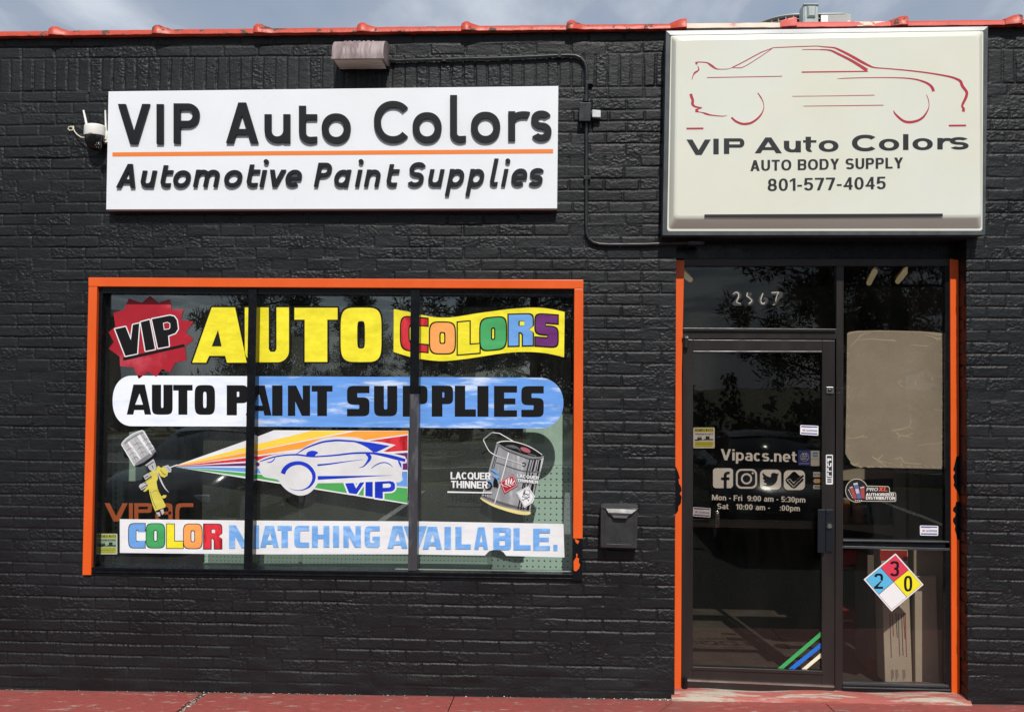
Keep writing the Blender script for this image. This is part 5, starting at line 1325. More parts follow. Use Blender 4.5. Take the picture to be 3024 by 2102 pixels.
c = pp(1157, 180); mb = MB(); mb.tube([c - Vector((.012, 0, 0)), c + Vector((.02, 0, 0))], .016, cond_m, 6); mb.build('coupling', cd)
c = pp(1731, 293); mb = MB(); mb.tube([c + Vector((0, 0, .022)), c - Vector((0, 0, .016))], .017, cond_m, 14); mb.build('coupling', cd, smooth=40)
mb = MB(); mb.pxp([(1711, 303), (1746, 303), (1744, 358), (1709, 358)], -.062, -.006, cond_m, at=-.062)
c = P(1716, 372, -.02); mb.tube([c + Vector((0, 0, .02)), c - Vector((0, 0, .018))], .008, cond_m, 12)
jb = mb.build('junction_box', cd, bevel=.003)
for q in ((1728, 309), (1726, 350)):
    c = P(*q, -.0625); mb = MB(); mb.tube([c, c + Vector((0, -.002, 0))], .004, cond_m, 10); mb.build('screw', jb)
mb = MB(); mb.pxp([(1749, 324), (1774, 326), (1774, 347), (1749, 346)], -.05, -.018, M('photocell_grey', (.58, .60, .62), rough=.4, noise=(30, .1)), at=-.05); mb.pxp([(1745, 331), (1750, 331), (1750, 342), (1745, 342)], -.045, -.022, cond_m, at=-.045); mb.build('light_sensor', cd, bevel=.003)
mb = MB(); a, b = P(2026, 717.5, CYD - .004), P(2080, 716, CYD - .004)
mb.tube([a, a.lerp(b, .12), a.lerp(b, .88), b], .014, cond_m, 14, rs=[.011, .0165, .0165, .011]); mb.pxr(2034, 711, 2074, 722, CYD - .026, CYD - .016, cond_m); mb.build('conduit_body', cd, bevel=.003, smooth=40)

# ------------------------------------------------------------------ security camera left of the white sign
cam_w = M('camera_white', (.80, .79, .74), rough=.35, noise=(20, .03)); cam_b = M('camera_black', (.008, .008, .009), rough=.16)
c = P(280, 403, -.06)
cc = thing('security_camera', (c.x, 0, c.z), 'white dome security camera with two aerials at the left end of the white sign', 'camera')
top, bot = P(281, 370, -.065), P(280, 402, -.065); rad = (P(310, 390, -.065).x - P(251, 390, -.065).x) / 2
mb = MB(); rings = []
for f, rr_ in ((0, .80), (.04, .93), (.10, .985), (.2, 1), (.9, 1.02), (1, .99)):
    z = top.z + (bot.z - top.z) * f; rings.append([(bot.x + rad * rr_ * math.cos(2 * math.pi * k / 28), -.065 + rad * rr_ * math.sin(2 * math.pi * k / 28), z) for k in range(28)])
mb.loft(rings, cam_w)
mb.box(bot.x + rad * .3, bot.x + rad * 1.25, -.05, -.004, bot.z - .035, bot.z + .035, cam_w)
mb.build('body', cc, smooth=40)
mb = MB(); mb.ball((bot.x, -.065, bot.z - .001), rad * .96, rad * .96, .088, cam_b, 28, 12, -1, 0)
dome = mb.build('dome', cc, smooth=True)
mb = MB(); lc = P(291, 430, -.112); mb.ball(tuple(lc), .021, .016, .025, cam_b, 20, 12)
for k in range(6):
    t = k * math.pi / 3; mb.ball((lc.x + .013 * math.cos(t), lc.y - .013, lc.z + .016 * math.sin(t)), .0025, .0025, .0025, M('camera_led', (.25, .2, .16), rough=.2), 8, 6)
mb.ball((lc.x, lc.y - .014, lc.z), .008, .005, .008, M('camera_lens', (.02, .02, .03), rough=.05), 14, 8)
mb.build('lens', dome, smooth=True)
mb = MB(); mb.tube([P(257, 376, -.06), P(252, 350, -.055), P(246.5, 326.5, -.05)], .007, cam_w, 12, rs=[.0075, .007, .0055]); mb.build('aerial', cc, smooth=40)
mb = MB(); mb.tube([P(311, 412, -.05), P(313.5, 402, -.05), P(313, 385, -.045), P(311, 326.5, -.04)], .0055, cam_w, 12, rs=[.009, .008, .0062, .005]); mb.build('aerial', cc, smooth=40)
mb = MB(); mb.tube([P(*q) for q in ((252, 407, -.05), (240, 406, -.04), (228, 398, -.03), (220, 388, -.02), (216, 378, -.02), (210, 374, -.022), (203, 376, -.02), (201, 381, -.018), (206, 386, -.018), (213, 385, -.02), (218, 378, -.014), (216, 373, -.004))], .0035, M('cable_ivory', (.70, .66, .52), rough=.5), 8); mb.build('cable', cc, smooth=True)
d = Decal(-.065 - rad * 1.03); d.letters(M('camera_mark', (.25, .25, .25), rough=.5), text('IMOU', 262, 275, 394.5, 395, 3.4, w=.2, gap=.14)); d.build('camera_lettering', cc)

# ------------------------------------------------------------------ letter box
ZX = ZM(1740, 1470, 8.4)
mbx = M('letter_box_black', (.026, .027, .028), rough=.42, noise=(12, .12), bump=(300, .12))
c = P(1829, 1619, -.05)
mail = thing('letter_box', (c.x, 0, c.z), 'small black metal letter box on the bricks between the window and the door', 'letter box')
MY = -.088
mb = MB(); mb.pxp(ZX([(288, 235), (1208, 255), (1190, 1252), (280, 1226)]), MY, -.004, mbx, at=MY); mb.build('box', mail, bevel=.004)
mb = MB()
for pts in ([(385, 390, 16), (375, 1085, 16)], [(375, 1085, 16), (430, 1140, 16)], [(430, 1140, 16), (1045, 1160, 16)], [(1045, 1160, 16), (1110, 1110, 16)], [(1110, 1110, 16), (1118, 420, 16)]):
    a, b = P(*ZX(pts[0][:2]), MY), P(*ZX(pts[1][:2]), MY); mb.tube([a, b], .0018, mbx, 8)
mb.build('raised_border', mail, smooth=True)
lidm = M('letter_box_lid', (.050, .051, .052), rough=.38, noise=(10, .12))
mb = MB()
def row(pts, y): return [P(*ZX(p), y) for p in pts]
rows = [row([(298, 140), (600, 146), (900, 155), (1200, 165)], -.006), row([(300, 240), (600, 244), (900, 250), (1212, 285)], MY - .004), row([(420, 262), (640, 268), (860, 276), (1180, 290)], MY - .012), row([(478, 362), (680, 368), (870, 376), (1056, 386)], MY - .022), row([(560, 428), (700, 432), (830, 438), (965, 446)], MY - .018), row([(612, 488), (715, 492), (820, 497), (925, 503)], MY - .030)]
vs = [p for r in rows for p in r]; fs = [(i * 4 + k, i * 4 + k + 1, i * 4 + k + 5, i * 4 + k + 4) for i in range(5) for k in range(3)]
o = len(vs); vs += [p + Vector((0, .0025, -.0015)) for p in vs]; fs += [tuple(x + o for x in reversed(f)) for f in fs]
for k in range(3): fs.append((20 + k, 20 + k + 1, o + 20 + k + 1, o + 20 + k))
mb.add(vs, fs, lidm)
mb.build('lid', mail)
def serif_mail():
    out = [[(500, 885), (560, 885), (605, 1000), (650, 890), (705, 892), (705, 905), (690, 908), (690, 1060), (705, 1065), (705, 1075), (640, 1072), (640, 1062), (655, 1058), (655, 945), (605, 1062), (595, 1062), (540, 930), (535, 1050), (560, 1058), (560, 1068), (505, 1066), (505, 1056), (522, 1050), (525, 905), (500, 898)]]
    return [ZX(q) for q in out]
d = Decal(MY - .002)
d.coat(mbx, serif_mail(), thick=.0022)
d.letters(mbx, [zletter(ZX, 'a', 725, 950, 815, 1068, 26, 20, heavy=False), zletter(ZX, 'i', 840, 955, 880, 1070, 26, 24, heavy=False), zletter(ZX, 'l', 900, 900, 960, 1072, 28, 24, heavy=False)], thick=.0022)
d.build('mail_lettering', mail)

# ------------------------------------------------------------------ roof plant
acg = M('plant_casing_grey', (.40, .40, .38), rough=.45, noise=(12, .06)); acd = M('plant_dark', (.02, .02, .022), rough=.6); galv = M('galvanised_box', (.38, .43, .42), rough=.42, metal=.2, noise=(14, .12))
AY = 2.6
xl, xr = P(2253, 60, AY).x, P(2514, 60, AY).x; zt_ = P(2400, 36.5, AY).z; zlip = P(2400, 45, AY).z
ac = thing('air_conditioner', (mean(xl, xr), AY + .45, 3.42), 'grey air conditioning unit on the roof, only its top above the coping', 'air conditioner')
def rsec(z, g, r=.20, n=8):
    a, b = xl - g, xr + g; y0, y1 = AY - g, AY + .9 + g; o = []
    for cx_, cy_, t0 in ((b - r * .5, y0 + r * .5, -90), (b - r, y1 - r, 0), (a + r, y1 - r, 90), (a + r * 1.6, y0 + r * 1.6, 180)):
        rr_ = r * .5 if t0 == -90 else (r * 1.6 if t0 == 180 else r)
        for k in range(n + 1):
            t = math.radians(t0 + 90 * k / n); o.append((cx_ + rr_ * math.cos(t), cy_ + rr_ * math.sin(t), z))
    return o
mb = MB(); mb.loft([rsec(zlip, .006), rsec(zlip + .004, .012), rsec(zt_ - .012, .010), rsec(zt_, -.03)], acg); mb.build('top_cover', ac, smooth=35)
mb = MB(); mb.loft([rsec(3.42, -.03), rsec(zlip, -.03)], acd); mb.build('coil', ac, smooth=35)
mb = MB()
xs_ = P(2422, 60, AY).x
mb.box(P(2424.5, 60, AY - .01).x, xr, AY - .012, AY + .04, 3.5, zlip - .002, acg); mb.build('access_panel', ac, bevel=.006)
mb = MB()
path = [Vector(q) for q in rsec(3.9, .0)]
i0 = 3 * 9
for k in range(0, 9):
    q = path[i0 + k]; mb.tube([(q.x, q.y, 3.5), (q.x, q.y, zlip)], .005, acg, 6)
for k in range(1, 8):
    x = path[i0 + 8].x + (xs_ - path[i0 + 8].x) * k / 8; mb.tube([(x, AY, 3.5), (x, AY, zlip)], .005, acg, 6)
for z in [zlip - .03 - .055 * k for k in range(8)]:
    pts = [(q.x, q.y, z) for q in path[i0:i0 + 9]] + [(xs_, AY, z)]; mb.tube(pts, .003, acg, 6)
mb.build('guard_wires', ac)
mb = MB(); mb.pxr(2424.5, 46, 2445, 67, AY - .0155, AY - .0125, M('rating_label_white', (.85, .88, .9), rough=.4)); mb.build('rating_plate', ac); mb = MB(); mb.pxr(2503, 62, 2511, 68, AY - .03, AY - .0125, M('pipe_lagging', (.8, .8, .78), rough=.6)); mb.build('pipe_lagging', ac)
EY = 2.15
c = P(2395, 68, EY)
eb = thing('isolator_box', (c.x, EY + .08, c.z - .4), 'pale galvanised electrical box standing up in front of the roof unit', 'electrical box')
mb = MB(); mb.pxr(2375, 14, 2415.5, 150, EY, EY + .14, galv); mb.pxp([(2372, 16), (2375, 14.2), (2375, 150), (2370, 150)], EY + .004, EY + .14, galv, at=EY); mb.build('case', eb, bevel=.003)
mb = MB(); mb.pxr(2373.5, 11, 2417, 14, EY - .012, EY + .15, galv); mb.pxp([(2415.6, 14), (2417, 14), (2417, 19), (2415.6, 18)], EY - .010, EY + .1, galv, at=EY); mb.build('lid', eb, bevel=.002)
q0 = [P(a, b, EY) for a, b in ((2383, 19), (2409, 19), (2407.5, 53.5), (2383.5, 53.5))]; q1 = [P(a, b, EY) + Vector((0, .012, 0)) for a, b in ((2387.5, 24), (2405, 24), (2403.5, 48), (2388, 48))]
mb = MB(); mb.loft([[q + Vector((0, -.006, 0)) for q in q0], [q + Vector((0, -.018 - .012 + .0, 0)) for q in q1]], galv); mb.build('embossed_door', eb)
# ------------------------------------------------------------------ stickers and notices
SK = DY + .0212      # inside the door glass
SO = DY + .0116      # outside the door glass
pl_white = M('sticker_white', (.78, .78, .80), rough=.35); pl_yel = M('sticker_yellow', (.72, .66, .07), rough=.4); ink = M('sticker_ink', (.03, .03, .03), rough=.5); pl_pur = M('sticker_purple', (.10, .075, .26), rough=.4); pl_redk = M('sticker_red_ink', (.35, .05, .06), rough=.4)
pl_grey = M('sticker_grey', (.48, .46, .40), rough=.5); pl_dyel = M('sticker_dull_yellow', (.46, .43, .08), rough=.5)
def watch(y, x0, t, x1, b, label):
    d = Decal(y, step=.0003); W, H = x1 - x0, b - t
    X = lambda f: x0 + W * f; Y = lambda f: t + H * f
    d.coat(pl_white, [rrect(x0, t, x1, b, 3)])
    d.coat(pl_yel, [rrect(X(.05), Y(.03), X(.95), Y(.22), 2), rrect(X(.05), Y(.67), X(.95), Y(.95), 2)])
    d.coat(M('sticker_scene_green', (.45, .58, .42), rough=.5) if 'window' in label else pl_white, [rect(X(.05), Y(.23), X(.95), Y(.66))], new=False)
    d.letters(ink, text('BUSINESS WATCH', X(.08), X(.92), Y(.19), Y(.19), H * .12, w=.2, gap=.08))
    d.letters(ink, text('PROGRAM IN FORCE', X(.09), X(.91), Y(.36), Y(.36), H * .085, w=.2, gap=.1, slant=.15))
    d.coat(ink, [rect(X(.06), Y(.58), X(.94), Y(.61)), rect(X(.18), Y(.50), X(.40), Y(.58)), rect(X(.22), Y(.43), X(.38), Y(.50)), rect(X(.58), Y(.42), X(.76), Y(.58)), rect(X(.08), Y(.61), X(.3), Y(.635)), rect(X(.5), Y(.55), X(.92), Y(.585))], [rect(X(.24), Y(.45), X(.36), Y(.49))])
    d.coat(ink, [rect(X(.09 + .0 * k), Y(.72 + .075 * k), X(.91 - .05 * (k == 2)), Y(.735 + .075 * k)) for k in range(3)] , new=False)
    return tag(d.build('window_sticker', loc=P((x0 + x1) / 2, b, y)), label, 'sticker', 'neighbourhood watch stickers on the glass')
watch(GY + .0075, 287, 1575, 346.5, 1636, 'yellow and green watch sticker in the bottom left corner of the display window')
watch(SK, 2047.5, 1262, 2110.5, 1323, 'yellow watch sticker at the left edge of the door glass')
def guard(y, Q, label, dim=False):
    d = Decal(y, step=.0003)
    Q = [Vector(q) for q in Q]
    def U(u, v): return tuple((Q[0] * (1 - u) + Q[1] * u) * (1 - v) + (Q[3] * (1 - u) + Q[2] * u) * v)
    q4 = lambda a, b, c, e_: [U(a, b), U(c, b), U(c, e_), U(a, e_)]
    d.coat(pl_white, [rr_quad([tuple(q) for q in Q], 3, 3)])
    d.coat(pl_pur, [q4(.05, .08, .95, .20), q4(.05, .80, .95, .91)]); d.coat(M('sticker_lilac', (.42, .38, .62), rough=.4), [q4(.05, .21, .58, .26), q4(.05, .74, .95, .78)], new=False)
    d.coat(pl_redk, [stroke([(*U(.18, .42), 1.4), (*U(.12, .52), 1.4), (*U(.18, .62), 1.4)], n=1), stroke([(*U(.23, .42), 1.4), (*U(.17, .52), 1.4), (*U(.23, .62), 1.4)], n=1), stroke([(*U(.28, .42), 1.4), (*U(.22, .52), 1.4), (*U(.28, .62), 1.4)], n=1)])
    a, b = U(.33, .62), U(.93, .62)
    d.letters(pl_pur, text('GUARDIAN', a[0], b[0], a[1], b[1], (Q[3].y - Q[0].y) * .2, w=.17, gap=.12))
    return tag(d.build('window_sticker', loc=P(Q[3].x, Q[3].y, y)), label, 'sticker', 'white security company stickers')
guard(SO, [(2363.5, 1254.5), (2417, 1257), (2416.5, 1286), (2363, 1282.5)], 'bright white security sticker high on the right of the door glass')
guard(SK, [(2047, 1496), (2099, 1500), (2098, 1527.5), (2046, 1523.5)], 'dull white security sticker low at the left edge of the door glass')
guard(DY + .0216, [(2716.5, 1550.5), (2771, 1552), (2770.5, 1581), (2717, 1580)], 'white security sticker on the sidelight just above its black rail')
d = Decal(DY - .0104); a, t = Z3d((1947, 542)); b, e_ = Z3d((2038, 930))
d.coat(pl_white, [rrect(a, t, b, e_, 2.5)]); d.coat(M('pull_black', (.02, .022, .024), rough=.4), [rrect(*Z3d((1958, 556)), *Z3d((2027, 840)), 1)])
for i, ch in enumerate('PULL'):
    d.letters(pl_white, [letter(ch, *Z3d((1966, 588 + i * 63)), *Z3d((2019, 638 + i * 63)), 3.6, 2.7, heavy=False, p=2.6)])
d.coat(ink, [rect(*Z3d((1964, 850 + 22 * k)), *Z3d((2022, 862 + 22 * k))) for k in range(3)])
d.letters(ink, [])
tag(d.build('door_sticker', loc=P(a, e_, DY)), 'white PULL sticker upright on the right stile of the door', 'sticker')
navy = M('sticker_navy', (.018, .028, .20), rough=.5)
d = Decal(SK, step=.0003); a, t = Z3d((1583, 484)); b, e_ = Z3d((1745, 681))
d.coat(navy, [rect(a, t, b, e_)]); c = Z3d((1668, 572)); d.coat(pl_grey, [disc(*c, 13)], [disc(*c, 12)])
d.letters(pl_grey, text('SHOP', c[0] - 8.5, c[0] + 8.5, c[1] + .5, c[1] + .5, 5, w=.2, gap=.1) + text('SMALL', c[0] - 9.5, c[0] + 9.5, c[1] + 7.5, c[1] + 7.5, 5, w=.2, gap=.1)); d.coat(pl_grey, [disc(c[0] - 4, c[1] - 8, 2.5), disc(c[0] + 4, c[1] - 8, 2.5), rect(*Z3d((1592, 655)), *Z3d((1730, 660)))])
tag(d.build('window_sticker', loc=P(a, e_, SK)), 'dark blue square sticker with a round white badge beside the web address', 'sticker')
d = Decal(SK, step=.0003); a, t = Z3d((1748, 489)); b, e_ = Z3d((1862, 689)); d.coat(pl_grey, [rrect(a, t, b, e_, 1.5)]); d.coat(M('card_blue', (.08, .22, .42), rough=.5), [rect(*Z3d((1774, 508)), *Z3d((1840, 570)))]); d.coat(pl_grey, [rect(*Z3d((1778, 534)), *Z3d((1836, 544)))]); d.coat(M('sticker_grey_line', (.25, .24, .22), rough=.5), [rect(*Z3d((1752, 596)), *Z3d((1858, 600)))])
tag(d.build('window_sticker', loc=P(a, e_, SK)), 'tall pale card sticker with a blue square beside the navy sticker', 'sticker')
d = Decal(SK, step=.0003); a, t = Z3d((1780, 767)); b, e_ = Z3d((1882, 833)); d.coat(pl_grey, [rect(a, t, b, e_)]); d.letters(ink, text('DISCOVER', a + 2, b - 2, e_ - 5.5, e_ - 5, 4, w=.2, gap=.12))
tag(d.build('card_sticker', loc=P(a, e_, SK)), 'pale oblong card sticker above the two overlapping discs', 'sticker', 'payment stickers down the edge of the door glass')
d = Decal(SK, step=.0003); d.coat(M('card_disc_rose', (.50, .36, .26), rough=.5), [disc(*Z3d((1812, 885)), 6.6)]); d.coat(M('card_disc_amber', (.55, .36, .09), rough=.5), [disc(*Z3d((1847, 885)), 6.6)])
tag(d.build('card_sticker', loc=P(2410, 1420, SK)), 'card sticker of two overlapping discs, one pink and one amber', 'sticker', 'payment stickers down the edge of the door glass')
d = Decal(SK, step=.0003); a, t = Z3d((1780, 938)); b, e_ = Z3d((1885, 990)); d.coat(pl_grey, [rect(a, t, b, e_)]); d.letters(navy, text('VISA', a + 4, b - 2.5, e_ - 2.6, e_ - 2.4, 6.3, w=.22, gap=.06, slant=.2))
tag(d.build('card_sticker', loc=P(a, e_, SK)), 'pale card sticker with dark blue capitals, lowest of the payment stickers', 'sticker', 'payment stickers down the edge of the door glass')

# distributor badge on the sidelight
d = Decal(DY + .0212, step=.0003)
bdg = [tuple(q) for q in disc(*zp((425, 520)), 178 / 5.32, 186 / 5.32, 40)]; bod = zp([(425, 440), (920, 452), (945, 480), (945, 545), (1030, 550), (1045, 575), (1045, 680), (1030, 695), (425, 690)])
d.coat(M('badge_rim', (.52, .46, .36), rough=.5), [bdg, bod])
d.coat(M('badge_black', (.012, .012, .012), rough=.4), [[tuple(q) for q in disc(*zp((425, 520)), 168 / 5.32, 176 / 5.32, 40)], zp([(425, 450), (915, 462), (935, 484), (935, 553), (1025, 560), (1035, 578), (1035, 675), (1025, 685), (425, 680)])])
can_r, can_b, can_g = M('badge_can_red', (.35, .06, .06), rough=.4), M('badge_can_blue', (.10, .12, .30), rough=.4), M('badge_silver', (.5, .48, .46), rough=.4)
d.coat(can_r, [zp([(315, 480), (365, 465), (430, 640), (385, 660)]), zp([(480, 480), (545, 470), (550, 650), (500, 640)])])
d.coat(can_b, [zp([(370, 410), (440, 395), (500, 640), (440, 655)])]); d.coat(can_g, [zp([(372, 408), (438, 394), (443, 425), (380, 436)]), zp([(312, 470), (362, 455), (366, 470), (316, 485)]), zp([(478, 468), (543, 455), (545, 475), (480, 485)]), zp([(400, 500), (450, 490), (470, 560), (420, 570)])])
d.coat(M('badge_text', (.72, .70, .66), rough=.4), [zp([(290 + 14 * k, 500 + 30 * k), (312 + 14 * k, 508 + 28 * k), (300 + 16 * k, 525 + 28 * k)]) for k in range(5)] + [zp([(400 + 30 * k, 672), (420 + 30 * k, 668), (412 + 30 * k, 690)]) for k in range(4)])
d.letters(MATS['badge_text'], ztext(zp, 'AUTHORIZED', 570, 1012, 605, 608, 46, w=.21, gap=.07) + ztext(zp, 'DISTRIBUTOR', 570, 1028, 660, 668, 48, w=.21, gap=.07))
d.letters(can_g, ztext(zp, 'PRO', 575, 755, 530, 530, 56, w=.2, gap=.06, slant=.2)); d.letters(M('badge_red_text', (.62, .09, .06), rough=.4), ztext(zp, 'XL', 762, 905, 532, 532, 64, w=.22, gap=.04, slant=.2))
tag(d.build('window_badge', loc=P(2530, 1475, DY)), 'black keyhole shaped distributor badge with paint cans on the sidelight', 'badge')

# hazard diamond
c = P(*zd2((1553, 920)), DY)
hz = thing('hazard_placard', (c.x, DY, c.z), 'four colour hazard diamond with the numbers 2, 3 and 0 on the sidelight', 'sign')
T_, R_, B_, L_, C_ = (1580, 530), (1768, 740), (1553, 920), (1366, 705), (1567, 721)
HZ = DY + .0185
mb = MB(); mb.pxp(zd2([T_, R_, B_, L_]), HZ, HZ + .0025, pl_white, at=HZ); mb.build('plate', hz)
ins = lambda p, f=.94: (C_[0] + (p[0] - C_[0]) * f, C_[1] + (p[1] - C_[1]) * f)
t_, r_, b_, l_ = ins(T_), ins(R_), ins(B_), ins(L_)
mid_ = lambda p, q: ((p[0] + q[0]) / 2, (p[1] + q[1]) / 2)
d = Decal(HZ)
d.coat(M('hazard_line', (.05, .05, .05), rough=.4), [zd2([t_, r_, b_, l_])])
k = .985
def quad(p, a, b, col):
    cc_ = ((p[0] + a[0] + b[0] + C_[0]) / 4, (p[1] + a[1] + b[1] + C_[1]) / 4); f = .972
    d.coat(col, [zd2([(cc_[0] + (q[0] - cc_[0]) * f, cc_[1] + (q[1] - cc_[1]) * f) for q in (p, a, C_, b)])], new=False)
d.n += 1
quad(t_, mid_(t_, r_), mid_(t_, l_), M('hazard_red', (.66, .045, .09), rough=.35)); quad(r_, mid_(r_, b_), mid_(t_, r_), M('hazard_yellow', (.82, .74, .02), rough=.35)); quad(l_, mid_(t_, l_), mid_(l_, b_), M('hazard_blue', (.10, .45, .72), rough=.35)); quad(b_, mid_(l_, b_), mid_(r_, b_), pl_white)
hn = dict(heavy=False, p=2.6)
d.letters(w_black, [zletter(zd2, '3', 1541, 582, 1603, 684, 17, 15, **hn), zletter(zd2, '2', 1436, 664, 1496, 768, 17, 15, **hn), zletter(zd2, '0', 1636, 680, 1692, 786, 17, 15, **hn)])
d.build('symbols', hz)

# ------------------------------------------------------------------ behind the sidelight
card_m = M2('brown_card', (.53, .475, .395), (.42, .38, .32), 1.6, .35, .65, rough=.75, noise_amt=.05)
scr = M('card_torn_face', (.68, .62, .48), rough=.8)
KY = DY + .034
sheet_mb = MB(); outl = zd1([(1258, 602), (1275, 592), (1330, 585), (1480, 582), (1750, 588), (1860, 596), (1905, 604), (1907, 700), (1902, 1100), (1897, 1400), (1895, 1515), (1600, 1508), (1320, 1500), (1290, 1478), (1262, 1440), (1246, 1410), (1252, 1100), (1256, 800)])
sheet_mb.pxp(outl, KY, KY + .004, card_m, at=KY)
d = Decal(KY - .0003); s_ = lambda pts: stroke(zd1(pts))
SC_ = [s_([(1260, 612, 8), (1290, 598, 10), (1340, 592, 8), (1480, 588, 6), (1700, 592, 6), (1880, 604, 8), (1905, 612, 4)])]
SC_ += [s_([(1280, 690, 6), (1320, 650, 7), (1360, 610, 8), (1420, 600, 3)]), s_([(1330, 645, 5), (1430, 642, 8), (1520, 648, 9), (1595, 655, 3)]), s_([(1690, 680, 4), (1750, 685, 8), (1808, 688, 6)]), s_([(1530, 648, 3), (1570, 650, 14), (1590, 656, 3)])]
SC_ += [s_([(1780, 612, 4), (1830, 625, 8), (1870, 640, 14), (1890, 630, 10)]), s_([(1800, 600, 3), (1850, 612, 10), (1895, 612, 8)]), s_([(1860, 660, 3), (1870, 640, 8), (1895, 650, 5)])]
SC_ += [s_([(1606, 945, 6), (1610, 925, 8), (1630, 908, 4)]), s_([(1606, 945, 5), (1625, 955, 6), (1648, 965, 3)]), s_([(1610, 930, 5), (1640, 926, 4), (1660, 925, 2)]), s_([(1832, 885, 4), (1830, 920, 6)]), s_([(1719, 920, 6), (1719, 952, 6)])]
SC_ += [s_([(1250, 1308, 6), (1300, 1308, 6), (1350, 1298, 8), (1398, 1300, 3)]), s_([(1345, 1300, 4), (1370, 1285, 5)]), s_([(1555, 1258, 8), (1600, 1250, 14), (1640, 1242, 9), (1680, 1225, 6)]), s_([(1680, 1225, 6), (1690, 1185, 6)]), s_([(1670, 1230, 5), (1710, 1248, 3)]), s_([(1585, 1268, 8), (1610, 1290, 12), (1602, 1312, 5)]), s_([(1610, 1288, 6), (1640, 1292, 12), (1685, 1300, 6)]), s_([(1650, 1298, 8), (1675, 1282, 5), (1708, 1272, 3)])]
SC_ += [s_([(1730, 1358, 3), (1780, 1350, 5), (1895, 1340, 5)]), s_([(1835, 1112, 3), (1895, 1122, 4)])]
SC_ += [s_([(1425, 1430, 8), (1460, 1450, 12), (1500, 1420, 6)]), s_([(1440, 1440, 6), (1480, 1470, 10), (1520, 1495, 5)]), s_([(1460, 1455, 8), (1520, 1470, 6), (1560, 1478, 4)]), s_([(1580, 1450, 8), (1620, 1440, 10), (1640, 1470, 8), (1700, 1478, 7), (1760, 1480, 5)]), s_([(1620, 1470, 6), (1630, 1500, 6)]), s_([(1280, 1470, 8), (1310, 1488, 14), (1340, 1470, 4)])]
rj = random.Random(5)
for k in range(26):
    y = 700 + k * 31 + rj.uniform(-8, 8); w = rj.uniform(3, 11); SC_.append(s_([(1902 - rj.uniform(4, 16), y, 2), (1899, y + 10, w), (1897, y + 24, 3)]))
for k in range(14):
    x = 1340 + k * 40 + rj.uniform(-10, 10); SC_.append(s_([(x, 1505 - rj.uniform(6, 22), 2), (x + 12, 1500, rj.uniform(4, 12)), (x + 30, 1503, 3)]))
for k in range(10):
    y = 740 + k * 68 + rj.uniform(-10, 10); SC_.append(s_([(1254, y, 5), (1260 + rj.uniform(2, 12), y + 10, 5), (1254, y + 26, 3)]))
d.coat(scr, SC_); sheet_mb.add(d.mb.v, d.mb.f, scr)
sheet = sheet_mb.build('card_sheet'); tag(sheet, 'brown card sheet with torn scuffed edges taped up inside the sidelight', 'card')

def carton(name, px, y0, dep, mat, label, lean=0.0, group=None, prints=None):
    mb = MB()
    if prints:
        for i_, m_ in enumerate(prints.mb.mats): mb.add(prints.mb.v, [f_ for f_, q_ in zip(prints.mb.f, prints.mb.mi) if q_ == i_], m_)
    mb.pxp(px, y0, y0 + dep, mat, at=y0); o = mb.build(name, bevel=.004); tag(o, label, 'box', group); return o
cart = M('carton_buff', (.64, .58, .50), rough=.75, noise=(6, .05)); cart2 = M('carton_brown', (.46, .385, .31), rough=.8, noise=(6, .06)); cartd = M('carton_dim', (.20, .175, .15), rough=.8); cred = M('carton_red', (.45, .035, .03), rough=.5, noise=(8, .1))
ZQ = ZM(2450, 1600, 3.18)
d = Decal(.36 - .0008, step=.0004)
d.coat(cred, [ZQ([(472, 78), (728, 78), (730, 175), (474, 172)])])
redi = M('carton_print_red', (.40, .10, .08), rough=.7); gri = M('carton_print_grey', (.17, .16, .16), rough=.7)
pr = []; pg = []
for x, y0, y1, c_ in ((562, 670, 1085, 1), (583, 670, 885, 0), (618, 665, 895, 1), (640, 670, 1070, 1), (672, 670, 1065, 1), (690, 665, 905, 0), (705, 665, 1078, 0)):
    q = ZQ([(x, y0), (x + 8, y0), (x + 22, y1), (x + 14, y1)]); (pg if c_ else pr).append(q)
for i in range(3):
    for k in range(4):
        x = 575 + i * 42 + k * 7 + (25 if i == 2 else 0); pg.append(ZQ([(x, 1195), (x + 3, 1195), (x + 8, 1300 - k * 12), (x + 5, 1300 - k * 12)]))
d.coat(redi, pr); d.coat(gri, pg, new=False)
tl = carton('carton', ZQ([(480, 70), (735, 70), (778, 1328), (522, 1322)]), .36, .16, cart, 'tall pale carton with red printing leaning behind the hazard diamond', prints=d)
carton('carton', ZQ([(798, 330), (1002, 322), (1030, 1332), (806, 1330)]), .40, .05, cart, 'flat pale carton panel standing beside the one with red printing')
carton('carton', ZQ([(790, 60), (1075, 60), (1075, 1330), (792, 1330)]), .47, .25, cart2, 'large brown carton standing behind the flat pale panel')
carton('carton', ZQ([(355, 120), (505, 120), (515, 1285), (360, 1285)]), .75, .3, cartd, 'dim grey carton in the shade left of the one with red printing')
rb = carton('product_box', ZQ([(126, 80), (300, 70), (300, 190), (126, 230)]), 1.0, .2, M('product_red', (.32, .03, .04), rough=.45), 'red product box on the upper shelf behind the sidelight', group='red product boxes')
rb2 = carton('product_box', ZQ([(126, 650), (262, 640), (262, 780), (200, 830), (126, 832)]), 1.0, .2, M('product_red', (.32, .03, .04), rough=.45), 'red product box low down behind the sidelight', group='red product boxes')
d = Decal(1.0 - .001); d.letters(M('product_text', (.6, .4, .35), rough=.5), ztext(ZQ, 'ORIGINAL', 40, 228, 745, 748, 24, w=.16, gap=.1)); q = d.build('box_lettering'); q.parent = rb2; q.location = -Vector(rb2.location)
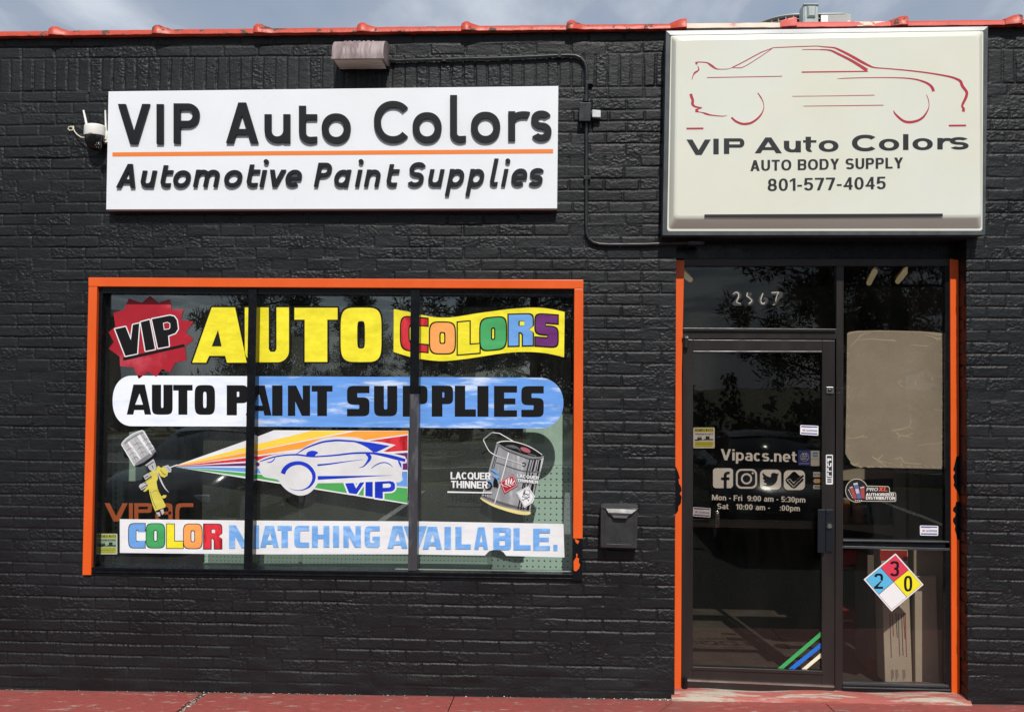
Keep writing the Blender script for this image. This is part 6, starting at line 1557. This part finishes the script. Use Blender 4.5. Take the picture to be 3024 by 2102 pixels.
rb3 = carton('product_box', ZQ([(355, 1130), (375, 1070), (430, 1115), (432, 1285), (360, 1285)]), .72, .02, M('product_red', (.32, .03, .04), rough=.45), 'red angular box at the foot of the dim carton')

# shelving with tins behind the sidelight
sh_m = M('shelf_cream', (.40, .37, .30), rough=.6, noise=(8, .06)); c = P(2600, 1590, 1.25)
su = thing('shelving_unit', (c.x, 1.3, 0), 'cream shop shelving with tins of paint seen through the sidelight', 'shelving')
mb = MB()
for q in ([(2478, 1395), (2580, 1380), (2700, 1402), (2700, 1410), (2478, 1418)], [(2478, 1548), (2645, 1552), (2645, 1582), (2478, 1560)], [(2478, 1672), (2600, 1676), (2600, 1684), (2478, 1680)]):
    mb = MB(); mb.pxp(q, 1.2, 1.6, sh_m, at=1.2); mb.build('shelf', su)
mb = MB(); mb.pxr(2644, 1380, 2675, 2000, 1.15, 1.2, sh_m); mb.build('upright', su)
amber = M('tin_amber', (.30, .14, .04), rough=.4); teal = M('tin_teal', (.06, .10, .12), rough=.4)
for i, (x0_, x1_, m_, lb) in enumerate(((2488, 2510, amber, 'amber tin nearest the door on the middle shelf'), (2517, 2552, amber, 'wide amber tin second from the door on the middle shelf'), (2560, 2625, teal, 'large dark blue tin on the middle shelf'))):
    a, b = P(x0_, 1545, 1.3), P(x1_, 1545, 1.3); top_ = P(x0_, 1475, 1.3)
    t = thing('paint_tin', (mean(a.x, b.x), 1.3, a.z), lb, 'tin', 'tins on the middle shelf'); r_ = (b.x - a.x) / 2; mx_ = mean(a.x, b.x)
    mb = MB(); mb.tube([(mx_, 1.3, a.z), (mx_, 1.3, top_.z)], r_, m_, 24); mb.build('can', t, smooth=40)
    mb = MB(); mb.tube([(mx_, 1.3, top_.z + .001), (mx_, 1.3, top_.z + .012)], r_ * 1.02, galv, 24); mb.build('lid', t, smooth=40)
mb = MB(); mb.pxp([(2695, 786), (2712, 786), (2716, 1600), (2700, 1600)], .8, .9, M('post_grey', (.16, .155, .15), rough=.7)); o = mb.build('display_post'); tag(o, 'grey upright post inside the shop behind the card sheet', 'post')
pan = M('partition_grey', (.13, .125, .12), rough=.8, noise=(4, .1)); mb = MB(); mb.box(P(2715, 1200, 1.4).x, XB - .21, 1.4, 1.46, 0, 2.6, pan); o = mb.build('partition'); tag(o, 'grey partition inside the shop at the right of the sidelight', 'partition')

# ------------------------------------------------------------------ behind the display glass
def peg_mat(name, col, pitch, r, square):
    m = M(name, col, rough=.6, noise=(2.5, .03)); nt = m.node_tree; b = nt.nodes['Principled BSDF']
    t = nt.nodes.new('ShaderNodeTexCoord'); sp = nt.nodes.new('ShaderNodeSeparateXYZ'); nt.links.new(t.outputs['Object'], sp.inputs[0])
    ds = []
    for ax in ('X', 'Z'):
        a = nt.nodes.new('ShaderNodeMath'); a.operation = 'PINGPONG'; a.inputs[1].default_value = pitch / 2; nt.links.new(sp.outputs[ax], a.inputs[0]); ds.append(a)
    c = nt.nodes.new('ShaderNodeMath'); c.operation = 'MAXIMUM' if square else 'ADD'
    if not square:
        for i, a in enumerate(ds):
            p2 = nt.nodes.new('ShaderNodeMath'); p2.operation = 'POWER'; p2.inputs[1].default_value = 2; nt.links.new(a.outputs[0], p2.inputs[0]); ds[i] = p2
    nt.links.new(ds[0].outputs[0], c.inputs[0]); nt.links.new(ds[1].outputs[0], c.inputs[1])
    l = nt.nodes.new('ShaderNodeMath'); l.operation = 'LESS_THAN'; l.inputs[1].default_value = r if square else r * r; nt.links.new(c.outputs[0], l.inputs[0])
    mx = nt.nodes.new('ShaderNodeMixRGB'); mx.inputs[2].default_value = (.012, .016, .014, 1)
    src = b.inputs['Base Color'].links[0].from_socket
    nt.links.new(src, mx.inputs[1]); nt.links.new(l.outputs[0], mx.inputs[0]); nt.links.new(mx.outputs[0], b.inputs['Base Color'])
    return m
green = (.52, .68, .58)
peg_a = peg_mat('pegboard_square_holes', green, .0370, .0048, True); peg_b = peg_mat('pegboard_round_holes', green, .0254, .0034, False); plain_g = M('shelf_back_green', green, rough=.6, noise=(2, .03))
PB = GY + .33
c = P(1625, 1690, PB)
gon = thing('display_gondola', (c.x, PB + .05, 0), 'pale green pegboard display end at the right of the window', 'display stand')
mb = MB(); mb.pxp([(1545, 1374), (1740, 1374), (1740, 1469), (1545, 1469)], PB, PB + .02, peg_a); mb.pxp([(1545, 1472.5), (1740, 1472.5), (1740, 1760), (1452, 1760), (1452, 1590), (1545, 1590)], PB, PB + .02, peg_a); mb.build('pegboard', gon)
mb = MB(); mb.pxp([(1545, 1222), (1662, 1222), (1662, 1373), (1545, 1373)], PB - .001, PB + .02, plain_g); mb.pxp([(1662.5, 1222), (1740, 1222), (1740, 1373), (1662.5, 1373)], PB + .004, PB + .02, plain_g); mb.build('header_board', gon)
PB2 = GY + .30
c = P(1020, 1690, PB2)
gon2 = thing('display_gondola', (c.x, PB2 + .05, 0), 'long low pegboard display back along the foot of the window', 'display stand')
mb = MB(); mb.pxp([(604, 1560), (884, 1560), (884, 1662), (604, 1662)], PB2, PB2 + .02, peg_b); mb.pxp([(890, 1560), (1440, 1560), (1440, 1664), (890, 1664)], PB2, PB2 + .02, peg_b); mb.build('pegboard', gon2)
slot = M('slotted_upright', (.42, .55, .47), rough=.5)
for x in (887, 1446):
    mb = MB(); mb.pxr(x - 5, 1400, x + 5, 1668, PB2 - .012, PB2 + .02, slot); mb.build('upright', gon2)
mb = MB(); mb.pxr(598, 1663, 1446, 1700, PB2 - .01, PB2 + .02, plain_g); mb.build('kick_board', gon2)
# translucent corrugated sheet
cs_m = M('corrugated_plastic', (.075, .080, .064), rough=.45, noise=(3, .18))
cs_m.node_tree.nodes['Principled BSDF'].inputs['Alpha'].default_value = .58; SHY = GY + .085
a, b = P(600, 1300, SHY), P(1553, 1300, SHY); n = int((b.x - a.x) / .0027)
zt0, zb0 = P(1000, 930, SHY).z, P(1000, 1637, SHY).z; vs, fs = [], []
for i in range(n + 1):
    x = a.x + (b.x - a.x) * i / n; y = SHY + (.0022 if i % 4 in (1, 2) else 0)
    vs += [(x, y, zb0), (x, y, zt0)]
fs = [(2 * i, 2 * i + 2, 2 * i + 3, 2 * i + 1) for i in range(n)]
mb = MB(); mb.add(vs, fs, cs_m); o = mb.build('corrugated_sheet'); tag(o, 'dark ribbed plastic sheet standing close behind the display glass', 'plastic sheet')
# shelving at the left, further in
LY = .62; lsm = M('steel_shelf_green', (.34, .44, .36), rough=.55, noise=(8, .06)); c = P(345, 1600, LY)
ls = thing('shelving_unit', (c.x, LY, 0), 'pale green slotted steel shelving at the left of the window', 'shelving')
mb = MB(); mb.pxr(331, 1276, 355, 1760, LY, LY + .05, lsm); mb.build('upright', ls)
mb = MB()
for k in range(26): mb.pxr(339.5, 1280 + k * 17, 344, 1291 + k * 17, LY - .002, LY, M('slot_dark', (.01, .012, .01), rough=.8))
mb.build('slots', ls)
for q in ((355, 1276, 458, 1286, LY), (355, 1352, 400, 1420, LY + .02), (296, 1292, 330, 1298, LY + .1)):
    mb = MB(); mb.pxr(*q, LY + .35, lsm); mb.build('shelf', ls)
dim_ws = [M('stock_pale', (.30, .31, .28), rough=.7), M('stock_grey', (.16, .17, .16), rough=.7), M('stock_green', (.10, .14, .11), rough=.7)]
rj = random.Random(8)
for i, (x0_, t, x1_, b_, y) in enumerate(((370, 1292, 392, 1350, .80), (445, 1305, 476, 1345, 1.3), (488, 1290, 494, 1318, 1.4), (503, 1278, 527, 1330, 1.6), (528, 1310, 550, 1390, 1.5), (552, 1290, 575, 1345, 1.7))):
    mb = MB(); mb.pxr(x0_, t, x1_, b_, y, y + .12, dim_ws[i % 3]); o = mb.build('stock_carton', bevel=.003)
    tag(o, ('pale carton of stock on the dim shelving behind the spray gun', 'grey carton of stock on the dim shelving behind the spray gun', 'greenish carton of stock on the dim shelving behind the spray gun')[i % 3], 'box', 'stock cartons on the dim shelving')
    o['group'] = 'stock cartons, ' + ('pale', 'grey', 'greenish')[i % 3]
mb = MB()
for k in range(4): mb.box(-3.2, -1.2, 1.2, 1.75, .35 + .45 * k, .38 + .45 * k, dim_ws[1])
o = mb.build('stock_rack'); tag(o, 'dim grey rack of shelves in the shop behind the spray gun', 'shelving')
# fluorescent tubes
tube_m = M('lamp_tube', (1.0, .82, .48), emit=.2); lam_b = M('lamp_tray', (.5, .5, .46), rough=.5)
proto = None
for i, (x, y, lb) in enumerate(((2574, 820, 'lit ceiling tube seen at the top left of the sidelight'), (2664, 815, 'lit ceiling tube seen at the top right of the sidelight'), (2016, 808, 'lit ceiling tube seen in the corner of the window over the door'))):
    yy = 3.1 if i < 2 else 2.4
    c = P(x, y, yy)
    if proto is None:
        proto = thing('ceiling_light', (c.x, c.y, c.z), lb, 'ceiling light', 'fluorescent ceiling lights')
        mb = MB(); mb.tube([(c.x + .12, c.y + .5, c.z), (c.x - .12, c.y - .5, c.z)], .024, tube_m, 12); mb.build('tube', proto)
        mb = MB(); mb.tube([(c.x + .135, c.y + .62, c.z + .045), (c.x - .135, c.y - .62, c.z + .045)], .014, lam_b, 8); mb.build('tray', proto)
    else:
        o = copy_tree(proto, label=lb); o.location = c
# ------------------------------------------------------------------ what the glass reflects: trees, cars and a building across the street
bark = M('pine_bark', (.070, .050, .038), rough=.95, noise=(14, .3), stretch=(1, 1, .2))
needle = [M('needles_dark', (.022, .034, .018), rough=.8), M('needles_mid', (.042, .060, .028), rough=.8), M('needles_olive', (.062, .075, .034), rough=.8)]
def pine(seed, h, loc, label):
    rr = random.Random(seed)
    t = thing('pine_tree', loc, label, 'tree', 'pine trees across the road')
    base = Vector(loc); mb = MB(); cr = MB()
    lean = Vector((rr.uniform(-.3, .3), rr.uniform(-.3, .3), 0))
    pts = [base + lean * (k / 8) ** 2 + Vector((rr.uniform(-.06, .06), rr.uniform(-.06, .06), h * k / 8)) for k in range(9)]
    mb.tube(pts, .2, bark, 9, rs=[.24 * (1 - k / 8.6) + .02 for k in range(9)])
    V, Fc, Mi = [], [], []
    def clump(c, r):
        for _ in range(46):
            d = Vector((rr.gauss(0, 1), rr.gauss(0, 1), rr.gauss(0, .8))).normalized(); p = c + d * r * rr.random() ** .5
            a = (d + Vector((rr.uniform(-.5, .5), rr.uniform(-.5, .5), rr.uniform(-.2, .6)))).normalized(); s = a.cross(Vector((rr.random(), rr.random(), .3))).normalized()
            L = rr.uniform(.16, .30); w = rr.uniform(.015, .035)
            o = len(V); V.extend([p - s * w, p + s * w, p + a * L]); Fc.append((o, o + 1, o + 2)); Mi.append(rr.choice((0, 0, 1, 1, 2)))
    for k in range(46):
        f = .16 + .84 * (k / 46); z = h * f; ang = k * 2.4 + rr.uniform(-.4, .4)
        reach = (2.9 * (1 - f) ** .65 + .35) * rr.uniform(.55, 1.15)
        i = min(int(f * 8), 7); p0 = pts[i].lerp(pts[i + 1], f * 8 - i)
        d = Vector((math.cos(ang), math.sin(ang), rr.uniform(-.05, .35))).normalized(); p1 = p0 + d * reach + Vector((0, 0, -.18 * reach * .4 + .15 * f))
        mb.tube([p0, p0.lerp(p1, .5) + Vector((0, 0, .08)), p1], .03, bark, 5, rs=[.05 * (1.1 - f) + .012, .03 * (1.1 - f) + .01, .006])
        for _ in range(int(3 + reach * 3.2)):
            q = rr.uniform(.3, 1.05); c = p0.lerp(p1, q) + Vector((rr.gauss(0, .22), rr.gauss(0, .22), rr.gauss(.05, .15))); clump(c, rr.uniform(.20, .40))
    cr.v = [tuple(v) for v in V]; cr.f = Fc; cr.mi = Mi; cr.mats = needle
    mb.build('trunk', t, smooth=True)
    me = bpy.data.meshes.new('crown'); me.from_pydata([Vector(p) - base for p in cr.v], [], Fc)
    for m in needle: me.materials.append(m)
    me.polygons.foreach_set('material_index', Mi); o = bpy.data.objects.new('crown', me); COL.objects.link(o); o.parent = t
    return t
p1 = pine(1, 12.5, (-1.2, -31, -.34), 'tall dark pine across the road, opposite the right pane of the display window'); p2 = pine(2, 9.0, (-11.2, -30, -.34), 'thin pine across the road, opposite the left mullion of the display window')
for src, x, y, s, r, lb in ((p1, 8.9, -29.5, 1.12, 1.1, 'broad pine across the road, opposite the door'), (p2, 11.8, -31, 1.35, 2.6, 'pine across the road, opposite the sidelight'), (p1, -3.9, -33, 1.1, 3.9, 'tallest pine in the back row across the road'), (p2, -8.2, -33, .62, 4.4, 'small low pine across the road, opposite the middle pane'), (p2, .4, -29, 1.0, .6, 'pine at the front of the row, opposite the letter box'), (p1, 14.6, -29, 1.1, 5.2, 'last pine of the row across the road, beyond the sidelight')):
    o = copy_tree(src, label=lb); o.location = (x, y, -.34); o.scale = (s, s, s); o.rotation_euler.z = r
# scrub along the far side of the road
rr = random.Random(31); V, Fc, Mi = [], [], []
for _ in range(520):
    c = Vector((rr.uniform(-34, 30), rr.uniform(-37, -33), -.34 + abs(rr.gauss(.7, .75)))); r_ = rr.uniform(.3, .7)
    for _ in range(34):
        d_ = Vector((rr.gauss(0, 1), rr.gauss(0, 1), rr.gauss(0, .7))).normalized(); q = c + d_ * r_ * rr.random() ** .5
        s_2 = Vector((rr.gauss(0, 1), rr.gauss(0, 1), rr.gauss(0, 1))).normalized() * .11; t_2 = d_.cross(s_2).normalized() * .11
        o_ = len(V); V.extend([q - s_2, q + t_2, q + s_2, q - t_2]); Fc.append((o_, o_ + 1, o_ + 2, o_ + 3)); Mi.append(rr.choice((0, 0, 1, 2)))
me = bpy.data.meshes.new('undergrowth'); me.from_pydata(V, [], Fc)
for m in needle: me.materials.append(m)
me.polygons.foreach_set('material_index', Mi); o = bpy.data.objects.new('undergrowth', me); COL.objects.link(o)
tag(o, 'dark green scrub along the far side of the road', 'undergrowth', kind='stuff')
# building across the street
bw = M('far_brick', (.14, .11, .09), rough=.9, noise=(3, .1)); bg = M('far_glass', (.03, .035, .04), rough=.1)
fb = thing('office_building', (-30, -38, -.34), 'low brick office building across the road behind the pines', 'building')
mb = MB(); mb.box(-38, -22.5, -44, -38, -.34, 4.9, bw); mb.build('wall', fb)
mb = MB(); mb.box(-38.2, -22.3, -44.2, -37.8, 4.9, 5.2, conc); mb.build('roof', fb)
for k in range(5):
    for z in (.6, 2.8):
        mb = MB(); mb.box(-37.4 + k * 2.95, -35.3 + k * 2.95, -38.02, -37.96, z, z + 1.3, bg); mb.build('window', fb)
# parked cars
def car(loc, paint, label):
    t = thing('parked_car', loc, label, 'car', 'cars parked facing the shop'); bx, by, bz = loc
    glassc = M('car_glass', (.010, .012, .014), rough=.05); rub = M('tyre_rubber', (.015, .015, .015), rough=.8); tr_ = M('car_trim', (.02, .02, .02), rough=.4); rim_m = M('wheel_rim', (.5, .5, .52), rough=.25, metal=.9)
    # body sections along y (nose towards the shop at +y): y, half width, sill z, shoulder z, deck z
    st = [(2.28, .62, .34, .52, .58), (2.15, .78, .22, .62, .70), (1.6, .88, .18, .72, .83), (.9, .91, .18, .80, .92), (.2, .92, .18, .86, .95), (-.9, .92, .18, .90, .98), (-1.6, .90, .20, .90, 1.0), (-2.1, .84, .26, .86, .98), (-2.3, .72, .36, .66, .72)]
    mb = MB(); rings = []
    for y, w, z0, z1, z2 in st:
        rings.append([(bx + a * w, by + y, bz + z) for a, z in ((-.86, z0), (-1, z0 + .1), (-1.0, (z0 + z1) / 2), (-.97, z1), (-.80, z2), (-.4, z2 + .02), (0, z2 + .03), (.4, z2 + .02), (.80, z2), (.97, z1), (1.0, (z0 + z1) / 2), (1, z0 + .1), (.86, z0))])
    mb.loft(rings, paint); mb.build('body', t, smooth=50)
    mb = MB(); rings = []
    for y, w, z in ((.95, .70, .92), (.55, .66, 1.13), (.15, .60, 1.29), (-.3, .585, 1.345), (-.9, .58, 1.33), (-1.35, .60, 1.22), (-1.85, .66, .99)):
        rings.append([(bx + a * w, by + y, bz + q) for a, q in ((-1.18 + .0, .90), (-1.0, z - .10), (-.86, z - .015), (0, z + .015), (.86, z - .015), (1.0, z - .10), (1.18, .90))])
    mb.loft(rings, glassc, close=True); mb.build('greenhouse', t, smooth=50)
    mb = MB(); rings = []
    for y, w, z in ((.12, .53, 1.308), (-.3, .53, 1.358), (-.9, .525, 1.345), (-1.3, .53, 1.25)):
        rings.append([(bx + a * w, by + y, bz + z + q) for a, q in ((-1, -.012), (-.6, .004), (0, .016), (.6, .004), (1, -.012), (.6, -.03), (-.6, -.03))])
    mb.loft(rings, paint); mb.build('roof', t, smooth=50)
    for sx in (-1, 1):
        mb = MB(); mb.box(bx + sx * .60 - .14, bx + sx * .60 + .14, by + 2.10, by + 2.235, bz + .53, bz + .63, M('headlamp', (.6, .62, .65), rough=.1)); mb.build('headlight', t, bevel=.02)
        mb = MB(); mb.ball((bx + sx * .99, by + .55, bz + .98), .09, .06, .06, paint, 12, 8); mb.build('wing_mirror', t, smooth=True)
        for y in (1.42, -1.40):
            mb = MB(); mb.tube([(bx + sx * .72, by + y, bz + .33), (bx + sx * .925, by + y, bz + .33)], .33, rub, 28); w = mb.build('tyre', t, smooth=35)
            mb = MB(); mb.tube([(bx + sx * .90, by + y, bz + .33), (bx + sx * .932, by + y, bz + .33)], .21, rim_m, 20); mb.build('rim', w, smooth=35)
    mb = MB(); mb.box(bx - .45, bx + .45, by + 2.22, by + 2.29, bz + .38, bz + .50, tr_); mb.build('grille', t, bevel=.02)
car((2.75, -7.9, -.17), M('car_paint_black', (.012, .013, .016), rough=.18, coat=.8), 'black saloon car parked nose first opposite the shop door')
car((-5.1, -8.2, -.17), M('car_paint_charcoal', (.03, .033, .036), rough=.2, coat=.8), 'charcoal saloon car parked nose first opposite the left end of the shop')
